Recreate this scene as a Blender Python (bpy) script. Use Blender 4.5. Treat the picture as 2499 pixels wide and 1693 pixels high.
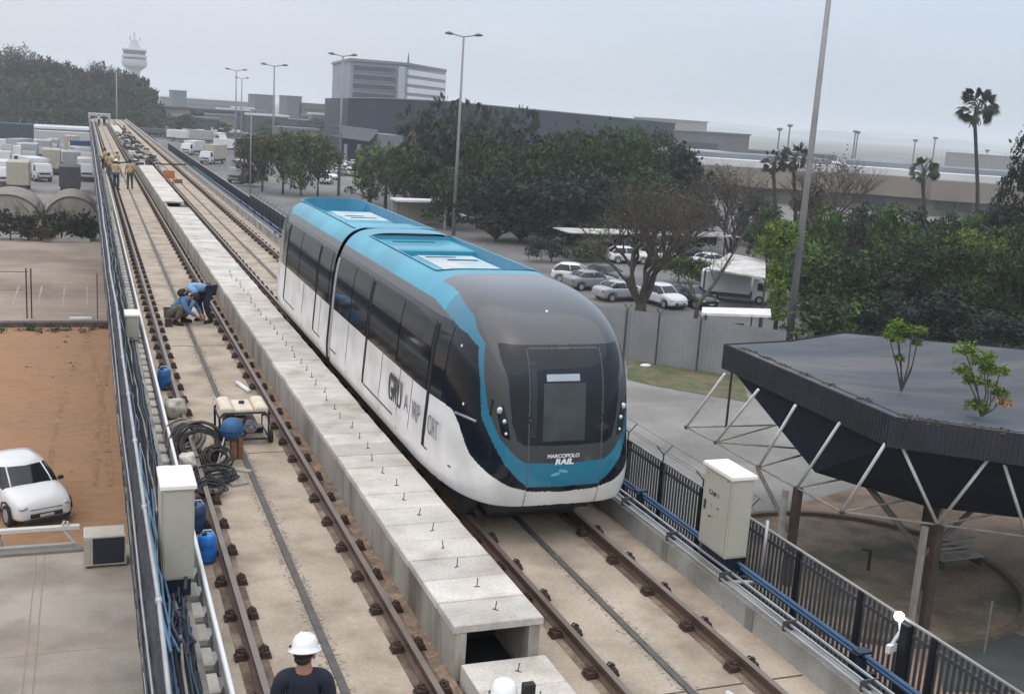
import bpy, math, random
import numpy as np
from mathutils import Vector, Matrix
random.seed(7)
PI = math.pi
for o in list(bpy.data.objects): bpy.data.objects.remove(o)
SC = bpy.context.scene
COL = SC.collection

# ------------------------------------------------------------------ camera
IW, IH, FPX, CH = 2499.0, 1693.0, 2709.0, 5.6          # photo size, focal length in px, camera height over rail top
def _n(v): return v / np.linalg.norm(v)
Vv = _n(np.array([208 - IW / 2, 214 - IH / 2, FPX]))
Dv = np.array([-850., 13000., FPX]); Dv = _n(Dv - Dv.dot(Vv) * Vv)
Uv = -Dv
Xv = np.cross(Vv, Uv)
if Xv[0] < 0: Xv = -Xv
RM = np.array([Xv, Vv, Uv])                             # camera-frame (x right, y down, z forward) -> world
cam = bpy.data.objects.new("camera", bpy.data.cameras.new("camera"))
COL.objects.link(cam)
r_, u_, b_ = RM @ np.array([1., 0, 0]), RM @ np.array([0, -1., 0]), RM @ np.array([0, 0, -1.])
cam.matrix_world = Matrix(((r_[0], u_[0], b_[0], 0), (r_[1], u_[1], b_[1], 0), (r_[2], u_[2], b_[2], CH), (0, 0, 0, 1)))
cam.data.sensor_width = 36; cam.data.lens = 36 * FPX / IW
cam.data.clip_start = 0.1; cam.data.clip_end = 20000
SC.camera = cam; CAMR = np.array(r_)
GZ = -7.0                                               # street level below the guideway
def gp(x, y, z=GZ):
    """point at height z seen at photo position x, y: used once to survey where things stand"""
    d = RM @ np.array([x - IW / 2, y - IH / 2, FPX]); return d * ((z - CH) / d[2]) + np.array([0, 0, CH])
def hz(x, y, Y):
    """height of something standing at distance Y and seen at photo row y"""
    d = RM @ np.array([x - IW / 2, y - IH / 2, FPX]); return CH + d[2] * Y / d[1]
def py(x, y, Y):
    d = RM @ np.array([x - IW / 2, y - IH / 2, FPX]); return d * (Y / d[1]) + np.array([0, 0, CH])

# ------------------------------------------------------------------ world, sun, exposure
SUN_EL, SUN_AZ = math.radians(76), math.radians(215)
w = bpy.data.worlds.new("World"); SC.world = w; w.use_nodes = True
nt = w.node_tree; nt.nodes.clear()
N = nt.nodes.new; Lk = nt.links.new
out = N('ShaderNodeOutputWorld')
sky = N('ShaderNodeTexSky'); sky.sky_type = 'NISHITA'; sky.sun_disc = False
sky.sun_elevation = SUN_EL; sky.sun_rotation = SUN_AZ; sky.dust_density = 4; sky.air_density = 1.2
bg1 = N('ShaderNodeBackground'); bg1.inputs[1].default_value = 0.05
Lk(sky.outputs[0], bg1.inputs[0])
tc = N('ShaderNodeTexCoord'); sep = N('ShaderNodeSeparateXYZ'); Lk(tc.outputs['Generated'], sep.inputs[0])
el = N('ShaderNodeValToRGB'); Lk(sep.outputs[2], el.inputs[0])
e = el.color_ramp.elements
e[0].position = 0.0; e[0].color = (.60, .64, .70, 1)
e[1].position = 1.0; e[1].color = (1.15, 1.17, 1.22, 1)
x_ = e.new(0.10); x_.color = (.585, .615, .69, 1)
x_ = e.new(0.30); x_.color = (.82, .86, .94, 1)
# slow cloud unevenness and a cooler right-hand side
mp = N('ShaderNodeMapping'); mp.inputs['Scale'].default_value = (1.2, 1.2, 5); Lk(tc.outputs['Generated'], mp.inputs[0])
nz = N('ShaderNodeTexNoise'); nz.inputs['Scale'].default_value = 1.3; nz.inputs['Detail'].default_value = 5; Lk(mp.outputs[0], nz.inputs[0])
rr = N('ShaderNodeMapRange'); rr.inputs[1].default_value = .3; rr.inputs[2].default_value = .7; rr.inputs[3].default_value = .88; rr.inputs[4].default_value = 1.10; Lk(nz.outputs[0], rr.inputs[0])
side = N('ShaderNodeMapRange'); side.inputs[1].default_value = -.1; side.inputs[2].default_value = .75; Lk(sep.outputs[0], side.inputs[0])
cm = N('ShaderNodeMixRGB'); cm.inputs[1].default_value = (1.06, 1.03, 1.03, 1); cm.inputs[2].default_value = (.78, .88, .95, 1); Lk(side.outputs[0], cm.inputs[0])
m1 = N('ShaderNodeMixRGB'); m1.blend_type = 'MULTIPLY'; m1.inputs[0].default_value = 1; Lk(el.outputs[0], m1.inputs[1]); Lk(cm.outputs[0], m1.inputs[2])
m2 = N('ShaderNodeMixRGB'); m2.blend_type = 'MULTIPLY'; m2.inputs[0].default_value = 1; Lk(m1.outputs[0], m2.inputs[1]); Lk(rr.outputs[0], m2.inputs[2])
bg2 = N('ShaderNodeBackground'); bg2.inputs[1].default_value = 1.02; Lk(m2.outputs[0], bg2.inputs[0])
add = N('ShaderNodeAddShader'); Lk(bg1.outputs[0], add.inputs[0]); Lk(bg2.outputs[0], add.inputs[1]); Lk(add.outputs[0], out.inputs[0])
sd = bpy.data.lights.new("sun", 'SUN'); sd.energy = 1.3; sd.angle = math.radians(110); sd.color = (1, .96, .9)
sun = bpy.data.objects.new("sun", sd); COL.objects.link(sun)
sdir = Vector((math.sin(SUN_AZ) * math.cos(SUN_EL), math.cos(SUN_AZ) * math.cos(SUN_EL), math.sin(SUN_EL)))
sun.rotation_euler = sdir.to_track_quat('Z', 'Y').to_euler()
SC.view_settings.view_transform = 'Standard'; SC.view_settings.look = 'None'
SC.view_settings.exposure = -0.06; SC.view_settings.gamma = 1
SC.render.engine = 'CYCLES'
SC.cycles.volume_bounces = 1; SC.cycles.volume_max_steps = 32; SC.cycles.max_bounces = 5; SC.cycles.transparent_max_bounces = 12

# ------------------------------------------------------------------ materials
MATS = {}
def mat(name, col, rough=.75, metal=0., var=.12, scale=3., fine=.0, fscale=40., bump=.0, bscale=30., col2=None, m2scale=.6, m2lo=.45, m2hi=.62,
        stretch=None, coat=0., spec=.5, island=0., orand=0., coatr=.06):
    if name in MATS: return MATS[name]
    m = bpy.data.materials.new(name); m.use_nodes = True
    nt = m.node_tree; n = nt.nodes; l = nt.links; p = n['Principled BSDF']
    p.inputs['Roughness'].default_value = rough; p.inputs['Metallic'].default_value = metal
    p.inputs['Specular IOR Level'].default_value = spec
    if coat: p.inputs['Coat Weight'].default_value = coat; p.inputs['Coat Roughness'].default_value = coatr
    geo = n.new('ShaderNodeNewGeometry')
    vec = geo.outputs['Position']
    if stretch:
        mpn = n.new('ShaderNodeMapping'); mpn.inputs['Scale'].default_value = stretch; l.new(vec, mpn.inputs[0]); vec = mpn.outputs[0]
    def noise(s, det=4):
        t = n.new('ShaderNodeTexNoise'); t.inputs['Scale'].default_value = s; t.inputs['Detail'].default_value = det; l.new(vec, t.inputs[0]); return t.outputs[0]
    def rng(src, lo, hi, a=.3, b=.7):
        t = n.new('ShaderNodeMapRange'); t.inputs[1].default_value = a; t.inputs[2].default_value = b; t.inputs[3].default_value = lo; t.inputs[4].default_value = hi; l.new(src, t.inputs[0]); return t.outputs[0]
    def mul(a, b):
        t = n.new('ShaderNodeMixRGB'); t.blend_type = 'MULTIPLY'; t.inputs[0].default_value = 1
        if isinstance(a, tuple): t.inputs[1].default_value = a
        else: l.new(a, t.inputs[1])
        l.new(b, t.inputs[2]); return t.outputs[0]
    c = (*col, 1)
    if col2:
        t = n.new('ShaderNodeMixRGB'); t.inputs[1].default_value = c; t.inputs[2].default_value = (*col2, 1)
        l.new(rng(noise(m2scale, 6), 0, 1, m2lo, m2hi), t.inputs[0]); c = t.outputs[0]
    if var: c = mul(c, rng(noise(scale), 1 - var, 1 + var))
    if fine: c = mul(c, rng(noise(fscale, 2), 1 - fine, 1 + fine))
    if island: c = mul(c, rng(geo.outputs['Random Per Island'], 1 - island, 1 + island, 0, 1))
    if orand:
        oi = n.new('ShaderNodeObjectInfo'); c = mul(c, rng(oi.outputs['Random'], 1 - orand, 1 + orand, 0, 1))
    if isinstance(c, tuple): p.inputs['Base Color'].default_value = c
    else: l.new(c, p.inputs['Base Color'])
    if bump:
        b = n.new('ShaderNodeBump'); b.inputs['Strength'].default_value = bump; b.inputs['Distance'].default_value = .02
        l.new(noise(bscale, 3), b.inputs['Height']); l.new(b.outputs[0], p.inputs['Normal'])
    MATS[name] = m; return m

def C(h):  # photo sRGB hex -> linear
    v = [int(h[i:i + 2], 16) / 255 for i in (0, 2, 4)]
    return tuple((a / 12.92 if a < .04045 else ((a + .055) / 1.055) ** 2.4) for a in v)

conc = mat('beige_concrete', (.375, .315, .245), .85, var=.16, scale=1.1, fine=.10, fscale=25, bump=.25, bscale=50, col2=(.20, .155, .115), m2scale=1.5, m2lo=.46, m2hi=.78)
conc_lid = mat('pale_concrete', (.50, .475, .43), .8, var=.13, scale=2.2, fine=.12, fscale=30, bump=.25, bscale=60, col2=(.38, .34, .29), m2scale=1.7, m2lo=.5, m2hi=.7, orand=.13)
conc_wall = mat('stained_concrete', (.34, .315, .27), .85, var=.18, scale=1.5, fine=.12, fscale=25, bump=.3, bscale=40, col2=(.16, .13, .10), m2scale=1.6, m2lo=.5, m2hi=.68, stretch=(1, 1, .25))
conc_grey = mat('grey_concrete', (.33, .325, .305), .85, var=.15, scale=1.5, fine=.1, fscale=30, bump=.2, bscale=50, col2=(.2, .19, .175), m2scale=1.1)
conc_roof = mat('roof_concrete', (.36, .325, .28), .9, var=.12, scale=.8, fine=.08, fscale=18, bump=.2, bscale=30, col2=(.27, .235, .2), m2scale=.7)
asphalt = mat('asphalt', (.105, .102, .102), .9, var=.18, scale=.15, fine=.1, fscale=4, col2=(.165, .16, .155), m2scale=.06, m2lo=.42, m2hi=.6)
yardc = mat('yard_concrete', (.29, .235, .19), .9, var=.15, scale=.3, fine=.08, fscale=6, col2=(.20, .155, .125), m2scale=.18, m2lo=.45, m2hi=.6)
dirt = mat('red_dirt', (.335, .190, .098), .95, var=.12, scale=.35, fine=.10, fscale=3, bump=.4, bscale=4, col2=(.265, .155, .085), m2scale=.35, m2lo=.40, m2hi=.62, stretch=(.7, 1.2, 1))
dirt2 = mat('brown_dirt', (.25, .175, .125), .95, var=.2, scale=.8, fine=.15, fscale=8, bump=.4, bscale=9, col2=(.13, .10, .07), m2scale=.5)
rail_m = mat('rusty_rail', (.085, .052, .036), .6, var=.25, scale=4, fine=.2, fscale=40)
railtop = mat('worn_rail_head', (.20, .165, .14), .42, metal=.4, var=.15, scale=3)
rust = mat('dark_rust', (.045, .024, .016), .7, var=.3, scale=12, fine=.3, fscale=60)
black = mat('black_paint', (.012, .013, .016), .5, var=.1)
dark = mat('dark_grey_metal', (.05, .052, .06), .5, var=.2)
navy = mat('navy_steel', (.010, .017, .034), .45, var=.25, scale=3)
galv = mat('galvanised_steel', (.42, .43, .44), .42, metal=.55, var=.12, scale=4)
white_m = mat('white_painted_metal', (.72, .73, .74), .4, var=.06, scale=2)
cabinet_m = mat('cream_cabinet_paint', (.40, .39, .325), .45, var=.05, scale=2, spec=.4)
cabtop_m = mat('cabinet_lid_paint', (.80, .77, .70), .5, var=.04)
blue_pipe = mat('blue_pipe_paint', (.022, .075, .16), .4, var=.25, scale=3)
blue_drum = mat('blue_plastic', (.012, .10, .30), .35, var=.12)
mesh_m = mat('black_netting', (.034, .037, .046), .9, var=.35, scale=4, fine=.4, fscale=30, stretch=(1, .25, 1), bump=.6, bscale=18)
pole_m = mat('pole_grey', (.24, .24, .245), .55, metal=.2, var=.12, scale=1)
glass_m = mat('dark_glass', (.008, .012, .018), .07, var=0, spec=.4)
rubber = mat('rubber', (.018, .018, .019), .85, var=.1)
skin_m = mat('skin', (.28, .15, .095), .6, var=.05)
hair_m = mat('dark_hair', (.018, .013, .011), .8, var=.2, scale=30)
wood = mat('brown_wood', (.20, .10, .05), .8, var=.25, scale=8)

# ------------------------------------------------------------------ mesh helpers
WORLD = set()
def setp(o, parent):
    if not parent: return
    o.parent = parent
    if parent.name in WORLD: o.matrix_parent_inverse = Matrix.Translation(parent.location).inverted()
class MB:
    def __init__(s): s.v = []; s.f = []; s.mi = []
    def add(s, vs, fs, mi=0):
        n = len(s.v); s.v += [tuple(map(float, q)) for q in vs]; s.f += [tuple(i + n for i in q) for q in fs]; s.mi += [mi] * len(fs); return s
    def box(s, x0, x1, y0, y1, z0, z1, mi=0, rz=0, c=None, ch=0):
        vs = [(x0, y0, z0), (x1, y0, z0), (x1, y1, z0), (x0, y1, z0), (x0, y0, z1), (x1, y0, z1), (x1, y1, z1), (x0, y1, z1)]
        if ch:
            vs = [(x0, y0, z0), (x1, y0, z0), (x1, y1, z0), (x0, y1, z0), (x0, y0, z1 - ch), (x1, y0, z1 - ch), (x1, y1, z1 - ch), (x0, y1, z1 - ch),
                  (x0 + ch, y0 + ch, z1), (x1 - ch, y0 + ch, z1), (x1 - ch, y1 - ch, z1), (x0 + ch, y1 - ch, z1)]
            fs = [(3, 2, 1, 0), (0, 1, 5, 4), (1, 2, 6, 5), (2, 3, 7, 6), (3, 0, 4, 7), (4, 5, 9, 8), (5, 6, 10, 9), (6, 7, 11, 10), (7, 4, 8, 11), (8, 9, 10, 11)]
        else: fs = [(3, 2, 1, 0), (4, 5, 6, 7), (0, 1, 5, 4), (1, 2, 6, 5), (2, 3, 7, 6), (3, 0, 4, 7)]
        if rz:
            cx, cy = c if c else ((x0 + x1) / 2, (y0 + y1) / 2); ca, sa = math.cos(rz), math.sin(rz)
            vs = [(cx + (x - cx) * ca - (y - cy) * sa, cy + (x - cx) * sa + (y - cy) * ca, z) for x, y, z in vs]
        return s.add(vs, fs, mi)
    def tube(s, pts, r, n=8, mi=0, caps=True, r2=None):
        pts = [Vector(p) for p in pts]; m = len(pts); ring = []; vs = []
        up = Vector((0, 0, 1)); prev = None
        for i, p in enumerate(pts):
            d = (pts[min(i + 1, m - 1)] - pts[max(i - 1, 0)])
            if d.length < 1e-9: d = Vector((0, 0, 1))
            d.normalize()
            if prev is None:
                a = d.cross(up) if abs(d.z) < .95 else d.cross(Vector((1, 0, 0)))
            else: a = prev - d * prev.dot(d)
            if a.length < 1e-6: a = d.orthogonal()
            a.normalize(); b = d.cross(a); prev = a
            rr = (r[i] if isinstance(r, (list, tuple)) else (r if r2 is None else r + (r2 - r) * i / (m - 1)))
            for k in range(n):
                t = 2 * PI * k / n; vs.append(p + a * (rr * math.cos(t)) + b * (rr * math.sin(t)))
        fs = [(i * n + k, i * n + (k + 1) % n, (i + 1) * n + (k + 1) % n, (i + 1) * n + k) for i in range(m - 1) for k in range(n)]
        if caps: fs += [tuple(reversed(range(n))), tuple((m - 1) * n + k for k in range(n))]
        return s.add(vs, fs, mi)
    def lathe(s, prof, c=(0, 0, 0), n=16, mi=0, sx=1, sy=1):
        vs = []; 
        for r, z in prof:
            for k in range(n): t = 2 * PI * k / n; vs.append((c[0] + r * sx * math.cos(t), c[1] + r * sy * math.sin(t), c[2] + z))
        m = len(prof)
        fs = [(i * n + k, i * n + (k + 1) % n, (i + 1) * n + (k + 1) % n, (i + 1) * n + k) for i in range(m - 1) for k in range(n)]
        fs += [tuple(reversed(range(n))), tuple((m - 1) * n + k for k in range(n))]
        return s.add(vs, fs, mi)
    def prism(s, poly, z0, z1, mi=0):
        n = len(poly); vs = [(x, y, z0) for x, y in poly] + [(x, y, z1) for x, y in poly]
        fs = [tuple(reversed(range(n))), tuple(range(n, 2 * n))] + [(i, (i + 1) % n, n + (i + 1) % n, n + i) for i in range(n)]
        return s.add(vs, fs, mi)
    def sheet(s, poly, z, mi=0): return s.add([(p[0], p[1], z) for p in poly], [tuple(range(len(poly)))], mi)
    def ell(s, c, r, n=12, m=8, mi=0):
        prof = [(math.sin(PI * i / m), -math.cos(PI * i / m)) for i in range(m + 1)]; vs = []
        for a, z in prof:
            a = max(a, .02)
            for k in range(n): t = 2 * PI * k / n; vs.append((c[0] + r[0] * a * math.cos(t), c[1] + r[1] * a * math.sin(t), c[2] + r[2] * z))
        fs = [(i * n + k, i * n + (k + 1) % n, (i + 1) * n + (k + 1) % n, (i + 1) * n + k) for i in range(m) for k in range(n)]
        fs += [tuple(reversed(range(n))), tuple(m * n + k for k in range(n))]
        return s.add(vs, fs, mi)
    def build(s, name, mats, parent=None, smooth=False, bevel=0):
        me = bpy.data.meshes.new(name); me.from_pydata(s.v, [], s.f)
        if not isinstance(mats, (list, tuple)): mats = [mats]
        for m in mats: me.materials.append(m)
        if len(mats) > 1: me.polygons.foreach_set('material_index', s.mi)
        if smooth: me.polygons.foreach_set('use_smooth', [True] * len(me.polygons))
        me.update()
        o = bpy.data.objects.new(name, me); COL.objects.link(o)
        setp(o, parent)
        if smooth and smooth != True:
            me.set_sharp_from_angle(angle=math.radians(smooth))
        if bevel:
            b = o.modifiers.new('b', 'BEVEL'); b.width = bevel; b.segments = 2; b.limit_method = 'ANGLE'
        return o

def tag(o, label=None, cat=None, group=None, kind=None):
    if label: o['label'] = label
    if cat: o['category'] = cat
    if group: o['group'] = group
    if kind: o['kind'] = kind
    return o
def thing(name, label, cat, loc=(0, 0, 0), rz=0, group=None):
    o = bpy.data.objects.new(name, None); COL.objects.link(o); o.location = tuple(map(float, loc)); o.rotation_euler = (0, 0, rz)
    o.empty_display_size = .2
    return tag(o, label, cat, group)
def wthing(*a, **k):
    o = thing(*a, **k); WORLD.add(o.name); return o
def dup(root, loc, rz=0, label=None, group=None, sc=None):
    r = root.copy(); COL.objects.link(r); r.location = tuple(map(float, loc)); r.rotation_euler = (0, 0, rz)
    if sc: r.scale = (sc, sc, sc) if not isinstance(sc, tuple) else sc
    if label: r['label'] = label
    if group: r['group'] = group
    for c0 in list(root.children):
        c = c0.copy(); COL.objects.link(c); c.parent = r
        for g0 in list(c0.children):
            g = g0.copy(); COL.objects.link(g); g.parent = c
    return r
def struct(o): o['kind'] = 'structure'; return o
def text(name, s, size, m, mw, parent=None, depth=.002, bold=0, sx=1, shear=0):
    cu = bpy.data.curves.new(name, 'FONT'); cu.body = s; cu.size = size; cu.extrude = depth; cu.offset = bold; cu.shear = shear
    cu.align_x = 'CENTER'; cu.align_y = 'CENTER'
    t = bpy.data.objects.new(name, cu); COL.objects.link(t)
    dg = bpy.context.evaluated_depsgraph_get(); me = bpy.data.meshes.new_from_object(t.evaluated_get(dg))
    bpy.data.objects.remove(t); me.materials.clear(); me.materials.append(m)
    o = bpy.data.objects.new(name, me); COL.objects.link(o); o.matrix_world = mw @ Matrix.Diagonal((sx, 1, 1, 1))
    setp(o, parent)
    return o

# ================================================================== SETTING: ground
def G2(*pts, z=GZ): return [tuple(gp(x, y, z)[:2]) for x, y in pts]
struct(MB().sheet([(-4000, -60), (6000, -60), (6000, 9000), (-4000, 9000)], GZ).build('ground', mat('far_ground', (.16, .155, .14), .95, var=.25, scale=.02, fine=.15, fscale=.3, col2=(.10, .12, .08), m2scale=.008)))
struct(MB().sheet([(-60, 96), (7, 96), (7, 330), (-60, 330)], GZ + .02).build('truck_yard', mat('pale_asphalt', (.23, .225, .22), .9, var=.12, scale=.12, fine=.08, fscale=2, col2=(.18, .175, .17), m2scale=.1)))
struct(MB().sheet([(8.6, 20), (200, 20), (200, 330), (8.6, 330)], GZ + .02).build('parking_lot_asphalt', asphalt))
struct(MB().sheet([(-40, 63.3), (6, 63.3), (6, 99), (-40, 99)], GZ + .04).build('concrete_yard', yardc))
struct(MB().sheet([(-40, 27), (6, 27), (6, 63.3), (-40, 63.3)], GZ + .03).build('dirt_lot', dirt))
b = MB(); rnd = random.Random(17)
for kz, (x0, cur, off) in enumerate(((-1.3, .0022, 0), (-1.3, .0022, 1.45), (-4.6, -.0030, 0), (-4.6, -.0030, 1.5), (.6, -.0012, 0), (.6, -.0012, 1.4))):
    L_ = []; 
    for i in range(44):
        y = 36.5 + i * .6; x = x0 + off + cur * (y - 36) ** 2; w_ = .10 + rnd.uniform(-.035, .035); L_.append((x - w_, x + w_, y))
    for i in range(43):
        if rnd.random() < .12: continue
        a, c = L_[i], L_[i + 1]; zz = GZ + .034 + kz * .0025; b.add([(a[0], a[2], zz), (a[1], a[2], zz), (c[1], c[2], zz), (c[0], c[2], zz)], [(0, 1, 2, 3)])
struct(b.build('tyre_tracks', mat('track_dirt', (.275, .158, .085), .95, var=.25, scale=2, fine=.2, fscale=12)))
# painted bay lines in the yard
b = MB()
for i in range(6): b.box(-5.5 + i * 1.35, -5.4 + i * 1.35, 69, 76, GZ + .045, GZ + .05)
b.box(-9, 2, 72.4, 72.55, GZ + .045, GZ + .05); b.box(-9, 2, 82, 82.15, GZ + .045, GZ + .05); b.box(-9, 2, 66.6, 66.8, GZ + .045, GZ + .05)
struct(b.build('yard_painted_lines', mat('faded_white_paint', (.33, .285, .24), .9, var=.3, scale=2)))
b = MB(); b.box(-40, 6, 62.7, 63.3, GZ, GZ + .28); struct(b.build('yard_kerb', mat('dark_kerb', (.085, .07, .06), .9, var=.4, scale=2, fine=.3, fscale=8)))
b = MB(); b.box(-3.5, 0.2, 98.6, 98.9, GZ + .05, GZ + .30); struct(b.build('pale_kerb', mat('kerb_white', (.42, .41, .38), .9)))
# road and verge on the right
road = MB().sheet([(8.6, 18), (20, 18), (30.5, 40), (30, 47.5), (22, 54), (10.5, 62), (8.6, 70)], GZ + .05)
struct(road.build('road', mat('road_surface', (.225, .22, .205), .9, var=.15, scale=.35, fine=.1, fscale=8, col2=(.17, .165, .155), m2scale=.2)))
gr = [tuple(gp(x, y)[:2]) for x, y in ((1530, 872), (1660, 890), (1800, 912), (1830, 985), (1700, 962), (1600, 945), (1530, 928))]
struct(MB().sheet(gr, GZ + .07).build('grass_verge', mat('verge_green', (.085, .095, .04), .95, var=.3, scale=1.2, fine=.3, fscale=10, col2=(.14, .11, .07), m2scale=.8)))
# bare earth and the round kerbed bed under the space frame canopy
earth = [(16, 12), (40, 12), (40, 30), (27, 32), (21.5, 30), (17.5, 24)]
struct(MB().sheet(earth, GZ + .06).build('bare_earth_ground', dirt2))
rc = gp(2080, 1400); R0 = 4.6
b = MB(); n = 56
for i in range(n):
    a0, a1 = 2 * PI * i / n, 2 * PI * (i + 1) / n
    q = [(rc[0] + R0 * k * math.cos(a), rc[1] + R0 * 1.0 * k * math.sin(a)) for k, a in ((1, a0), (1.04, a0), (1.04, a1), (1, a1))]
    b.prism(q, GZ, GZ + .22)
struct(b.build('round_bed_kerb', mat('kerb_brown', (.12, .09, .065), .9, var=.2)))
struct(MB().sheet([(rc[0] + R0 * math.cos(2 * PI * i / n), rc[1] + R0 * math.sin(2 * PI * i / n)) for i in range(n)], GZ + .10).build('round_bed_earth', mat('bed_earth', (.20, .155, .11), .95, var=.25, scale=1.0, fine=.2, fscale=9, col2=(.085, .08, .055), m2scale=.6)))
b = MB()
for (p, q) in (((24.6, 17.0), (30, 23)), ((24.0, 19.5), (31, 27.5))):
    d = Vector((q[0] - p[0], q[1] - p[1])).normalized(); nn = Vector((-d.y, d.x)) * .16
    b.prism([(p[0] + nn.x, p[1] + nn.y), (p[0] - nn.x, p[1] - nn.y), (q[0] - nn.x, q[1] - nn.y), (q[0] + nn.x, q[1] + nn.y)], GZ, GZ + .25)
struct(b.build('earth_kerb', mat('kerb_red_brown', (.11, .07, .045), .9, var=.3, scale=3)))

# ================================================================== SETTING: guideway
XL, XR = 2.385, 5.835            # track centre lines
GY0, GY1 = -6, 236
SLZ = -.15
deck = MB()
deck.box(1.28, 3.46, GY0, GY1, -.55, SLZ)            # left slab
deck.box(4.52, 7.24, GY0, GY1, -.55, SLZ)            # right slab
deck.box(3.46, 4.52, GY0, GY1, -.55, SLZ - .12)       # under the cable trough
deck.box(.60, 1.28, GY0, GY1, -.62, SLZ - .16)         # left walkway
deck.box(.62, 8.6, GY0, GY1, -1.0, -.62)
deck.box(1.4, 7.2, GY0, GY1, -2.3, -1.0)
struct(deck.build('guideway_deck', conc))
b = MB(); b.box(7.24, 8.6, GY0, GY1, -.62, -.60 + .02); struct(b.build('service_walkway', mat('dark_walkway', (.03, .032, .038), .9, var=.3, scale=3)))
# joints between the cast slabs
b = MB()
for k in range(24):
    for (x0, x1, off) in ((1.30, 3.44, 9.55), (4.54, 7.22, 9.15)):
        y = off + k * 8.4 ; b.box(x0, x1, y, y + .025, SLZ, SLZ + .003)
struct(b.build('slab_joints', mat('joint_brown', (.07, .045, .03), .9)))
# central slot over each track with rough grout on both sides
for xs, lab in ((XL - .03, 'left'), (XR - .02, 'right')):
    o = MB().box(xs - .042, xs + .042, GY0, GY1, SLZ, SLZ + .022).build('duct_slot', mat('slot_cover', (.085, .078, .07), .7, var=.2, scale=6, fine=.2, fscale=60)); struct(o)
    b = MB(); rnd = random.Random(3)
    y = 7.0
    while y < 46:
        for s in (-1, 1):
            for _ in range(2):
                if rnd.random() < .8:
                    x = xs + s * (.055 + abs(rnd.gauss(0, .035))); r = rnd.uniform(.004, .013)
                    b.box(x - r, x + r, y - r * 1.5, y + r * 1.5, SLZ, SLZ + r * .8, rz=rnd.random() * 3)
        y += rnd.uniform(.03, .07) * (1 if y < 20 else 2)
    tag(b.build('grout_crumbs', mat('grout', (.30, .27, .23), .9, var=.4, scale=50)), 'loose grey grout crumbs along the slot of the %s track' % lab, 'grout crumbs', kind='stuff')
# under-deck piers
for y in range(14, 240, 28):
    pr0 = MB().box(2.6, 6.0, y, y + 1.8, GZ, -2.9).box(1.6, 7.0, y - .2, y + 2, -2.9, -2.3)
    tag(pr0.build('guideway_pier', conc_grey), 'grey concrete pier under the guideway deck', 'pier', 'piers carrying the guideway')

# rails
def rail(x, lab):
    b = MB(); y0, y1 = GY0, GY1
    prof = [(-.065, 0), (.065, 0), (.065, .02), (.014, .04), (.014, .11), (.035, .12), (.035, .147)]
    prof = prof + [(-a, z) for a, z in reversed(prof[3:])] + [(-.065, .02)]
    b.add([(x + a, y0, SLZ + z) for a, z in prof] + [(x + a, y1, SLZ + z) for a, z in prof],
          [(i, (i + 1) % len(prof), len(prof) + (i + 1) % len(prof), len(prof) + i) for i in range(len(prof))] + [tuple(reversed(range(len(prof))))])
    b.box(x - .033, x + .033, y0, y1, SLZ + .146, SLZ + .151, mi=1)
    tag(b.build('rail', [rail_m, railtop]), lab, 'rail', 'running rails of the two tracks')
RX = [XL - .815, XL + .815, XR - .80, XR + .79]
for x, lab in zip(RX, ('rusty rail nearest the black netting on the left track', 'rusty rail of the empty track beside the concrete trough wall',
                       'rusty rail between the concrete trough and the train', 'rusty rail beside the low wall with the metal tray')): rail(x, lab)
# grout plinth strip beneath each rail
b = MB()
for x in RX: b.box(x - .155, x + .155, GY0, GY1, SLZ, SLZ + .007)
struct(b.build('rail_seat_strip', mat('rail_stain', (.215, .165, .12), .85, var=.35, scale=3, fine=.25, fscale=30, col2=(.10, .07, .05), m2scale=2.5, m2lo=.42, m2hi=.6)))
# fasteners: base plate, two shoulder blocks with bolts
def fastener_mesh():
    b = MB()
    b.box(-.19, .19, -.075, .075, .008, .03)
    for s in (-1, 1):
        b.box(s * .13 - .045, s * .13 + .045, -.07, .07, .03, .085, ch=.012)
        b.box(s * .085 - .03, s * .085 + .03, -.05, .05, .03, .06)
        b.tube([(s * .13, 0, .08), (s * .13, 0, .125)], .022, 6)
        b.tube([(s * .07, -.045, .07), (s * .12, -.06, .11), (s * .16, 0, .10), (s * .12, .06, .11), (s * .07, .045, .07)], .012, 5)
    return b
spots = []
for i, x in enumerate(RX):
    sp = (.945, .955, .95, 1.0)[i]; off = (10.93, 10.72, 9.69, 9.45)[i]
    y = off - 3 * sp
    while y < 200:
        spots.append((y, x)); y += sp
spots.sort()
near = [s for s in spots if s[0] < 24 or (s[1] != RX[3])][:300]
f0 = None
FL = 'dark rusty rail fastener clamping a rail to the beige slab'
for k, (y, x) in enumerate(near):
    if f0 is None: f0 = fastener_mesh().build('rail_fastener', rust); o = f0
    else: o = f0.copy(); COL.objects.link(o)
    o.location = (x, y, SLZ); tag(o, FL, 'rail fastener', 'rail fasteners along the tracks')
b = MB()
ns = set(near)
for (y, x) in spots:
    if (y, x) in ns: continue
    b.box(x - .18, x + .18, y - .075, y + .075, SLZ + .008, SLZ + .03)
    for s in (-1, 1): b.box(x + s * .13 - .05, x + s * .13 + .05, y - .07, y + .07, SLZ + .03, SLZ + .11)
tag(b.build('distant_rail_fasteners', rust), 'far rail fasteners merging into dark dotted lines along the rails', 'rail fasteners', kind='stuff')

# loose sand and stains beside the trough
b = MB().box(3.30, 3.50, 6, 34, SLZ, SLZ + .006); struct(b.build('sand_strip', mat('sand', (.23, .165, .12), .95, var=.4, scale=6, fine=.3, fscale=30)))

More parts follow.
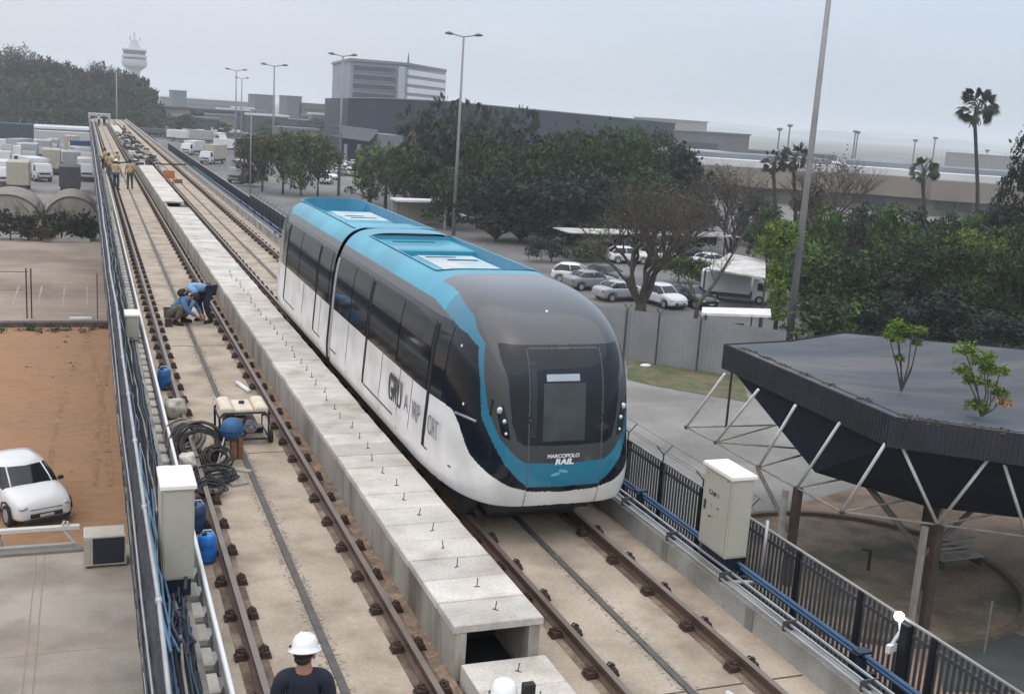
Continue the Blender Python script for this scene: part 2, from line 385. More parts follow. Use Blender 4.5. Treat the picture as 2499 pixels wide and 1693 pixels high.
# ---- cable trough between the tracks: two walls, individual lids with lifting hooks
TX0, TX1, TZ = 3.50, 4.44, .34
for x0, x1, lab in ((TX0, TX0 + .12, 'long stained concrete wall of the trough beside the empty track'), (TX1 - .12, TX1, 'long concrete wall of the trough on the train side')):
    b = MB().box(x0, x1, 10.02, 200, SLZ - .05, TZ); tag(b.build('trough_wall', conc_wall), lab, 'trough wall', 'walls of the cable trough')
struct(MB().box(TX0 + .12, TX1 - .12, 10.3, 200, SLZ - .12, SLZ - .10).build('trough_floor', black))
b = MB()
rnd = random.Random(5)
y = 10.0; lids = []; k = 0
while y < 178:
    L = .58 if y < 60 else 1.1
    if 53.6 < y < 56.5: y += L; continue
    lids.append((y, L)); y += L
lidm = {}
hookm = None
WORD = {0: 'first', 1: 'second', 2: 'third', 3: 'fourth', 4: 'fifth', 5: 'sixth', 6: 'seventh', 7: 'eighth', 8: 'ninth', 9: 'tenth'}
for k, (y, L) in enumerate(lids):
    if L not in lidm:
        lidm[L] = MB().box(-.50, .50, .011, L - .011, 0, .085, ch=.010).build('trough_lid', conc_lid); o = lidm[L]
    else: o = lidm[L].copy(); COL.objects.link(o)
    o.location = (3.97 + rnd.uniform(-.008, .008), y, TZ + rnd.uniform(0.001, .012)); o.rotation_euler = (0, 0, rnd.uniform(-.006, .006))
    lab = ('pale concrete trough lid at the open near end over the dark gap' if k == 0 else
           '%s pale concrete lid back from the open end of the trough' % WORD[k] if k < 10 else 'pale concrete trough lid ' + ('in the stretch between the near end and the train nose' if y < 21 else 'in the stretch beside the two train cars' if y < 33 else 'in the stretch from the train tail to the dark box' if y < 54 else 'in the farthest stretch beyond the dark box'))
    tag(o, lab, 'trough lid', 'concrete lids of the cable trough')
    if y < 34:
        if hookm is None:
            hk = MB(); hk.tube([(0, 0, .08), (.004, .002, .19)], .0065, 5); hk.tube([(-.03, .0, .088), (.035, .01, .088)], .008, 5)
            hookm = hk.build('lifting_hook', mat('hook_rust', (.10, .075, .055), .8)); h_ = hookm; h_.parent = o
        else: h_ = hookm.copy(); COL.objects.link(h_); h_.parent = o
        h_.location = (rnd.uniform(-.03, .05), L * .5, 0); h_.rotation_euler = (rnd.uniform(-.1, .1), rnd.uniform(-.12, .12), rnd.uniform(-1, 1))
# lower lids in front of the open end
for k, (yy, lab) in enumerate(((9.35, 'lower dirty concrete slab below the open end of the trough'), (8.77, 'lower pale slab at the bottom edge under the white helmet'), (8.19, 'lower pale slab nearest the viewer'))):
    b = MB().box(3.54, 4.48, yy, yy + .57, SLZ - .04, .045, ch=.008); o = b.build('low_trough_lid', conc_lid)
    tag(o, lab, 'trough lid', 'lower slabs of the cable trough')
    h_ = hookm.copy(); COL.objects.link(h_); h_.parent = o; h_.location = (4.06, yy + .3, -.04)
# dark chamber behind the first lid
struct(MB().box(TX0 + .12, TX1 - .12, 11.0, 11.05, SLZ - .1, TZ - .002).build('trough_bulkhead', black))
# dark brown box standing in for the dark open hole at the missing lids
b = MB().box(4.15, 4.40, 54.2, 55.6, SLZ, .42); tag(b.build('dark_hole_box', mat('brown_box', (.05, .035, .03), .8)), 'dark brown box standing for the dark hole in the trough lids', 'dark box')

# ---- left side: walkway, netting, handrail, bracket rack, pipes
net = MB()
n = 120; rnd = random.Random(11); vs = []; fs = []
cols_ = [(.565, -1.35), (.54, -.95), (.50, -.35), (.49, .2), (.53, .70), (.60, .76), (.68, .18), (.78, .02), (.90, -.05), (.97, .02)]
rows = []
ys = [5 + i * .12 for i in range(150)] + [23 + i * .5 for i in range(100)] + [73 + i * 2 for i in range(70)]
for i, y in enumerate(ys):
    for j, (x, z) in enumerate(cols_):
        a = .025 if j not in (4, 5) else .008
        vs.append((x + rnd.uniform(-a, a), y, z + rnd.uniform(-a, a) * 1.6 + (.05 * math.sin(y * 2.1 + j) if j in (6, 7, 8) else 0)))
m = len(cols_)
fs = [(i * m + j, i * m + j + 1, (i + 1) * m + j + 1, (i + 1) * m + j) for i in range(len(ys) - 1) for j in range(m - 1)]
net.add(vs, fs); o = net.build('safety_netting', mesh_m, smooth=True); sm = o.modifiers.new('s', 'SOLIDIFY'); sm.thickness = .006
tag(o, 'long black safety netting draped over the left edge of the guideway', 'netting')
# brown and dark boards hung outside
def handrail():
    root = wthing('handrail', 'thin pale tube handrail on posts above the black netting', 'handrail', (.57, 10, -.2))
    b = MB(); rnd = random.Random(2); y = 5.0; pts = []
    while y < 205:
        pts.append((.57 + rnd.uniform(-.02, .02), y, .92 + rnd.uniform(-.02, .02))); y += 2.6
    MB().tube(pts, .022, 8).build('top_tube', galv, root, smooth=True)
    for i, p in enumerate(pts):
        if i < 26: MB().tube([(p[0] + .02, p[1], -.3), (p[0] + .02, p[1], .93)], .02, 6).build('post', dark, root, smooth=True)
        if i < 16: MB().tube([(p[0], p[1] - .05, p[2]), (p[0], p[1] + .05, p[2])], .034, 8).build('coupler', galv, root, smooth=True)
handrail()
def rack():
    root = wthing('bracket_rack', 'long rack of grey angle brackets carrying a white pipe beside the empty track', 'bracket rack', (1.1, 12, -.15))
    MB().box(.98, 1.045, 5, 205, -.20, -.02).box(1.045, 1.28, 5, 205, SLZ - .01, -.135).build('base_channel', conc_grey, root)
    b0 = None; far = MB(); blk0 = None; y = 5.6; i = 0
    while y < 200:
        if i < 90:
            if b0 is None:
                q = MB(); q.box(-.115, .085, 0, .012, 0, .05); q.box(.055, .085, -.05, .012, 0, .36)
                q.add([(.0, .006, .05), (.06, .006, .05), (.06, .006, .20)], [(0, 1, 2)]); q.box(-.115, .085, -.06, .012, -.008, 0)
                b0 = q.build('bracket', mat('bracket_grey', (.23, .235, .24), .6, metal=.2, var=.2, scale=6), root); b0.parent = root; o = b0; b0.matrix_parent_inverse = Matrix.Translation(root.location).inverted()
            else: o = b0.copy(); COL.objects.link(o)
            o.location = (1.13, y, -.135)
            if blk0 is None: blk0 = MB().box(-.075, .055, .05, .42, 0, .10, ch=.02).build('base_block', conc_lid, root); k = blk0
            else: k = blk0.copy(); COL.objects.link(k)
            k.location = (1.10, y, -.135)
        else: far.box(1.02, 1.21, y, y + .02, -.13, .20); far.box(1.03, 1.16, y + .05, y + .42, -.13, -.04)
        y += .56; i += 1
    tag(far.build('distant_brackets', conc_lid, root), kind='stuff')
    MB().tube([(1.195, 5, .235), (1.19, 30, .235), (1.2, 80, .235), (1.195, 205, .235)], .026, 8).build('white_pipe', white_m, root, smooth=True)
    MB().box(1.175, 1.185, 5, 205, .05, .19).build('edge_strip', mat('strip_grey', (.5, .5, .49), .5, var=.2), root)
rack()
root = wthing('lower_guard_rails', 'lower tube rails hanging outside the black netting below the handrail', 'guard rail', (.5, 10, 0))
for (x, z, m_, r) in ((.485, .46, galv, .014), (.478, .12, dark, .014), (.50, -.28, galv, .012)):
    rnd = random.Random(int(z * 100)); MB().tube([(x + rnd.uniform(-.012, .012), 5 + i * 3.1, z + rnd.uniform(-.03, .03)) for i in range(62)], r, 6).build('rail_tube', m_, root, smooth=True)
for i in range(60):
    y = 5.6 + i * 1.5; MB().box(.490, .502, y, y + .035, -.30, .62).build('upright', dark, root)
root = wthing('walkway_cables', 'bundle of grey, blue and black cables lying along the left walkway', 'cables', (.8, 10, 0))
for k in range(7):
    rnd = random.Random(40 + k); x0 = .66 + .045 * k; MB().tube([(x0 + rnd.uniform(-.03, .03), 6 + i * 1.1, .06 + rnd.uniform(0, .08) + (.1 if k < 2 else 0)) for i in range(90)], (.012, .016, .010, .014, .018, .010, .012)[k], 5).build('cable', (rubber, blue_pipe, galv, rubber, conc_grey, dark, blue_pipe)[k], root, smooth=True)
# bundles of blue conduit along the walkway near the cabinet
for k, (x, z, y0, y1, lab) in enumerate(((.62, .78, 9.4, 15.6, 'blue conduit lying along the handrail by the cream cabinet'), (.67, .60, 9.8, 14.2, 'second lower blue conduit in the black netting'), (.74, .35, 10.2, 15, 'blue grey conduit at the foot of the netting'))):
    rnd = random.Random(k); pts = [(x + rnd.uniform(-.03, .03), y0 + (y1 - y0) * i / 8, z + rnd.uniform(-.04, .04)) for i in range(9)]
    tag(MB().tube(pts, .014, 7).build('conduit', mat('conduit_blue', (.07, .17, .27), .4, var=.3, scale=5), smooth=True), lab, 'conduit', 'blue conduits on the left walkway')
# a clamp cluster and boxes below the cabinet
b = MB(); rnd = random.Random(9)
for _ in range(34):
    x, y, z = rnd.uniform(.64, .96), rnd.uniform(10.5, 12.2), rnd.uniform(0, .30); s = rnd.uniform(.008, .022)
    b.tube([(x, y, z), (x + rnd.uniform(-.06, .06), y + rnd.uniform(.05, .4), z + rnd.uniform(-.05, .1)), (x + rnd.uniform(-.1, .1), y + rnd.uniform(.2, .7), z + rnd.uniform(-.1, .1))], s, 6)
tag(b.build('cable_clutter', mat('clutter_navy', (.035, .045, .07), .6, var=.6, scale=9)), 'clutter of dark cable ends and clamps below the near cream cabinet', 'cable clutter', kind='stuff')

# ---- right side: low wall, metal tray, blue pipes, fence
b = MB().box(7.24, 7.44, GY0, GY1, -.62, .13); 
tag(b.build('parapet_wall', conc_grey), 'low grey concrete parapet wall along the train track', 'parapet wall')
b = MB(); y = 6
while y < 60: b.box(7.228, 7.238, y, y + .16, SLZ, .12); y += 2.1
struct(b.build('parapet_stain_strips', mat('stain_grey', (.20, .195, .18), .9)))
root = wthing('cable_tray', 'bright metal cable tray of parallel bars on top of the right parapet', 'cable tray', (7.35, 10, .13))
for x, z in ((7.27, .17), (7.34, .20), (7.42, .23)):
    MB().box(x - .012, x + .012, 5, 130, z - .01, z + .012).build('tray_bar', galv, root)
for i in range(30):
    y = 6.9 + i * 1.37; MB().box(7.25, 7.45, y, y + .02, .13, .25).build('tray_post', dark, root)
root = wthing('blue_pipe_run', 'pair of blue pipes on stands between the tray and the black fence', 'pipe run', (7.75, 10, -.6))
for x, z, r in ((7.72, .20, .028), (7.84, .06, .020), (7.66, -.10, .016)):
    MB().tube([(x, 5, z), (x, 90, z)], r, 10).build('pipe', blue_pipe, root, smooth=True)
for i in range(22):
    y = 6.2 + i * 2.6; b = MB(); b.box(7.66, 7.74, y, y + .08, -.6, .17); b.box(7.60, 7.9, y, y + .06, -.08, -.03); b.box(7.62, 7.79, y - .02, y + .1, .22, .25); b.build('pipe_stand', navy, root)
# fence
FX, FZ0, FZ1 = 8.35, -.95, .47
root = wthing('palisade_fence', 'long black bar fence with y shaped arms behind the blue pipes', 'fence', (FX, 10, -.9))
posts = [6.05 + i * 1.22 for i in range(0, 46)]
bars = MB()
pm = MB().box(-.035, .035, -.035, .035, FZ0, FZ1 + .01)
arm = MB().tube([(0, 0, FZ1), (0, 0, FZ1 + .13)], .013, 5).tube([(0, 0, FZ1 + .12), (-.13, .02, FZ1 + .27)], .010, 5).tube([(0, 0, FZ1 + .12), (.13, -.02, FZ1 + .27)], .010, 5)
pan = MB(); 
for k in range(14): pan.box(-.010, .010, .05 + k * .085, .05 + k * .085 + .03, FZ0 + .05, FZ1)
pan.box(-.02, .02, 0, 1.22, FZ0 + .25, FZ0 + .29); pan.box(-.02, .02, 0, 1.22, FZ1 - .14, FZ1 - .10)
pp = pa = pn = pc = None
fence_grey = mat('fence_bar', (.055, .055, .062), .5, var=.2, scale=5)
capm = mat('fence_cap', (.26, .25, .235), .5, var=.2)
for i, y in enumerate(posts):
    for nm, mb, mt in (('post', pm, black),) + ((('barbed_arm', arm, dark),) if y > 12.0 else ()) + (('panel', pan, fence_grey), ('top_rail', MB().box(-.018, .018, 0, 1.22, FZ1, FZ1 + .02), capm)):
        key = 'f_' + nm
        if key not in MATS: o = mb.build(nm, mt, root); MATS[key] = o
        else: o = MATS[key].copy(); COL.objects.link(o)
        o.location = (FX, y, 0)
for x, z in ((FX - .13, FZ1 + .27), (FX + .13, FZ1 + .27), (FX, FZ1 + .15)):
    MB().tube([(x, 12, z), (x, 62, z)], .004, 4).build('wire', dark, root)
far = MB().box(FX - .02, FX + .02, 62.2, 128, FZ0, .30)
far.build('distant_panel', navy, root)
MB().box(FX - .03, FX + .03, 62.2, 128, .30, .34).build('distant_cap', capm, root)
# ================================================================== TRAIN
TXC, TY0, TZC, TZT = 5.95, 16.0, 1.7, 3.22
def tW(z): return np.where(z < .9, 1.42, np.clip(1.42 - (z - .9) * .07, 1.0, 1.42)) - .05 * np.clip((.75 - z) / .3, 0, 1) ** 2
def tYn(z): return 13.0 + .10 * np.maximum(0, z - 1.1) + .5 * np.maximum(0, .95 - z) ** 2
def tF(x, y, z, zb):
    qx = (np.abs(x) / tW(z)) ** 5; qz = (np.maximum(0, z - TZC) / (TZT - TZC)) ** 3.4
    qy = (np.maximum(0, TY0 - y) / (TY0 - tYn(z))) ** 2.7
    return np.maximum(qx + qz + qy - 1, zb - z)
def cast(dirs, y0, zb):
    lo = np.zeros(len(dirs)); hi = np.full(len(dirs), 6.0)
    for _ in range(40):
        mid = (lo + hi) / 2; p = dirs * mid[:, None]; ins = tF(p[:, 0], p[:, 1] + y0, p[:, 2] + TZC, zb) < 0
        lo = np.where(ins, mid, lo); hi = np.where(ins, hi, mid)
    return dirs * lo[:, None] + np.array([0, y0, TZC])

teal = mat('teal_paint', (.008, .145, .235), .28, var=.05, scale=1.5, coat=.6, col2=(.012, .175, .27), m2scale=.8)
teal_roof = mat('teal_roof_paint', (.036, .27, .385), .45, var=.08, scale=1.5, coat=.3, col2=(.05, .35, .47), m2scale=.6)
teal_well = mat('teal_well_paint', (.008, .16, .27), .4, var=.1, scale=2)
white_p = mat('white_car_paint', (.76, .755, .745), .3, var=.05, scale=2, coat=.5, col2=(.64, .63, .61), m2scale=1.5)
dome_m = mat('charcoal_nose_paint', (.036, .038, .042), .30, metal=.1, var=.05, coat=.7, coatr=.12)
band_m = mat('grey_cantrail_paint', (.050, .050, .054), .34, var=.15, scale=3, coat=.4)
sideb = mat('gloss_black_side', (.006, .009, .015), .10, var=0, spec=.4)
bar_m = mat('door_gap_black', (.004, .004, .006), .9, var=0)
seam_m = mat('seam_grey', (.09, .09, .095), .8, var=0)
hvac_m = mat('roof_unit_panel', (.30, .46, .52), .5, var=.12, scale=3, col2=(.50, .52, .53), m2scale=1.4)
lamp_m = mat('headlamp_reflector', (.65, .67, .70), .15, metal=.6, var=.2, scale=60)

WB_A, WB_Z = (0, 20, 32, 42, 57.7, 71, 80, 90, 360), (.685, .705, .79, .92, 1.12, 1.45, 1.585, 1.6, 1.6)
TO_A, TO_Z = (0, 22, 30, 36, 43.6, 50.9), (.765, .775, .95, 1.14, 1.41, 1.65)       # lower rim of the teal band
TI_A, TI_Z = (0, 24, 28.5, 38.5, 47), (1.09, 1.12, 1.19, 1.43, 1.80)                # upper rim of the teal band
def zone(ax, y, z):
    """which body panel a point of the nose belongs to (arrays)"""
    az = np.degrees(np.arctan2(ax, 14.3 - y))
    zn = np.full(len(az), 2)                                       # 2 = black side
    white = z < np.interp(az, WB_A, WB_Z)
    # left boundary of the teal arch (as azimuth for a height), right boundary (towards the nose)
    a_out = np.interp(z, (1.65, 2.12, 2.54, 2.64, 2.69, 2.80, 2.88), (50.9, 55.1, 62.7, 77.5, 93.6, 120, 138))
    a_in = np.interp(z, (1.80, 2.60, 2.88, 3.07, 3.14), (47.1, 58.0, 83.4, 128, 150))
    lo_out = np.interp(az, TO_A, TO_Z); lo_in = np.interp(az, TI_A, TI_Z)
    below_arch = (z < 1.65)
    in_out = np.where(below_arch, (az < 50.9) & (z > lo_out), az < a_out) & (z < 2.88)   # inside outer rim (nose side)
    in_out |= (z >= 2.88)
    in_in = np.where(z < 1.80, (az < 47.1) & (z > lo_in), az < a_in)
    in_in |= (z > 2.98) & (ax < .955) & (y < 15.84)
    in_in &= ~((y > 15.84) & (z > 2.95))
    zn[in_out] = 1                                                   # teal
    zn[in_in] = 3                                                    # charcoal nose
    band = (~in_out) & (z > 2.73) & (az > 84); zn[band] = 4                # grey cantrail band
    ga = np.interp(z, (1.33, 1.35, 1.42, 1.64, 2.23, 2.68), (0, 25, 29.2, 32.3, 37, 50))
    glass = in_in & (az < ga) & (z > 1.335) & (z < 2.64); zn[glass] = 5
    seam = in_in & (((np.abs(z - 2.60) < .008) & (ax < .50)) | ((np.abs(ax - .53) < .007) & (z < 2.60)))
    zn[seam & (z < 2.62)] = 6
    zn[white] = 0
    cut = (np.abs(ax - .53) < .006) & (z < 1.34) & (y < 14); zn[cut] = 6
    zn[z < .475] = 7
    return zn
ZN = {0: ('skirt', white_p), 1: ('teal_stripe', teal), 2: ('side_panel', sideb), 3: ('nose_cowl', dome_m), 4: ('cantrail', band_m), 5: ('windscreen', glass_m), 6: ('panel_seam', seam_m), 7: ('underside', black)}

def body(root, flip, front):
    # flip=False: nose towards the viewer; flip=True: mirrored for the rear car (nose away)
    YJ = 21.75 - TY0                                                 # straight length
    NP, NS = 620, 300
    phi = np.linspace(0, 2 * PI, NP, endpoint=False) + .0013
    psi = (np.linspace(0, 1, NS)) ** 1.0 * (PI / 2) * .9995
    PH, PS = np.meshgrid(phi, psi)
    d = np.stack([np.cos(PH) * np.cos(PS), -np.sin(PS), np.sin(PH) * np.cos(PS)], -1).reshape(-1, 3)
    P = cast(d, TY0, .47)
    ring0 = P[:NP]
    # straight run behind: same ring extruded
    ye = (13.05 + 8.72) if not flip else (13.0 + 8.15)
    st = np.linspace(TY0, ye, 60)[1:]
    V = [P]
    back = []
    for y in st[::-1]:
        r = ring0.copy(); r[:, 1] = y; back.append(r)
    V = np.concatenate(back + [P])
    rows = len(st) + NS
    idx = np.arange(rows * NP).reshape(rows, NP)
    a = idx[:-1]; b = np.roll(idx, -1, 1)[:-1]; c = np.roll(idx, -1, 1)[1:]; dd = idx[1:]
    F = np.stack([a, b, c, dd], -1).reshape(-1, 4)
    ce = V[F].mean(1)
    zn = zone(np.abs(ce[:, 0]), ce[:, 1], ce[:, 2])
    # behind the nose curve
    s = ce[:, 1] > 15.84
    z = ce[:, 2]
    zn = np.where(s, np.where(z < .475, 7, np.where(z < 1.6, 0, np.where(z < 2.73, 2, np.where(z < 2.88, 4, 1)))), zn)
    # open the roof well
    ax = np.abs(ce[:, 0])
    wy0, wy1 = (16.25, ye - .75) if not flip else (14.6, ye - .25)
    rx = .86
    cy0 = .55
    # rounded corner at the front of the well
    inw = (ax < rx) & (ce[:, 1] > wy0) & (ce[:, 1] < wy1) & (z > 2.8)
    rc_ = cy0; dx = np.maximum(0, ax - (rx - rc_)); dy = np.maximum(0, (wy0 + rc_ * .6) - ce[:, 1]) / .6
    inw &= (dx ** 2 + dy ** 2) < rc_ ** 2
    if flip: zn = np.where((zn == 3) & (z > 2.62), 1, zn)
    zn = np.where(inw, 99, zn)
    if flip: V = V * np.array([1, -1, 1]) + np.array([0, 13.0 + 8.15 + 22.05, 0]); F = F[:, ::-1]
    V = V + np.array([TXC, 0, 0])
    body_ = None
    for k, (nm, mt) in ZN.items():
        sel = F[zn == k]
        if not len(sel): continue
        used, inv = np.unique(sel, return_inverse=True)
        me = bpy.data.meshes.new(nm); me.from_pydata(V[used].tolist(), [], inv.reshape(-1, 4).tolist())
        me.materials.append(mt if not (k == 1 and False) else teal); me.polygons.foreach_set('use_smooth', [True] * len(me.polygons)); me.update()
        me.set_sharp_from_angle(angle=math.radians(40))
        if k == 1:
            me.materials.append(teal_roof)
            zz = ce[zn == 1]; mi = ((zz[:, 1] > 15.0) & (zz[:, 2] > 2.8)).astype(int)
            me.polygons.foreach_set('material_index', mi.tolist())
        o = bpy.data.objects.new(nm, me); COL.objects.link(o); setp(o, root)
    return wy0, wy1, rx

tr = wthing('metro_train', 'two car teal, white and black driverless train with charcoal nose on the right track', 'train', (TXC, 22, 0))
w0, w1, rx = body(tr, False, True)
q0, q1, _ = body(tr, True, False)
FL = 13.0 + 8.15 + 22.05
rearw = (FL - q1, FL - q0)                       # roof well of the rear car in world y
def roofz(x): return TZC + (TZT - TZC) * (max(0., 1 - (abs(x) / 1.29) ** 5)) ** (1 / 3.4)
def well(y0, y1, round_front, nm):
    b = MB(); zf = 2.93; n = 10; rc_ = .5; pts = []
    # outline of the well (rounded at the nose end)
    if round_front:
        for i in range(n + 1):
            a = PI / 2 * i / n; pts.append((rx - rc_ + rc_ * math.sin(a), y0 + (rc_ - rc_ * math.cos(a)) * .6))
        P_ = [(-x, y) for x, y in reversed(pts)] + pts + [(rx, y1), (-rx, y1)]
    else:
        for i in range(n + 1):
            a = PI / 2 * i / n; pts.append((rx - rc_ + rc_ * math.sin(a), y1 - (rc_ - rc_ * math.cos(a)) * .6))
        P_ = [(rx, y0)] + pts[::-1] + [(-x, y) for x, y in pts] + [(-rx, y0)]
        P_ = P_[::1]
    P_ = [(x * 1.012, y) for x, y in P_]
    m = len(P_)
    top = [(TXC + x, y, roofz(x) + .012) for x, y in P_]
    rim = [(TXC + x * .965, y + (.03 if abs(y - y0) < .3 else -.03 if abs(y - y1) < .3 else 0), roofz(x) + .012) for x, y in P_]
    flo = [(TXC + x * .84, y + (.10 if abs(y - y0) < .4 else -.10 if abs(y - y1) < .4 else 0), zf) for x, y in P_]
    ring = lambda A, B, o: [(A + i, A + (i + 1) % m, B + (i + 1) % m, B + i) for i in range(m)]
    MB().add(top + rim, ring(0, m, 0)).build('roof_rim', teal_roof, tr)
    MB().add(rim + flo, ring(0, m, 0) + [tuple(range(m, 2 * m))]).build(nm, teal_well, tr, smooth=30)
well(w0, w1, True, 'roof_well'); well(rearw[0], rearw[1], False, 'roof_well')
def hvac(y0, y1, x0, x1, slits):
    u = MB().box(TXC + x0, TXC + x1, y0, y1, 2.90, 3.06, ch=.06).build('roof_unit', teal_roof, tr, bevel=.04)
    MB().box(TXC + x0 + .12, TXC + x1 - .12, y0 + .12, y1 - .12, 3.06, 3.075).build('unit_cover', hvac_m, u)
    for (s0, s1, xa, xb) in slits: MB().box(TXC + xa, TXC + xb, s0, s1, 3.076, 3.082).build('vent_slit', bar_m, u)
hvac(17.0, 19.0, -.62, .66, [(18.25, 18.36, -.10, .45), (18.62, 18.69, -.40, .15)])
MB().box(TXC - .80, TXC + .80, 19.5, w1 - .02, 2.9, 3.10, ch=.03).build('roof_deck_plate', teal_roof, tr)
MB().box(TXC - .5, TXC + .35, 20.55, 20.63, 3.10, 3.106).build('deck_slit', bar_m, tr)
hvac(24.6, 26.7, -.60, .62, [(25.1, 25.18, -.30, .30), (25.5, 25.58, -.35, .1)])
MB().box(TXC - .80, TXC + .80, rearw[0] + .02, 23.9, 2.9, 3.10, ch=.03).build('roof_deck_plate', teal_roof, tr)
# gangway between the cars
g = MB()
prof = [(-1.30, .6), (-1.30, 1.6), (-1.20, 2.55), (-1.0, 2.86), (-.6, 3.02), (.6, 3.02), (1.0, 2.86), (1.20, 2.55), (1.30, 1.6), (1.30, .6)]
vs = []; m = len(prof)
for i in range(9):
    y = 21.70 + i * .06; k = .97 if i % 2 else 1.0
    vs += [(TXC + x * k, y, z * (1 if z < 1 else (k + 1) / 2)) for x, z in prof]
g.add(vs, [(i * m + j, i * m + (j + 1) % m, (i + 1) * m + (j + 1) % m, (i + 1) * m + j) for i in range(8) for j in range(m)])
g.build('gangway_bellows', rubber, tr)
# end bulkhead caps of both cars
for y in (21.765, 22.055):
    vs = [(TXC + x, y, z) for x, z in [(-1.41, .5), (-1.42, .9), (-1.37, 1.6), (-1.28, 2.4), (-1.1, 2.85), (-.8, 3.08), (.8, 3.08), (1.1, 2.85), (1.28, 2.4), (1.37, 1.6), (1.42, .9), (1.41, .5)]]
    MB().add(vs, [tuple(range(len(vs)))]).build('end_bulkhead', dark, tr)
# side fittings on both sides, following the leaning wall
def wx(z, s=-1, y=19.):
    if y > 21.9: y = FL - y
    qy = (max(0., TY0 - y) / (TY0 - float(tYn(z)))) ** 2.7
    return TXC + s * (float(tW(z)) * (max(0., 1 - qy - (max(0, z - TZC) / (TZT - TZC)) ** 3.4)) ** .2 + .004)
def strip(y0, y1, z0, z1, nm, m, s=-1, off=.0, parent=None, n=10):
    b = MB(); vs = []
    for i in range(n + 1):
        z = z0 + (z1 - z0) * i / n
        vs += [(wx(z, s, y0) + s * off, y0, z), (wx(z, s, y1) + s * off, y1, z)]
    vs2 = [(x - s * .02, y, z) for x, y, z in vs]
    N2 = len(vs)
    fs = [(2 * i, 2 * i + 1, 2 * i + 3, 2 * i + 2) for i in range(n)]
    fs += [(2 * i, 2 * i + 2, N2 + 2 * i + 2, N2 + 2 * i) for i in range(n)] + [(2 * i + 1, N2 + 2 * i + 1, N2 + 2 * i + 3, 2 * i + 3) for i in range(n)]
    fs += [(0, 1, N2 + 1, N2), (2 * n, N2 + 2 * n, N2 + 2 * n + 1, 2 * n + 1)]
    if s < 0: fs = [tuple(reversed(f)) for f in fs]
    return b.add(vs + vs2, fs).build(nm, m, parent or tr)
for s in (-1, 1):
    for y in (14.98, 18.78, 23.50, 27.38):
        strip(y - .055, y + .055, .80, 2.62, 'door_pillar', bar_m, s, .004)
    for (y0, y1) in ((13.95, 14.92), (16.7, 18.70), (21.1, 21.6), (22.75, 23.4), (25.9, 27.3)):
        strip(y0, y1, .785, .812, 'door_sill', seam_m, s, .003, n=1)
    for y in (13.98, 15.75, 16.45, 17.6, 20.2, 22.9, 24.9, 28.4, 29.6):
        if y > 14.4 and y < 29: strip(y - .006, y + .006, .62 if y != 15.75 else .56, 1.6, 'panel_seam', seam_m, s, .002, n=3)
    strip(21.64, 21.78, .60, 2.62, 'end_pillar', mat('pillar_grey', (.34, .34, .345), .4, var=.1), s, .012)
    # long side windows: dark glass panes with thin frames between
    for (y0, y1) in ((14.45, 14.9), (15.1, 16.7), (16.78, 18.68), (18.9, 20.15), (20.22, 21.6), (22.3, 23.4), (23.62, 25.6), (25.7, 27.27), (27.5, 28.7)):
        strip(y0, y1, 1.63, 2.66, 'side_window', mat('side_glass', (.007, .010, .013), .07, var=.25, scale=2.2, spec=.4), s, .003)
# seats glimpsed: door handle strip and marker lights by the cab
for (y, z) in ((14.13, 2.48), (13.82, 1.74)):
    pass
ml = mat('marker_light', (.8, .8, .78), .3)
for s in (-1,):
    for p in ((4.77, 14.10, 2.48), (4.735, 13.80, 1.74)):
        MB().ell(p, (.014, .02, .022), 8, 6).build('marker_light', ml, tr, smooth=True)
MB().ell((5.92, 13.93, 2.985), (.022, .02, .022), 8, 6).build('roof_marker_light', ml, tr, smooth=True)
# door pull / ledge below the cab side window
MB().tube([(4.685, 13.98, 1.575), (4.75, 13.70, 1.585), (4.83, 13.50, 1.575)], .018, 6).build('side_trim', mat('trim_grey', (.30, .31, .33), .3, metal=.5), tr, smooth=True)
# headlamps: small clusters lying on the curved nose
def on_nose(x, z):
    lo, hi = 12.5, 16.0
    for _ in range(40):
        m_ = (lo + hi) / 2
        if tF(np.array([x - TXC]), np.array([m_]), np.array([z]), .3)[0] < 0: hi = m_
        else: lo = m_
    return hi
for s in (-1, 1):
    hl = []
    P_ = [(.985, 1.93), (.86, 1.86), (.80, 1.62), (.78, 1.42), (.87, 1.46), (1.01, 1.72)]
    vs = []; 
    for x, z in P_: X_ = TXC + s * x; vs.append((X_, on_nose(X_, z) - .006, z))
    cx = TXC + s * .885; vs.append((cx, on_nose(cx, 1.68) - .010, 1.68))
    f = [(i, (i + 1) % 6, 6) for i in range(6)]
    if s > 0: f = [tuple(reversed(q)) for q in f]
    h_ = MB().add(vs, f).build('headlamp', glass_m, tr)
    for (x, z, r) in ((.90, 1.80, .048), (.85, 1.66, .032), (.83, 1.50, .022)):
        X_ = TXC + s * x; y_ = on_nose(X_, z)
        MB().ell((X_, y_ - .008, z), (r, .02, r), 10, 6).build('lamp_unit', lamp_m, h_, smooth=True)
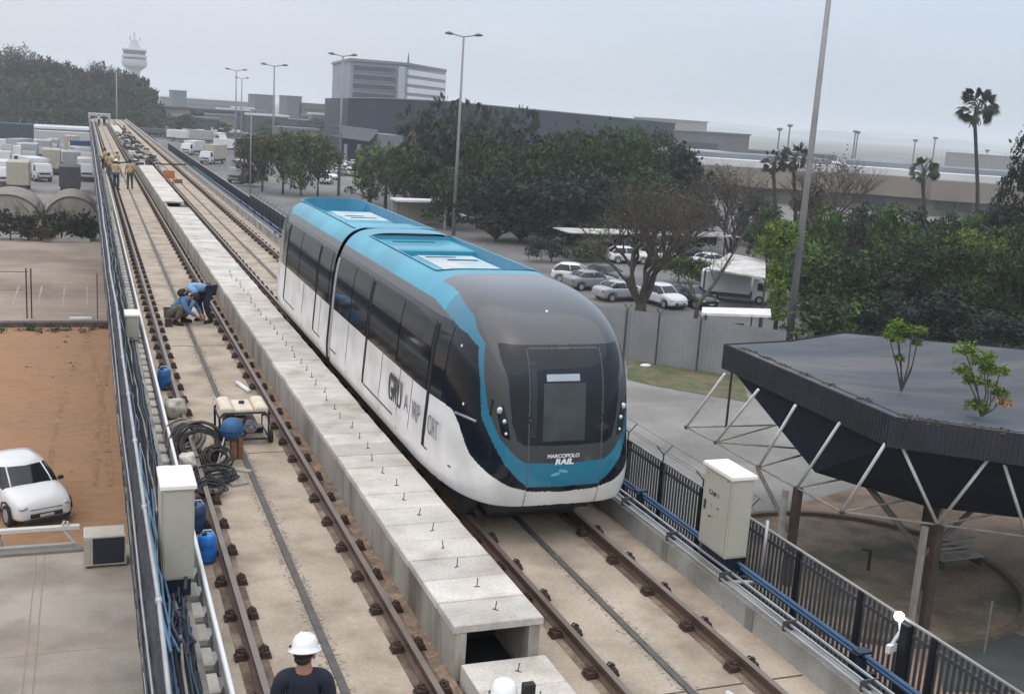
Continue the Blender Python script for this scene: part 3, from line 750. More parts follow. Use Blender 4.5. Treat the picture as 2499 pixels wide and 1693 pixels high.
# destination sign and door pane inside the windscreen
def nose_patch(x0, x1, z0, z1, nm, m, off, n=6, par=None):
    vs = []
    for j in range(n + 1):
        for i in range(n + 1):
            x = x0 + (x1 - x0) * i / n; z = z0 + (z1 - z0) * j / n; vs.append((x, on_nose(x, z) - off, z))
    fs = [(j * (n + 1) + i, j * (n + 1) + i + 1, (j + 1) * (n + 1) + i + 1, (j + 1) * (n + 1) + i) for j in range(n) for i in range(n)]
    return MB().add(vs, fs).build(nm, m, par or tr, smooth=True)
nose_patch(5.655, 6.135, 2.195, 2.285, 'destination_sign', mat('sign_pale', (.36, .42, .47), .5), .006)
nose_patch(5.61, 6.22, 1.40, 2.17, 'door_pane', mat('door_pane_glass', (.045, .052, .060), .12, var=.3, scale=2.5), .004)
nose_patch(5.44, 5.52, 1.45, 2.45, 'pane_frame', mat('pane_frame_dark', (.02, .022, .028), .3), .004)
# wipers of the windscreen lower edge and the front emblem
def flat_text(s_, size, x, z, m, bold, sx, nm, sh=0):
    y_ = on_nose(x, z) - .008
    mw = Matrix.Translation((x, y_, z)) @ Matrix.Rotation(PI / 2, 4, 'X')
    return text(nm, s_, size, m, mw, tr, .002, bold, sx, sh)
lt = mat('lettering_white', (.75, .76, .78), .5, var=0)
flat_text('MARCOPOLO', .072, 5.915, 1.195, lt, .0015, 1.05, 'maker_lettering', .15)
flat_text('RAIL', .105, 5.93, 1.115, lt, .005, 1.25, 'maker_lettering', .15)
b = MB(); 
for (x, z, a) in ((5.82, .945, .25), (5.93, .985, -.2)):
    vs = []
    for t in range(14): th = 2 * PI * t / 14; px, pz = .075 * math.cos(th), .022 * math.sin(th); vs.append((x + px * math.cos(a) - pz * math.sin(a), 12.99, z + px * math.sin(a) + pz * math.cos(a)))
    b.add(vs, [tuple(range(14))])
for i, v in enumerate(b.v): b.v[i] = (v[0], on_nose(v[0], v[2]) - .006, v[2])
b.build('bird_emblem', mat('emblem_teal', (.10, .36, .46), .4), tr)
# side lettering
def side_text(s_, size, y, z, m, bold, sx, nm):
    th = math.atan(.07)
    mw = Matrix.Translation((wx(z, -1, y) - .006, y, z)) @ Matrix.Rotation(-PI / 2, 4, 'Z') @ Matrix.Rotation(PI / 2, 4, 'X')
    return text(nm, s_, size, m, mw, tr, .002, bold, sx)
bk = mat('lettering_black', (.03, .035, .035), .5, var=0); gl = mat('lettering_grey', (.17, .175, .18), .5, var=0)
side_text('GRU', .66, 16.62, 1.17, bk, .016, .60, 'airport_lettering')
side_text('A', .42, 15.95, 1.17, gl, -.004, .8, 'airport_lettering')
side_text('IRP', .42, 15.42, 1.17, gl, -.004, .72, 'airport_lettering')
to_ = side_text('ORT', .42, 14.58, 1.17, gl, -.004, .62, 'airport_lettering'); to_.location.x = wx(1.17, -1, 14.78) - .010
# bogies, wheels and underframe
for yb in (14.9, 20.3, 23.6, 28.6):
    bg = MB().box(TXC - .72, TXC + .62, yb - .95, yb + .95, .02, .42).build('bogie', rubber, tr)
    for sx in (RX[2], RX[3]):
        for dy in (-.62, .62):
            wv = MB(); 
            wv.tube([(sx - .055, yb + dy, .31), (sx + .055, yb + dy, .31)], .305, 20)
            wv.build('wheel', dark, bg, smooth=30)
MB().box(TXC - 1.15, TXC + 1.15, 13.8, 21.6, .30, .46).build('underframe', black, tr)
MB().box(TXC - 1.15, TXC + 1.15, 22.2, 29.6, .30, .46).build('underframe', black, tr)
MB().box(TXC - .9, TXC + .6, 13.45, 13.9, .28, .46).build('front_coupler_guard', black, tr)
MB().tube([(5.35, 13.5, .44), (5.35, 13.5, .24)], .012, 6).build('hanging_cable', dark, tr)
# ================================================================== OBJECTS ON THE GUIDEWAY
# cabinets
def cabinet(x0, x1, y0, y1, z0, z1, label, writing=False):
    r = wthing('control_cabinet', label, 'cabinet', ((x0 + x1) / 2, (y0 + y1) / 2, z0))
    bd = MB().box(x0, x1, y0, y1, z0, z1 - .06).build('housing', cabinet_m, r, bevel=.008)
    MB().box(x0 - .025, x1 + .025, y0 - .025, y1 + .025, z1 - .055, z1, ch=.015).build('lid', cabtop_m, r)
    MB().box(x0 + .018, x1 - .018, y0 - .010, y0 - .001, z0 + .03, z1 - .10).build('end_panel', cabinet_m, r, bevel=.004)
    d = MB().box(x0 - .012, x0 - .002, y0 + .03, y1 - .03, z0 + .03, z1 - .10).build('door', cabinet_m, r, bevel=.004)
    MB().box(x0 - .03, x0 - .012, y1 - .12, y1 - .09, (z0 + z1) / 2 - .06, (z0 + z1) / 2 + .06).build('handle', dark, d)
    st = MB().box(x0 + .03, x1 - .03, y0 + .06, y1 - .06, z0 - .22, z0)
    st.box(x0 + .05, x0 + .12, y0 + .1, y0 + .2, z0 - .7, z0 - .2).box(x0 + .05, x0 + .12, y1 - .2, y1 - .1, z0 - .7, z0 - .2)
    st.build('stand', navy, r)
    if writing:
        mw = Matrix.Translation((x0 - .014, (y0 + y1) / 2 + .04, z1 - .36)) @ Matrix.Rotation(-PI / 2, 4, 'Z') @ Matrix.Rotation(PI / 2, 4, 'X')
        text('cabinet_lettering', 'CAM 1', .085, mat('stencil_black', (.05, .045, .035), .6), mw, r, .001, .002)
        for (dy, dz) in ((.22, -.13), (-.24, -.10)): MB().ell((x0 - .008, (y0 + y1) / 2 + dy, z1 + dz), (.008, .014, .014), 8, 6).build('lock', dark, r)
        b = MB(); rnd = random.Random(4)
        for _ in range(9):
            yy, zz = (y0 + y1) / 2 + rnd.uniform(-.12, .12), z1 - .50 - rnd.uniform(0, .22); s = rnd.uniform(.012, .03)
            b.box(x0 - .0135, x0 - .012, yy - s, yy + s, zz - s * .5, zz + s * .5)
        b.build('worn_sticker', mat('faded_sticker', (.27, .26, .22), .7, var=.2, scale=30), r)
    return r
cabinet(7.46, 7.78, 11.27, 11.93, .30, 1.40, 'cream control cabinet with black stencilled letters in front of the black bar fence', True)
cabinet(.73, 1.07, 12.06, 12.72, .30, 1.42, 'tall cream control cabinet with white lid beside the black netting')
r = cabinet(.79, 1.08, 26.3, 26.9, .0, .62, 'small grey cabinet with white lid far along the black netting')
# support arm of the right cabinet
b = MB().tube([(7.55, 11.2, .02), (7.9, 11.1, .02)], .03, 8).tube([(7.9, 11.1, .02), (7.92, 11.1, .5), (7.92, 11.1, .85)], .022, 8)
tag(b.build('pipe_support', galv, smooth=True), 'bent grey pipe standing below the right cream cabinet', 'pipe')
# blue drums
def drum(x, y, z, rr, hh, label, m):
    r = wthing('plastic_drum', label, 'drum', (x, y, z))
    MB().lathe([(rr * .86, 0), (rr, .03), (rr, hh * .3), (rr * 1.03, hh * .33), (rr, hh * .36), (rr, hh * .66), (rr * 1.03, hh * .69), (rr, hh * .72), (rr, hh * .9), (rr * .8, hh)], (x, y, z), 20).build('barrel', m, r, smooth=40)
    MB().lathe([(rr * .3, hh), (rr * .3, hh + .03), (rr * .25, hh + .035)], (x - rr * .35, y, z), 12).build('cap', black, r)
    MB().tube([(x - rr * .7, y, z + hh), (x - rr * .4, y, z + hh + .06), (x + rr * .4, y, z + hh + .06), (x + rr * .7, y, z + hh)], .010, 6).build('handle', mat('drum_handle', (.3, .45, .55), .5), r)
drum(1.385, 22.35, -.10, .13, .36, 'dark blue plastic drum standing by the rail farther from the viewer', blue_drum)
drum(1.36, 13.55, -.12, .115, .34, 'bright blue plastic drum wedged behind the near cream cabinet', mat('bright_blue_plastic', (.01, .15, .48), .3, var=.15))
drum(1.33, 14.6, -.12, .12, .36, 'small navy drum behind the bright blue drum', mat('navy_plastic', (.012, .035, .09), .4, var=.2))
# portable generator
g = wthing('portable_generator', 'portable generator with beige tank and black frame standing on the empty track', 'generator', (2.42, 18.7, SLZ))
gx, gy, gz = 2.44, 18.75, SLZ
beige = mat('beige_tank', (.62, .55, .42), .4, var=.12, scale=5)
b = MB().box(gx - .40, gx - .17, gy - .28, gy + .42, gz + .52, gz + .68, ch=.05).box(gx + .17, gx + .40, gy - .28, gy + .42, gz + .52, gz + .68, ch=.05).box(gx - .17, gx + .17, gy - .24, gy + .40, gz + .50, gz + .62, ch=.03)
b.build('fuel_tank', beige, g, bevel=.02)
MB().tube([(gx, gy + .1, gz + .62), (gx, gy + .1, gz + .66)], .05, 12).build('fuel_cap', black, g)
fr = MB()
for y in (gy - .32, gy + .44):
    fr.tube([(gx - .40, y, gz + .10), (gx - .41, y, gz + .48), (gx - .34, y, gz + .56), (gx + .34, y, gz + .56), (gx + .41, y, gz + .48), (gx + .40, y, gz + .10), (gx - .40, y, gz + .10)], .020, 8)
for x in (gx - .41, gx + .41):
    for z in (.12, .46): fr.tube([(x, gy - .32, gz + z), (x, gy + .44, gz + z)], .016, 6)
fr.build('frame', black, g, smooth=True)
MB().box(gx - .30, gx + .05, gy - .22, gy + .30, gz + .12, gz + .46).build('engine_block', mat('engine_dark', (.03, .03, .035), .5, var=.5, scale=14), g, bevel=.03)
MB().tube([(gx + .12, gy - .24, gz + .30), (gx + .12, gy + .30, gz + .30)], .12, 16).build('alternator', mat('alternator_grey', (.22, .23, .25), .4, metal=.4, var=.3, scale=20), g, smooth=40)
b = MB(); rnd = random.Random(8)
for _ in range(14):
    x, z = rnd.uniform(gx - .25, gx + .3), rnd.uniform(gz + .16, gz + .46); s = rnd.uniform(.015, .035); MB().box(x - s, x + s, gy - .30, gy - .23, z - s, z + s, rz=rnd.random()).build('engine_fitting', mat('fittings', (.35, .36, .40), .4, metal=.3, var=.5, scale=20), g)
for x in (gx - .44, gx + .46):
    wh = MB().tube([(x - .035, gy - .20, gz + .11), (x + .035, gy - .20, gz + .11)], .11, 16).build('wheel', rubber, g, smooth=40)
MB().box(gx - .42, gx + .42, gy + .35, gy + .40, gz, gz + .10).build('foot', black, g)
# round blue tank on wooden legs with a metal handle in front of the generator
t = wthing('blue_tank', 'round blue tank on brown wooden legs in front of the generator', 'tank', (2.05, 17.55, SLZ))
tx, ty, tz = 2.14, 17.65, SLZ
MB().ell((tx, ty, tz + .52), (.185, .185, .19), 20, 14).build('vessel', mat('tank_blue', (.015, .085, .21), .5, var=.2, scale=10), t, smooth=True)
MB().lathe([(.187, -.02), (.195, 0), (.187, .02)], (tx, ty, tz + .52), 20).build('band', mat('tank_band', (.012, .06, .15), .5), t)
MB().box(tx - .02, tx + .07, ty - .05, ty + .04, tz, tz + .36, rz=.2).box(tx + .10, tx + .17, ty + .0, ty + .07, tz, tz + .34, rz=.3).build('leg', wood, t)
MB().tube([(tx - .12, ty - .06, tz + .42), (tx - .24, ty - .35, tz + .12), (tx - .30, ty - .5, tz + .03)], .012, 6).build('handle', galv, t)
tag(MB().box(1.93, 2.2, 16.35, 16.75, SLZ, SLZ + .035, rz=.3).box(2.18, 2.3, 16.9, 17.2, SLZ, SLZ + .03, rz=.9).build('scrap_board', mat('scrap_grey', (.28, .26, .23), .8, var=.2)), 'grey scrap boards lying on the slab in front of the blue tank', 'boards')
# hose coil: many loops, tangled
def coil(name, cx, cy, cz, R, loops, r, m, label, seed, tilt, cat='hose'):
    rnd = random.Random(seed); b = MB()
    for L in range(loops):
        R_ = R * rnd.uniform(.62, 1.08); ox, oy = rnd.uniform(-.06, .06), rnd.uniform(-.10, .10); ti = tilt + rnd.uniform(-.35, .35); ph = rnd.random() * 6; tw = rnd.uniform(-.3, .3)
        pts = []
        for k in range(25):
            t_ = 2 * PI * k / 24 + ph; x = R_ * math.cos(t_); y = R_ * math.sin(t_) * .9; z = .0
            y2 = y * math.cos(ti); z2 = y * math.sin(ti); x2 = x * math.cos(tw) - y2 * math.sin(tw); y3 = x * math.sin(tw) + y2 * math.cos(tw)
            pts.append((cx + ox + x2, cy + oy + y3, max(SLZ + r, cz + z2 + rnd.uniform(-.01, .01))))
        b.tube(pts, r * rnd.uniform(.8, 1.15), 6, caps=False)
    tag(b.build(name, m, smooth=True), label, cat)
coil('hose_coil', 1.62, 17.6, .16, .40, 9, .020, mat('hose_black', (.028, .026, .026), .7, var=.3, scale=6), 'tall tangled coil of black hose leaning beside the blue tank', 1, 1.05)
coil('hose_coil', 1.75, 16.6, -.05, .30, 9, .016, mat('hose_black2', (.016, .018, .024), .7, var=.3, scale=6), 'heap of thin black cable lying in front of the tall hose coil', 2, .15)
coil('hose_coil', 1.45, 18.3, .10, .30, 6, .022, mat('hose_grey', (.22, .20, .17), .8, var=.3, scale=6), 'dusty grey hose looped over the sacks', 3, 1.2)
coil('hose_coil', 1.62, 16.0, -.03, .22, 7, .014, MATS['hose_black2'], 'small tangle of black cable nearest the cream cabinet', 5, .3)
coil('hose_coil', 1.86, 17.3, .02, .24, 6, .018, MATS['hose_black'], 'black hose loops between the tall coil and the blue tank legs', 6, .8)
b = MB(); rnd = random.Random(31)
for _ in range(46):
    x, y = rnd.uniform(1.30, 1.72), rnd.uniform(15.6, 18.4); s = rnd.uniform(.012, .04)
    b.box(x - s, x + s, y - s, y + s * 2, SLZ, SLZ + s, rz=rnd.random() * 3, mi=rnd.choice((0, 1, 1, 2)))
tag(b.build('scattered_scraps', [conc_lid, rubber, rust]), 'scattered small scraps and tools around the hoses by the left rail', 'scraps', kind='stuff')
def sack(x, y, z, sx, sy, sz, label, m, seed):
    rnd = random.Random(seed); b = MB().ell((0, 0, 0), (1, 1, 1), 18, 12)
    for i, v in enumerate(b.v):
        q = Vector(v); f = 1 + .13 * math.sin(q.x * 5 + seed) * math.cos(q.y * 4 + seed) + .08 * math.sin(q.z * 7 + q.x * 3)
        sq = lambda a: math.copysign(abs(a) ** .7, a)
        b.v[i] = (x + sx * sq(q.x) * f, y + sy * sq(q.y) * f, max(SLZ + .002, z + sz * sq(q.z) * f))
    tag(b.build('sack', m, smooth=True), label, 'sack')
sackm = mat('sack_cloth', (.40, .37, .32), .95, var=.3, scale=7, bump=.8, bscale=14, col2=(.22, .19, .15), m2scale=4)
sack(1.46, 20.25, .03, .20, .26, .17, 'pale crumpled sack by the left rail behind the hoses', sackm, 1)
sack(1.40, 18.9, .02, .17, .30, .15, 'brownish sack under the looped grey hose', mat('sack_brown', (.25, .215, .17), .95, var=.35, scale=7, bump=.8, bscale=14), 2)
sack(1.42, 17.2, 0.0, .13, .2, .13, 'white torn sack below the hose coil', mat('sack_white', (.50, .48, .44), .9, var=.4, scale=9, bump=.6, bscale=20), 3)
# small things on the slab
tag(MB().tube([(2.83, 22.6, SLZ + .04), (2.98, 21.9, SLZ + .04)], .045, 10).build('white_tube', white_m, smooth=True), 'short white tube lying beside a rail fastener on the empty track', 'tube')
tag(MB().tube([(6.13, 8.95, SLZ + .05), (6.42, 8.1, SLZ + .05)], .035, 8).build('pale_rod', white_m, smooth=True), 'short white rod lying between the rails at the bottom edge', 'rod')
tag(MB().tube([(1.35, 10.1, SLZ + .01), (1.42, 9.9, SLZ + .012), (1.55, 9.88, SLZ + .012), (1.62, 10.1, SLZ + .1)], .012, 6).build('loose_cable', rubber, smooth=True), 'short black cable curling under the left rail near the bottom', 'cable')
tag(MB().tube([(1.0, 94, .4), (1.4, 93, .25), (2.2, 91, .1), (3.4, 90, .38), (4.0, 90, .45), (5.2, 92, .1), (7.2, 90, .3)], .06, 6).build('crossing_cable', rubber, smooth=True), 'thick black cable crossing both tracks in the distance', 'cable')
# debris between the tracks where no lid lies yet
b = MB(); rnd = random.Random(21)
for _ in range(300):
    y = 84 + rnd.random() ** 1.2 * 60; x = rnd.uniform(3.35, 5.0); s = rnd.uniform(.04, .16); z = .42 + rnd.uniform(0, .25)
    b.box(x - s, x + s, y - s, y + s * 1.5, z - s * .4, z + s * .7, rz=rnd.random() * 3, mi=rnd.choice((0, 1, 1, 2, 2)))
tag(b.build('building_debris', [conc_lid, rubber, dark]), 'distant jumble of black and white building debris on the trough', 'debris', kind='stuff')
# orange barrier far down the train track
o = wthing('orange_barrier', 'small orange work barrier standing on the train track', 'barrier', (4.95, 75, SLZ)); om = mat('orange_plastic', (.38, .13, .05), .6, var=.2)
MB().box(4.6, 5.3, 75, 75.06, .25, .75).build('board', om, o); MB().box(4.65, 4.72, 74.9, 75.2, SLZ, .3).box(5.18, 5.25, 74.9, 75.2, SLZ, .3).build('leg', om, o)
MB().box(5.4, 5.9, 76.5, 76.7, SLZ, .1).build('base', wood, o)
# portal frame at the far end of the left track
o = wthing('portal_frame', 'small pale portal frame at the far end of the empty track', 'portal', (2.3, 205, SLZ)); 
MB().box(.4, .75, 204, 208, SLZ, 1.0).build('column', galv, o); MB().box(3.6, 3.95, 204, 208, SLZ, 1.0).build('column', galv, o); MB().box(.4, 3.95, 204, 208, 1.0, 1.45).build('lintel', galv, o)

# small floodlight on the fence post (lit)
o = wthing('fence_floodlight', 'lit white lamp fixed to a post of the black fence', 'floodlight', (8.3, 8.95, .3))
LX, LY, LZ = 8.27, 8.97, .52
em = bpy.data.materials.new('lamp_glow'); em.use_nodes = True; pn_ = em.node_tree.nodes['Principled BSDF']; pn_.inputs['Emission Color'].default_value = (1, 1, 1, 1); pn_.inputs['Emission Strength'].default_value = 9
MB().ell((LX - .02, LY, LZ), (.055, .055, .055), 14, 10).build('bulb', em, o, smooth=True)
MB().tube([(LX + .02, LY + .03, LZ - .02), (LX + .03, LY, LZ - .18), (LX - .1, LY - .02, LZ - .34)], .022, 8).build('bracket', white_m, o, smooth=True)
MB().box(LX - .16, LX - .02, LY - .05, LY + .0, LZ - .40, LZ - .31, rz=.3).build('control_box', white_m, o)
MB().box(LX - .01, LX + .10, LY - .14, LY - .03, -.95, .46).build('post_box', black, o)

# ================================================================== low roof, outdoor unit, car (left foreground)
RZ = -4.5
bl = wthing('low_concrete_building', 'low building with a flat beige concrete roof beside the left edge of the guideway', 'building', (-1, 15, GZ))
MB().box(-14, .80, 2, 24.9, GZ, RZ - .18).build('wall', conc_grey, bl)
MB().box(-14.2, .88, 2, 25.2, RZ - .18, RZ).build('roof', conc_roof, bl)
MB().box(-14.2, .1, 24.95, 25.15, RZ, RZ + .06).build('parapet_curb', mat('curb_dark', (.2, .19, .17), .9), bl)
jb = MB()
for x in (-1.15, -.98): jb.box(x, x + .02, 6, 24.9, RZ, RZ + .006)
for y in (20.2,): jb.box(-14, .3, y, y + .015, RZ, RZ + .004)
jb.build('roof_joint', mat('joint_pale', (.30, .25, .20), .9), bl)
gz_ = GZ
gt = wthing('pipe_barrier', 'long white pipe barrier with slanted end brace at the edge of the concrete roof', 'barrier', (-1, 25.2, RZ))
MB().box(-14, -.25, 25.25, 25.40, RZ + .42, RZ + .50).build('top_bar', mat('barrier_white', (.58, .57, .55), .5, var=.1), gt)
MB().box(-14, -.32, 25.22, 25.34, RZ + .02, RZ + .10).build('bottom_bar', mat('barrier_grey', (.36, .36, .35), .5, var=.1), gt)
MB().tube([(-.62, 25.3, RZ + .46), (-.34, 25.3, RZ + .08)], .035, 8).build('brace', MATS['barrier_white'], gt)
for x in (-5, -10): MB().box(x, x + .07, 25.25, 25.33, RZ, RZ + .45).build('post', MATS['barrier_grey'], gt)
MB().tube([(-.62, 25.3, RZ + .48), (-.56, 25.3, RZ + .62)], .03, 6).tube([(-.48, 25.3, RZ + .48), (-.5, 25.3, RZ + .60)], .03, 6).build('clip', MATS['barrier_white'], gt)
ac = wthing('outdoor_air_conditioner', 'beige outdoor air conditioner box with dark grille on the concrete roof', 'air conditioner', (.25, 24.3, RZ))
MB().box(-.16, .70, 23.95, 24.55, RZ + .06, RZ + .74, ch=.03).build('casing', mat('ac_beige', (.50, .47, .41), .5, var=.08), ac)
MB().box(.02, .66, 23.93, 23.949, RZ + .10, RZ + .68).build('grille', mat('ac_grille', (.012, .017, .03), .5, var=.3, scale=30), ac)
MB().box(-.16, -.02, 23.94, 23.949, RZ + .12, RZ + .66).build('side_cover', mat('ac_beige2', (.42, .39, .33), .5), ac)
MB().box(-.10, -.02, 23.98, 24.5, RZ, RZ + .06).box(.56, .64, 23.98, 24.5, RZ, RZ + .06).build('foot', dark, ac)

# cars: lofted body with cabin, glass, lamps, wheels
def car_proto(kind, paint, label, group=None):
    r = thing('parked_car', label, 'car', (0, 0, 0), 0, group)
    L, Wd_, H = (4.0, 1.75, 1.56) if kind == 'hatch' else (4.4, 1.76, 1.46)
    h2 = L / 2
    # stations along y from nose: (y, half width, sill, belt, hood)
    sts = [(-h2, .50, .34, .50, .56), (-h2 + .05, .68, .27, .62, .70), (-h2 + .22, .80, .22, .76, .86), (-h2 + .60, .865, .2, .86, .955), (-h2 + 1.05, .88, .2, .92, 1.02), (-h2 + 1.3, .88, .2, .94, .99), (0, .885, .2, .96, .98), (h2 - 1.0, .88, .2, .98, 1.0), (h2 - .35, .85, .22, .97, 1.02), (h2 - .08, .78, .28, .88, .94), (h2, .62, .36, .66, .72)]
    b = MB(); vs = []
    for y, w, z0, zb, zh in sts: vs += [(-w * .90, y, z0), (-w * .99, y, z0 + .10), (-w, y, (z0 + zb) / 2), (-w * .975, y, zb), (-w * .80, y, zh), (-w * .35, y, zh + .035), (w * .35, y, zh + .035), (w * .80, y, zh), (w * .975, y, zb), (w, y, (z0 + zb) / 2), (w * .99, y, z0 + .10), (w * .90, y, z0)]
    m = 12
    fs = [(i * m + j, i * m + (j + 1) % m, (i + 1) * m + (j + 1) % m, (i + 1) * m + j)[::-1] for i in range(len(sts) - 1) for j in range(m)]
    fs += [tuple(range(m)), tuple(reversed(range((len(sts) - 1) * m, len(sts) * m)))]
    bo = b.add(vs, fs).build('body', paint, r, smooth=True); sm = bo.modifiers.new('u', 'SUBSURF'); sm.levels = 2; sm.render_levels = 2
    y0, y1, y2, y3 = (-h2 + 1.05, -h2 + 1.85, h2 - .80, h2 - .20) if kind == 'hatch' else (-h2 + 1.2, -h2 + 1.95, h2 - 1.35, h2 - .70)
    def cabin(inset, top, nm, m_, ztop):
        q = MB(); rows = [(.93, y0, y3, .80), (1.16, y0 + (y1 - y0) * .38, y3 - (y3 - y2) * .30, .765), (H - .13, y1 - .04, y2 + .08, .665), (H - .03, y1 + .10, y2 - .06, .60), (H, y1 + .45, y2 - .40, .42)]
        vv = []
        for z, a_, c_, w_ in rows:
            w_ -= inset; a_ += inset; c_ -= inset
            vv += [(-w_ * .72, a_, z), (0, a_ - .10, z), (w_ * .72, a_, z), (w_, a_ + .16, z), (w_ * 1.02, (a_ + c_) / 2, z), (w_, c_ - .14, z), (w_ * .7, c_, z), (0, c_ + .05, z), (-w_ * .7, c_, z), (-w_, c_ - .14, z), (-w_ * 1.02, (a_ + c_) / 2, z), (-w_, a_ + .16, z)]
        k = 12; F_ = [(i * k + j, i * k + (j + 1) % k, (i + 1) * k + (j + 1) % k, (i + 1) * k + j) for i in range(len(rows) - 1) for j in range(k)]
        if top: F_ = [f for f in F_ if f[0] >= 2 * k] + [tuple(range(4 * k, 5 * k))]
        else: F_ = [f for f in F_ if f[0] < 2 * k]
        q.add(vv, F_); return q.build(nm, m_, r, smooth=True)
    cabin(0, False, 'glasshouse', glass_m, 0); cabin(-.004, True, 'roof', paint, 0)
    pl = MB()
    for s in (-1, 1):
        pl.tube([(s * .60, y0 + .04, .95), (s * .565, y0 + (y1 - y0) * .42, 1.17), (s * .50, y1 - .01, H - .12)], .028, 5)
        pl.tube([(s * .815, (y0 + y3) / 2, .95), (s * .785, (y0 + y3) / 2, 1.16), (s * .685, (y1 + y2) / 2, H - .13)], .030, 5)
        pl.tube([(s * .70, y3 - .02, .96), (s * .66, y3 - .12, 1.17), (s * .56, y2 + .05, H - .12)], .045, 5)
    pl.build('pillars', paint, r, smooth=True)
    for s in (-1, 1):
        MB().tube([(s * .872, -h2 + .38, .36), (s * .876, -h2 + .50, .62), (s * .878, -h2 + .80, .70), (s * .878, -h2 + 1.10, .62), (s * .878, -h2 + 1.20, .33), (s * .878, h2 - 1.20, .33), (s * .878, h2 - 1.08, .62), (s * .876, h2 - .78, .70), (s * .872, h2 - .48, .62), (s * .866, h2 - .38, .36)], .030, 6).build('side_cladding', rubber, r, smooth=True)
    MB().box(-.60, .60, -h2 - .035, -h2 + .12, .22, .33).build('lower_bumper', rubber, r, bevel=.03)
    for s in (-1, 1):
        for y in (-h2 + .78, h2 - .78):
            wv = MB().tube([(s * .70, y, .31), (s * .89, y, .31)], .31, 18).build('wheel', rubber, r, smooth=40)
            MB().tube([(s * .885, y, .31), (s * .90, y, .31)], .20, 12).build('rim', galv, wv)
        MB().ell((s * .60, -h2 + .13, .67), (.16, .10, .055), 12, 8).build('headlight', mat('car_lamp', (.45, .48, .5), .15, metal=.3), r, smooth=True)
        MB().ell((s * .70, h2 - .05, .78), (.11, .05, .09), 8, 6).build('taillight', mat('tail_red', (.25, .01, .01), .3), r, smooth=True)
        MB().ell((s * .93, y0 + .32, 1.0), (.10, .06, .07), 8, 6).build('mirror', black, r, smooth=True)
    MB().box(-.46, .46, -h2 - .028, -h2 + .12, .36, .50).build('grille', black, r, bevel=.03); MB().box(-.45, .45, -h2 + .012, -h2 + .10, .60, .625).build('upper_grille', black, r, bevel=.005)
    MB().box(-.20, .20, -h2 - .045, -h2 - .03, .40, .47).build('number_plate', mat('plate', (.55, .56, .58), .5), r)
    return r
carpaints = {'white': mat('car_white', (.70, .71, .72), .3, var=.02, coat=.6), 'grey': mat('car_grey', (.22, .23, .24), .3, var=.02, coat=.6), 'black': mat('car_black', (.012, .014, .018), .25, var=.02, coat=.6), 'silver': mat('car_silver', (.42, .43, .44), .3, metal=.3, var=.02, coat=.5), 'red': mat('car_red', (.25, .02, .02), .3, var=.02, coat=.6)}
c1 = car_proto('hatch', carpaints['white'], 'white hatchback parked on the red dirt lot behind the pipe barrier')
c1.location = (-1.95, 34.9, GZ + .03); c1.rotation_euler = (0, 0, math.radians(22))
# dark car bumper glimpsed below the barrier
c3 = car_proto('sedan', carpaints['grey'], 'grey car mostly hidden below the white pipe barrier at the left edge')
c3.location = (-4.3, 29.6, GZ + .03); c3.rotation_euler = (0, 0, math.radians(-80))
# ================================================================== PEOPLE
def skinned(name, nodes, edges, m, parent, sub=2):
    ks = list(nodes); me = bpy.data.meshes.new(name)
    me.from_pydata([nodes[k][:3] for k in ks], [(ks.index(a), ks.index(b)) for a, b in edges], [])
    o = bpy.data.objects.new(name, me); COL.objects.link(o)
    md = o.modifiers.new('s', 'SKIN'); md.use_smooth_shade = True
    if not me.skin_vertices: 
        pass
    sv = me.skin_vertices[0].data if me.skin_vertices else None
    if sv is None:
        bm = bmesh.new(); bm.from_mesh(me); bm.verts.layers.skin.verify(); bm.to_mesh(me); bm.free(); sv = me.skin_vertices[0].data
    for i, k in enumerate(ks):
        r = nodes[k][3]; sv[i].radius = r if isinstance(r, tuple) else (r, r); sv[i].use_root = (i == 0)
    o.modifiers.new('u', 'SUBSURF').levels = sub
    o.modifiers['u'].render_levels = sub
    dg = bpy.context.evaluated_depsgraph_get(); m2 = bpy.data.meshes.new_from_object(o.evaluated_get(dg))
    bpy.data.objects.remove(o)
    m2.materials.clear(); m2.materials.append(m); m2.polygons.foreach_set('use_smooth', [True] * len(m2.polygons))
    o = bpy.data.objects.new(name, m2); COL.objects.link(o); setp(o, parent); return o
import bmesh
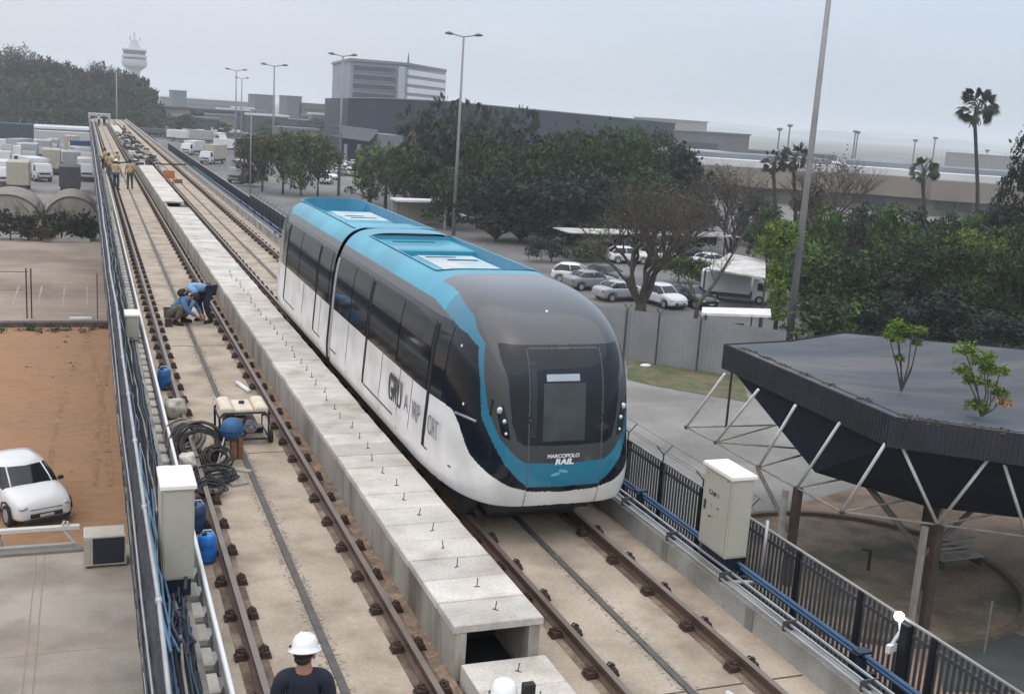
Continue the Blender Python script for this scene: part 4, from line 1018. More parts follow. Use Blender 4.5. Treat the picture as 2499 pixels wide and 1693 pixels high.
def person(label, J, loc, rz, shirt, trousers, hat=None, group=None, sleeves='short', fingers=False, sc=1.0, boots=True, hair=True):
    """J: joints in metres, facing -y, feet on z=0"""
    root = thing('person', label, 'person', loc, rz, group); root.scale = (sc, sc, sc)
    j = {k: Vector(v) for k, v in J.items()}
    mid = lambda a, b, t=.5: a.lerp(b, t)
    n = {}
    def P(k, v, r): n[k] = (v.x, v.y, v.z, r)
    P('pel', j['pelvis'], (.135, .10)); P('wai', mid(j['pelvis'], j['chest'], .5), (.125, .09)); P('che', j['chest'], (.155, .105)); P('nk0', mid(j['chest'], j['neck'], .75), (.085, .07))
    P('nk', j['neck'], .054); hd = (j['head'] - j['neck']).normalized()
    P('h0', j['neck'] + hd * .07, (.055, .062)); P('h1', j['head'] - hd * .03, (.076, .092)); P('h2', j['head'] + hd * .05, (.078, .095)); P('h3', j['head'] + hd * .115, (.045, .055))
    E = [('pel', 'wai'), ('wai', 'che'), ('che', 'nk0'), ('nk0', 'nk'), ('nk', 'h0'), ('h0', 'h1'), ('h1', 'h2'), ('h2', 'h3')]
    for s in ('l', 'r'):
        P('sh' + s, j['sh' + s], .058); P('el' + s, j['el' + s], .040); P('wr' + s, j['wr' + s], .027)
        d = (j['wr' + s] - j['el' + s]).normalized(); P('pa' + s, j['wr' + s] + d * .05, (.040, .018)); P('pb' + s, j['wr' + s] + d * .09, (.042, .016))
        E += [('nk0', 'sh' + s), ('sh' + s, 'el' + s), ('el' + s, 'wr' + s), ('wr' + s, 'pa' + s), ('pa' + s, 'pb' + s)]
        a = d.orthogonal().normalized(); 
        for q in range(4):
            o_ = a * (-.03 + .02 * q); ln = (.06, .075, .07, .055)[q]; bnd = d.cross(a) * .02
            P('f%d%s' % (q, s), j['wr' + s] + d * (.10 + ln * .5) + o_ + bnd * .4, .010); P('g%d%s' % (q, s), j['wr' + s] + d * (.095 + ln) + o_ + bnd * 1.5, .008)
            E += [('pb' + s, 'f%d%s' % (q, s)), ('f%d%s' % (q, s), 'g%d%s' % (q, s))]
        P('t0' + s, j['wr' + s] + d * .05 - a * .05, .011); P('t1' + s, j['wr' + s] + d * .085 - a * .065, .009); E += [('pa' + s, 't0' + s), ('t0' + s, 't1' + s)]
        P('hi' + s, j['hi' + s], .088); P('kn' + s, j['kn' + s], .056); P('ca' + s, mid(j['kn' + s], j['an' + s], .35), .056); P('an' + s, j['an' + s], .038)
        P('to' + s, j['to' + s], (.042, .028)); E += [('pel', 'hi' + s), ('hi' + s, 'kn' + s), ('kn' + s, 'ca' + s), ('ca' + s, 'an' + s), ('an' + s, 'to' + s)]
    body = skinned('body', n, E, skin_m, root)
    g = lambda k, a: (*n[k][:3], tuple(q + a for q in (n[k][3] if isinstance(n[k][3], tuple) else (n[k][3],) * 2)))
    c = {k: g(k, .022) for k in ('pel', 'wai', 'che')}; c['nk0'] = g('nk0', .02)
    ce = [('pel', 'wai'), ('wai', 'che'), ('che', 'nk0')]
    for s in ('l', 'r'):
        c['sh' + s] = g('sh' + s, .024); v = j['sh' + s].lerp(j['el' + s], .75 if sleeves == 'short' else 1.0); c['sl' + s] = (v.x, v.y, v.z, .062 if sleeves == 'short' else .052)
        ce += [('nk0', 'sh' + s), ('sh' + s, 'sl' + s)]
        if sleeves == 'long': v = j['el' + s].lerp(j['wr' + s], .93); c['cu' + s] = (v.x, v.y, v.z, .038); ce.append(('sl' + s, 'cu' + s))
    skinned('shirt', c, ce, shirt, root)
    t = {'pel': g('pel', .03)}; te = []
    for s in ('l', 'r'):
        t['hi' + s] = g('hi' + s, .018); t['kn' + s] = g('kn' + s, .024); t['ca' + s] = g('ca' + s, .022); v = j['kn' + s].lerp(j['an' + s], .9); t['an' + s] = (v.x, v.y, v.z, .058)
        te += [('pel', 'hi' + s), ('hi' + s, 'kn' + s), ('kn' + s, 'ca' + s), ('ca' + s, 'an' + s)]
    skinned('trousers', t, te, trousers, root)
    for s in ('l', 'r'):
        a_, b_ = j['an' + s], j['to' + s]; d = (b_ - a_); d.z = 0; d.normalize()
        pts = [a_ + Vector((0, 0, .06)), a_ + Vector((0, 0, -.01)), a_ - d * .03 + Vector((0, 0, -.03))]
        bt = MB().tube([a_ - d * .06 + Vector((0, 0, -.035)), a_ + d * .02 + Vector((0, 0, -.03)), b_ + Vector((0, 0, .0)), b_ + d * .05 + Vector((0, 0, -.005))], [.040, .050, .045, .028], 10).tube(pts[:2], .055, 10)
        bt.build('boot', rubber, root, smooth=True)
    H_ = j['head']; up = hd; fw = Vector(J.get('look', (0, -1, 0))).normalized(); fw = (fw - up * fw.dot(up)).normalized(); sdv = fw.cross(up)
    Rm = Matrix((sdv, fw, up)).transposed().to_4x4(); T = Matrix.Translation(H_) @ Rm
    def local(b, nm, m, par=None): 
        o = b.build(nm, m, par or root, smooth=True); o.matrix_local = T; return o
    f = MB().ell((0, .100, -.012), (.014, .020, .022), 8, 6)
    local(f, 'nose', skin_m)
    local(MB().ell((-.034, .088, .018), (.013, .008, .008), 8, 6).ell((.034, .088, .018), (.013, .008, .008), 8, 6), 'eyes', mat('eye_dark', (.03, .02, .02), .3, var=0))
    local(MB().ell((0, .090, -.052), (.024, .008, .006), 8, 6), 'mouth', mat('lips', (.22, .09, .07), .6, var=0))
    local(MB().ell((-.085, -.002, -.005), (.012, .022, .034), 8, 6).ell((.085, -.002, -.005), (.012, .022, .034), 8, 6), 'ears', skin_m)
    if hair:
        hb = MB().ell((0, -.018, .035), (.086, .098, .095), 18, 12)
        hb.ell((0, -.045, -.035), (.070, .048, .050), 14, 10)
        local(hb, 'hair', hair_m)
    if hat:
        hb = MB().lathe([(.148, .028), (.150, .036), (.118, .045), (.116, .075), (.108, .115), (.085, .150), (.045, .168), (.01, .172)], (0, 0, 0), 28, sx=.90, sy=1.05)
        hb.box(-.075, .075, .10, .172, .030, .038, ch=.004)
        for a_ in (-.035, 0, .035): hb.tube([(a_, -.10, .115), (a_, -.055, .158), (a_, 0, .174), (a_, .055, .158), (a_, .10, .115)], .007, 6)
        ho = local(hb, 'hard_hat', hat)
        MB().box(-.107, -.098, -.075, -.045, .055, .075).build('hat_badge', dark, ho)
    return root
def stand(lean=0., arm=0.12, turn=0.):
    return dict(pelvis=(0, 0, .95), chest=(0, -.02 + lean, 1.24), neck=(0, 0 + lean, 1.47), head=(0, -.03 + lean, 1.60), shl=(-.18, lean, 1.40), shr=(.18, lean, 1.40),
                ell=(-.24, .02, 1.13), elr=(.24, .02, 1.13), wrl=(-.25, -arm, .90), wrr=(.25, -arm, .90), hil=(-.095, 0, .90), hir=(.095, 0, .90),
                knl=(-.11, -.02, .50), knr=(.11, -.03, .50), anl=(-.12, .02, .08), anr=(.12, .02, .08), tol=(-.14, -.12, .035), tor=(.14, -.12, .035))
navy_c = mat('navy_cotton', (.010, .013, .024), .9, var=.25, scale=9, bump=.3, bscale=25); denim = mat('denim', (.03, .05, .11), .9, var=.2, scale=10)
jeans_d = mat('dark_jeans', (.012, .02, .045), .9, var=.2); blue_sh = mat('light_blue_shirt', (.16, .32, .47), .85, var=.2, scale=8); blue_sh2 = mat('mid_blue_shirt', (.07, .15, .30), .85, var=.2, scale=8)
grey_tr = mat('grey_trousers', (.12, .12, .10), .9, var=.2, scale=8); hiviz = mat('tan_vest', (.42, .32, .17), .8, var=.2); green_tr = mat('olive_trousers', (.05, .075, .04), .9, var=.2)
hatw = mat('hard_hat_white', (.78, .78, .76), .35, var=.03, coat=.3); haty = mat('hard_hat_yellow', (.6, .5, .15), .4)
P0 = person('person in navy shirt and white hard hat seen from behind at the bottom edge', {**stand(.01), 'look': (-.35, -.9, 0)}, (1.545, 7.98, SLZ), math.radians(180 - 12), navy_c, jeans_d, hatw, sc=.955)
# flip facing: the person looks away from the viewer
P0b = person('person in a white hard hat peeking in at the bottom edge beside the low slabs', stand(.0), (2.80, 6.9, SLZ), math.radians(150), navy_c, jeans_d, hatw, sc=.965)
tag(MB().box(2.97, 3.06, 6.9, 6.96, 1.40, 1.50).box(2.985, 3.045, 6.91, 6.95, 1.28, 1.40).build('small_camera', rubber), 'small black device held up beside the white hard hat at the bottom edge', 'camera')
bend = dict(pelvis=(0, .16, .80), chest=(0, -.16, .86), neck=(0, -.36, .80), head=(0, -.47, .74), shl=(-.18, -.26, .80), shr=(.18, -.26, .80), ell=(-.20, -.32, .52), elr=(.20, -.32, .52),
            wrl=(-.10, -.42, .32), wrr=(.10, -.42, .32), hil=(-.095, .17, .78), hir=(.095, .17, .78), knl=(-.15, .02, .44), knr=(.15, .04, .44), anl=(-.17, .14, .08), anr=(.16, .16, .08), tol=(-.20, .0, .035), tor=(.19, .02, .035), look=(0, -.3, -1))
crouch = dict(pelvis=(0, .10, .28), chest=(0, -.14, .50), neck=(0, -.30, .60), head=(0, -.40, .62), shl=(-.18, -.22, .56), shr=(.18, -.22, .56), ell=(-.26, -.36, .36), elr=(.26, -.36, .36),
              wrl=(-.12, -.52, .22), wrr=(.12, -.52, .22), hil=(-.10, .08, .26), hir=(.10, .08, .26), knl=(-.22, -.26, .46), knr=(.22, -.26, .46), anl=(-.19, -.06, .08), anr=(.19, -.06, .08), tol=(-.22, -.20, .035), tor=(.22, -.20, .035), look=(0, -1, -.6))
person('person in light blue shirt and dark jeans bending over the slot of the empty track', bend, (2.72, 29.2, SLZ), math.radians(-65), blue_sh, jeans_d, group=None, sleeves='long', sc=1.1)
person('person in grey trousers and blue shirt crouching on the slab beside the bending one', crouch, (2.12, 29.1, SLZ), math.radians(60), blue_sh2, grey_tr, group=None, sleeves='long', sc=1.15)
tag(MB().box(1.80, 1.98, 28.6, 28.75, SLZ, .05).build('tool_box', rust), 'small dark tool box beside the crouching worker', 'tool box')
far_p = [('person in dark blue trousers and tan vest walking away on the empty track', 1.62, 69.5, hiviz, denim), ('person in tan vest and olive trousers next to the trough wall', 2.42, 70.5, hiviz, green_tr),
         ('person in tan vest standing by the left rail behind the pair', 1.35, 77, hiviz, grey_tr), ('person in yellowish vest leaning by the trough in the distance', 1.9, 80, hiviz, jeans_d), ('person with yellow vest on the far left walkway', 1.15, 83, hiviz, jeans_d)]
for k, (lab, x, y, sh, tr_) in enumerate(far_p):
    person(lab, stand(.02 * k), (x, y, SLZ), math.radians(160 + k * 23), sh, tr_, (hatw, None, None, haty, None)[k], group='workers in tan vests far along the guideway', sc=1.02)
for k, (x, y, lab) in enumerate(((1.9, 188, 'tiny person in white under the far portal frame'), (2.7, 190, 'tiny person in dark clothes under the far portal frame'), (4.2, 140, 'tiny person in grey standing at the distant debris'))):
    person(lab, stand(), (x, y, SLZ), 2.5, (mat('white_cotton', (.6, .6, .6), .9), jeans_d, grey_tr)[k], jeans_d, group='distant workers at the end of the guideway')
ORD = 'first second third fourth fifth sixth seventh eighth ninth tenth eleventh twelfth thirteenth fourteenth fifteenth sixteenth seventeenth eighteenth nineteenth twentieth'.split()
def leafmat(nm, c, isl=.5): return mat(nm, c, .7, var=.4, scale=.7, island=isl, spec=.25)
LM = dict(dark=leafmat('foliage_dark', (.030, .055, .020)), mid=leafmat('foliage_mid', (.052, .095, .024)), olive=leafmat('foliage_olive', (.070, .080, .034)), bright=leafmat('foliage_bright', (.095, .150, .024)),
          blue=leafmat('foliage_bluish', (.040, .055, .038)), brown=leafmat('foliage_brown', (.085, .070, .050)), fresh=leafmat('foliage_fresh', (.12, .19, .04)), deep=leafmat('foliage_deep', (.016, .028, .018)))
bark = mat('bark', (.060, .048, .038), .9, var=.3, scale=4, fine=.3, fscale=20, bump=.5, bscale=14)
bark_pale = mat('bark_pale', (.20, .18, .15), .9, var=.25, scale=3)
def leaf_arrays(lobes, n, size, seed, shell=.45, flat=.5):
    rg = np.random.default_rng(seed); L = np.array(lobes, float); vol = (L[:, 3] * L[:, 4] * L[:, 5]) ** (.8); cnt = rg.choice(len(L), n, p=vol / vol.sum())
    d = rg.normal(size=(n, 3)); d /= np.linalg.norm(d, axis=1)[:, None]; d[:, 2] = np.where(d[:, 2] < -.5, -d[:, 2], d[:, 2])
    r = shell + (1.04 - shell) * rg.random(n) ** .5; r *= 1 + .12 * rg.random(n) ** 6 * 3; r *= 1 + .10 * np.sin(d[:, 0] * 7 + cnt * 1.7) * np.cos(d[:, 1] * 6 + cnt) 
    c = L[cnt, :3] + d * r[:, None] * L[cnt, 3:6]
    nrm = d * .7 + rg.normal(size=(n, 3)) * .7; nrm /= np.linalg.norm(nrm, axis=1)[:, None]
    t = np.cross(nrm, rg.normal(size=(n, 3))); t /= np.linalg.norm(t, axis=1)[:, None]; u = np.cross(nrm, t)
    ks = 2.2 / max(.3, float(np.median(L[:, 3])))
    nz_ = np.sin(c[:, 0] * ks * 1.3 + 1) * np.cos(c[:, 1] * ks * 1.1) + np.sin(c[:, 2] * ks * 1.7 + c[:, 0] * ks * .6) * .8 + rg.normal(size=n) * .35
    keep = nz_ > -.55; c = c[keep]; t = t[keep]; u = u[keep]; n = len(c)
    s = size * (.40 + 1.35 * rg.random(n) ** 1.6)[:, None]
    V = np.stack([c - t * s, c - u * s * flat, c + t * s, c + u * s * flat], 1).reshape(-1, 3)
    return V
def leaves(nm, lobes, n, size, m, seed, parent=None, shell=.45, flat=.5):
    V = leaf_arrays(lobes, n, size, seed, shell, flat); me = bpy.data.meshes.new(nm)
    me.vertices.add(len(V)); me.vertices.foreach_set('co', V.ravel()); k = len(V)
    me.loops.add(k); me.loops.foreach_set('vertex_index', np.arange(k)); me.polygons.add(k // 4); me.polygons.foreach_set('loop_start', np.arange(0, k, 4)); me.update(calc_edges=True)
    me.materials.append(m); o = bpy.data.objects.new(nm, me); COL.objects.link(o); setp(o, parent); return o
# ================================================================== SPACE FRAME CANOPY
cn = wthing('space_frame_canopy', 'large dark canopy with ribbed fascia on a white tubular space frame', 'canopy', (20.6, 21.5, GZ))
zt_, zb_ = -1.0, -1.78
front = [(18.7, 29.6), (18.35, 21.15), (20.7, 19.3), (31.0, 12.5)]
back = [(44.0, 15.0), (31.5, 27.0), (24.4, 31.2), (21.4, 30.0)]
outl = front + back
fas = mat('fascia_ribbed_metal', (.030, .032, .040), .6, metal=.1, var=.25, scale=1.5)
b = MB()
def ribwall(b, p, q, z0, z1, step=.12, dep=.03):
    p, q = Vector(p), Vector(q); L = (q - p).length; d = (q - p) / L; nn = Vector((d.y, -d.x)); k = int(L / step)
    for i in range(k):
        a0, a1, a2, a3 = (p + d * (L * (i + t_) / k) for t_ in (0, .45, .5, .95))
        for (u, v, o) in ((a0, a1, dep), (a2, a3, 0)):
            uu, vv = u + nn * o, v + nn * o; iu, iv = u - nn * .03, v - nn * .03
            b.prism([(iu.x, iu.y), (iv.x, iv.y), (vv.x, vv.y), (uu.x, uu.y)], z0, z1)
for i in range(len(outl)): ribwall(b, outl[i - 1], outl[i], zb_, zt_, dep=-.014)
b.build('fascia', fas, cn)
cxy = Vector((26.5, 22.5)); ins = [tuple(cxy + (Vector(p) - cxy) * .985) for p in outl]
roofm = mat('canopy_roof_sheet', (.046, .055, .070), .7, var=.3, scale=.5, fine=.12, fscale=9, col2=(.090, .090, .092), m2scale=.55, m2lo=.4, m2hi=.65, stretch=(.22, 1.5, 1), bump=.9, bscale=2.2)
m = len(outl); vs = []; fs = []; KR = ((.985, .02), (.94, .06), (.80, .20), (.55, .42), (.28, .60), (.04, .70))
rnd = random.Random(6)
for k, dz in KR: vs += [(*tuple(cxy + (Vector(p) - cxy) * k), zt_ - dz) for p in outl]
for r in range(len(KR) - 1): fs += [(r * m + i, r * m + (i + 1) % m, (r + 1) * m + (i + 1) % m, (r + 1) * m + i) for i in range(m)]
fs.append(tuple(range((len(KR) - 1) * m, len(KR) * m)))
MB().add(vs, fs).build('roof', roofm, cn, smooth=True)
b = MB()
for r in (1,):
    for i in (0, 1, 2):
        p_, q_ = Vector(vs[r * m + i]), Vector(vs[r * m + (i + 1) % m]); b.tube([p_ + Vector((0, 0, .01)), q_ + Vector((0, 0, .01))], .018, 5)
b.build('roof_seam', mat('roof_seam_dark', (.03, .035, .045), .7), cn)
rl = [(*tuple(cxy + (Vector(outl[i]) - cxy) * .955 * (1 - t_) + (Vector(outl[(i + 1) % m]) - cxy) * .955 * t_), zt_ - .06, .30, .35, .03) for i in (0, 1, 2) for t_ in (.05, .2, .3, .45, .6, .8)]
tag(leaves('leaf_litter', rl, 2600, .035, mat('litter_brown', (.10, .075, .045), .9, island=.5), 12, None, shell=.1), 'brown leaf litter gathered along the edge of the canopy roof', 'leaf litter', kind='stuff')
# inner funnel shaped soffit
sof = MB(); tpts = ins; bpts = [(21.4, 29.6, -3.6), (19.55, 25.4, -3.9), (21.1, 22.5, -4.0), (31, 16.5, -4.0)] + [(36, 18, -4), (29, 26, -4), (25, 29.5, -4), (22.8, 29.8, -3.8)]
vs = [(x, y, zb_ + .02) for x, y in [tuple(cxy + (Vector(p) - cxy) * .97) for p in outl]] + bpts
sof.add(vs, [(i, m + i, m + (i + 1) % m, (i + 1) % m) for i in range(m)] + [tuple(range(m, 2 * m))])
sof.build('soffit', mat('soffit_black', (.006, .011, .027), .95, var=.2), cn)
strut = mat('strut_white', (.68, .69, .69), .45, var=.15, scale=2)
nodes = [(18.25, 30.6, -4), (18.35, 28.9, -4), (18.3, 26.4, -4), (18.35, 24.55, -4), (18.4, 22.6, -4), (20.4, 21.3, -4), (22.2, 20.1, -4), (24.5, 18.6, -4), (27, 16.9, -4)]
tops = [(18.25, 28.65), (18.2, 26.7), (18.27, 24.95), (18.4, 23.15), (18.38, 21.3), (18.7, 21.1), (20.3, 19.85), (20.6, 19.75), (23.4, 17.9), (23.8, 17.6)]
pairs = [(0, 0), (1, 1), (2, 2), (3, 3), (4, 4), (5, 5), (5, 6), (6, 7), (6, 8), (7, 9)]
for a, c in pairs: MB().tube([nodes[a], (*tops[c], zb_ + .05)], .042, 8).build('strut', strut, cn, smooth=True)
chord = mat('chord_weathered', (.30, .28, .25), .6, var=.25, scale=3)
for i in range(len(nodes) - 1): MB().tube([nodes[i], nodes[i + 1]], .032, 8).build('lower_chord', chord, cn, smooth=True)
inner = [(21.6, 30.4, -4), (21.3, 27.6, -4), (21.2, 25.2, -4), (22.6, 23.4, -4), (25.0, 22.0, -4)]
for a, q in ((0, inner[0]), (1, inner[0]), (1, inner[1]), (2, inner[1]), (3, inner[2]), (4, inner[2]), (5, inner[3]), (5, inner[4]), (3, inner[1]), (4, inner[3]), (6, inner[4])):
    MB().tube([nodes[a], q], .030, 7).build('cross_chord', chord, cn, smooth=True)
for p in nodes: MB().ell(p, (.075, .075, .075), 10, 6).build('node_joint', dark, cn, smooth=True)
MB().tube([(19.5, 30.2, zb_), (19.5, 30.2, -3.95)], .04, 6).build('strut', dark, cn)
for (x, y, rr_) in ((18.4, 24.55, .11), (20.45, 21.3, .11)):
    MB().box(x - .10, x + .10, y - .10, y + .10, GZ, -4).build('column', mat('column_brown', (.06, .042, .035), .7, var=.3, scale=3), cn)
    MB().box(x - .34, x - .22, y + .1, y + .25, GZ, -4.1).build('column', mat('column_pale', (.30, .29, .27), .7, var=.2, scale=3), cn)
MB().tube([(20.9, 22.2, GZ), (20.9, 22.2, -5.2), (20.6, 24.6, -3.9)], .09, 8).build('raking_leg', mat('leg_grey', (.14, .13, .12), .7, var=.3), cn)
MB().tube([(20.9, 22.2, -5.3), (23.0, 22.5, -3.95)], .07, 8).build('raking_leg', MATS['leg_grey'], cn)
MB().tube([(18.35, 24.6, -5.4), (18.2, 26.3, -4.0)], .06, 8).build('raking_leg', MATS['leg_grey'], cn)
MB().box(22.1, 22.5, 23.4, 23.7, GZ, -4).build('column', MATS['column_brown'], cn)

# small bent bollard and bench rails under the canopy
p = gp(2117, 1398)
tag(MB().tube([(p[0], p[1], GZ), (p[0], p[1], GZ + .75)], .05, 8).tube([(p[0], p[1], GZ + .72), (p[0] - .22, p[1] + .1, GZ + .72)], .035, 8).build('bent_post', rust), 'short dark bent post standing in the round earth bed', 'post')
p = gp(2330, 1380)
o = wthing('metal_bench', 'metal bench with pale slats under the canopy beside the thick column', 'bench', p)
for k in range(4): MB().box(p[0] - .9, p[0] + .7, p[1] + .1, p[1] + .16, GZ + .35 + k * .15, GZ + .41 + k * .15).build('slat', chord, o)
MB().box(p[0] - .9, p[0] + .7, p[1] - .4, p[1] + .05, GZ + .38, GZ + .42).build('seat', chord, o)
for x in (p[0] - .85, p[0] + .6): MB().box(x, x + .06, p[1] - .4, p[1] + .1, GZ, GZ + .38).build('leg', dark, o)
# brown kerb, thin pole lower right
p = gp(2400, 1600); tag(MB().tube([(p[0], p[1], GZ), (p[0], p[1], GZ + 1.5)], .03, 6).build('thin_post', mat('post_dull', (.16, .16, .15), .6)), 'thin grey post on the dark ground at the lower right', 'post')
p = gp(2190, 1540)
tag(MB().sheet([tuple(gp(x, y)[:2]) for x, y in ((2290, 1600), (2340, 1500), (2499, 1560), (2499, 1693), (2300, 1693))], GZ + .09).build('dark_pavement', mat('pavement_dark', (.06, .066, .062), .9, var=.2, scale=1)), kind='structure')

# ================================================================== VEGETATION
def tree_proto(h, rad, m, seed, n=2200, size=.35, trunk=.28, tbase=.3, label='', cat='tree', group=None, nl=9, squash=.75, bk=None, name='broadleaf_tree', zlo=.25):
    rnd = random.Random(seed); r = thing(name, label, cat, (0, 0, 0), 0, group)
    b = MB(); top = h * tbase
    b.tube([(0, 0, 0), (.05, .03, top * .6), (0.0, .1, top), (0, 0, h * .75)], [trunk * 1.2, trunk * .9, trunk * .75, trunk * .25], 8)
    lobes = []
    for k in range(nl):
        a = 2 * PI * k / nl * 1.618 + rnd.random(); q = rnd.uniform(.20, .85) * rad; z = top + (h - top) * rnd.uniform(zlo, .80)
        lr = rad * rnd.uniform(.20, .40); lobes.append((q * math.cos(a), q * math.sin(a), z, lr, lr, lr * squash))
        b.tube([(0, 0, top * .9), (q * math.cos(a) * .5, q * math.sin(a) * .5, (top + z) / 2), (q * math.cos(a), q * math.sin(a), z)], [trunk * .5, trunk * .3, trunk * .1], 5)
    lobes.append((0, 0, h - rad * .42, rad * .5, rad * .5, rad * .42))
    b.build('trunk', bk or bark, r, smooth=True)
    leaves('crown', lobes, n, size, m, seed, r)
    return r
def place(proto_or_none, x, y, base=None, **k): ...
def bare_tree(root, base, h, seed, m, spread=.55, depth=6, r0=.2, lean=(0, 0), n0=4, kmax=4):
    rnd = random.Random(seed); b = MB()
    def grow(p, d, L, r, lev):
        mid = p + d * L * .5 + Vector((rnd.uniform(-.1, .1), rnd.uniform(-.1, .1), rnd.uniform(-.05, .1))) * L
        q = p + d * L + Vector((rnd.uniform(-.1, .1), rnd.uniform(-.1, .1), 0)) * L
        b.tube([p, mid, q], [r, r * .8, r * .62], 6 if lev < 2 else 4 if lev < 4 else 3, caps=False)
        if lev >= depth: return
        k = 3 if lev < kmax else 2
        for i in range(k):
            a = rnd.uniform(0, 2 * PI); nd = (d + Vector((math.cos(a), math.sin(a), rnd.uniform(-.05, .55))) * rnd.uniform(spread * .6, spread * 1.25)).normalized()
            grow(q if rnd.random() < .7 else mid, nd, L * rnd.uniform(.62, .86), r * .60, lev + 1)
    base = Vector(base)
    for i in range(n0):
        a = 2 * PI * i / n0 + rnd.uniform(-.4, .4); d = Vector((math.cos(a) * .45 + lean[0], math.sin(a) * .45 + lean[1], 1)).normalized()
        grow(base + Vector((0, 0, h * .05)), d, h * .30, r0, 0)
    b.tube([base, base + Vector((0, 0, h * .10))], [r0 * 2.2, r0 * 1.6], 8)
    return b

def at(x, y): return gp(x, y)
# big bare tree behind the grey fence and its neighbour
p = at(1562, 768)
t = wthing('bare_tree', 'large leafless spreading tree behind the grey corrugated fence', 'tree', p)
bark_d = mat('bark_dark', (.062, .054, .043), .9, var=.3, scale=5)
bare_tree(t, p, hz(1500, 425, p[1] + 1) - GZ, 12, bark_d, .82, 6, .21, n0=6, kmax=3).build('trunk', bark_d, t)
hh = hz(1500, 425, p[1]) - GZ
lb = [(p[0] + dx, p[1] + dy, GZ + hh * z, 1.5, 1.5, 1.1) for dx, dy, z in ((-2.2, 0, .62), (-1, 1, .8), (1, 0, .85), (2.2, .5, .68), (0, -1, .72), (-3.2, .5, .5), (3.1, 0, .5))]
leaves('leaf_remnants', [(a_, b2, c_, d_ * 1.25, e2 * 1.25, f2) for a_, b2, c_, d_, e2, f2 in lb], 5200, .055, leafmat('foliage_greybrown', (.095, .095, .060)), 5, t, shell=.1)
p = at(1690, 836)
t = wthing('bare_tree', 'slender dark leafless tree leaning right by the white slab roof', 'tree', p)
b = MB(); q = [py(1690, 836, p[1]), py(1702, 745, p[1]), py(1745, 690, p[1]), py(1800, 600, p[1]), py(1830, 545, p[1])]
b.tube(q, [.16, .13, .10, .06, .03], 7)
rnd = random.Random(4)
def twig(p_, d, L, r, lev):
    q_ = p_ + d * L; b.tube([p_, q_], [r, r * .6], 4, caps=False)
    if lev < 4:
        for _ in range(3): twig(q_ if rnd.random() < .6 else p_.lerp(q_, .6), (d + Vector((rnd.uniform(-1, 1), rnd.uniform(-1, 1), rnd.uniform(-.4, .9))) * .6).normalized(), L * .72, r * .6, lev + 1)
for (k, d) in ((1, (-.3, .2, 1)), (1, (-.8, 0, .9)), (2, (.6, .2, .6)), (2, (-.4, .2, 1)), (3, (.5, 0, .8)), (3, (-.5, .2, .8))): twig(Vector(q[k]), Vector(d).normalized(), 1.0, .045, 1)
b.build('trunk', bark_d, t)
# further leafless crowns: upper middle right
for k, (x, yb, yt, sd_, lab) in enumerate(((1780, 640, 400, 31, 'brown leafless tree in front of the long beige building'), (1660, 640, 470, 32, 'brownish bare shrubby tree right of the large leafless tree'), (2010, 610, 375, 33, 'thin bare tree with upright twigs before the beige building'), (1430, 590, 445, 34, 'small bare tree left of the large leafless tree'))):
    p = at(x, yb); t = wthing('bare_tree', lab, 'tree', p); hh = hz(x, yt, p[1]) - GZ
    bare_tree(t, p, hh * 1.0, sd_, bark, .55, 5, .18, n0=4).build('trunk', bark, t)
    leaves('leaf_remnants', [(p[0], p[1], GZ + hh * .7, hh * .38, hh * .38, hh * .3)], 2500, .10, LM['brown'], sd_, t, shell=.2)

protos = {}
def T(key, x, yb, yt, label, group='trees beyond the parking lot', dY=None, sc_w=1.0, name='broadleaf_tree'):
    """broadleaf tree with its foot at photo ground point (x, yb) and its top at row yt"""
    p = at(x, yb); H_ = hz(x, yt, p[1]) - GZ
    kinds = {'dark': ('dark', 1), 'mid': ('mid', 2), 'olive': ('olive', 3), 'bright': ('bright', 4), 'blue': ('blue', 5), 'deep': ('deep', 6), 'brown': ('brown', 7)}
    m_, sd_ = kinds[key]
    big = H_ / p[1] > .10
    kk = (key, big)
    if kk not in protos:
        protos[kk] = tree_proto(10, 5.0, LM[m_], sd_, n=20000 if big else 7000, size=.15 if big else .27, label=label, tbase={'olive': .3, 'mid': .10}.get(key, .05), zlo=.08, nl=30, squash=.8, name=name, trunk=.22); r = protos[kk]
        r.location = tuple(p); r.scale = (H_ / 10 * sc_w, H_ / 10 * sc_w, H_ / 10); r.rotation_euler = (0, 0, x * .37); r['group'] = group
    else: r = dup(protos[kk], p, x * .37, label, group, (H_ / 10 * sc_w, H_ / 10 * sc_w, H_ / 10))
    r['label'] = label
    return r
# row of small trees left of the lamp posts
for k, (x, yb, yt, key, lab) in enumerate(((640, 468, 322, 'olive', 'olive crowned tree at the left end of the small grove by the lamp post'), (690, 474, 318, 'olive', 'olive tree second in the small grove'), (735, 478, 320, 'mid', 'greener tree in the middle of the small grove'), (775, 480, 330, 'olive', 'olive tree at the right end of the small grove'), (610, 455, 330, 'brown', 'brownish thin tree just behind the small grove'))):
    T(key, x, yb, yt, lab, 'small grove of trees left of the train', sc_w=.75)
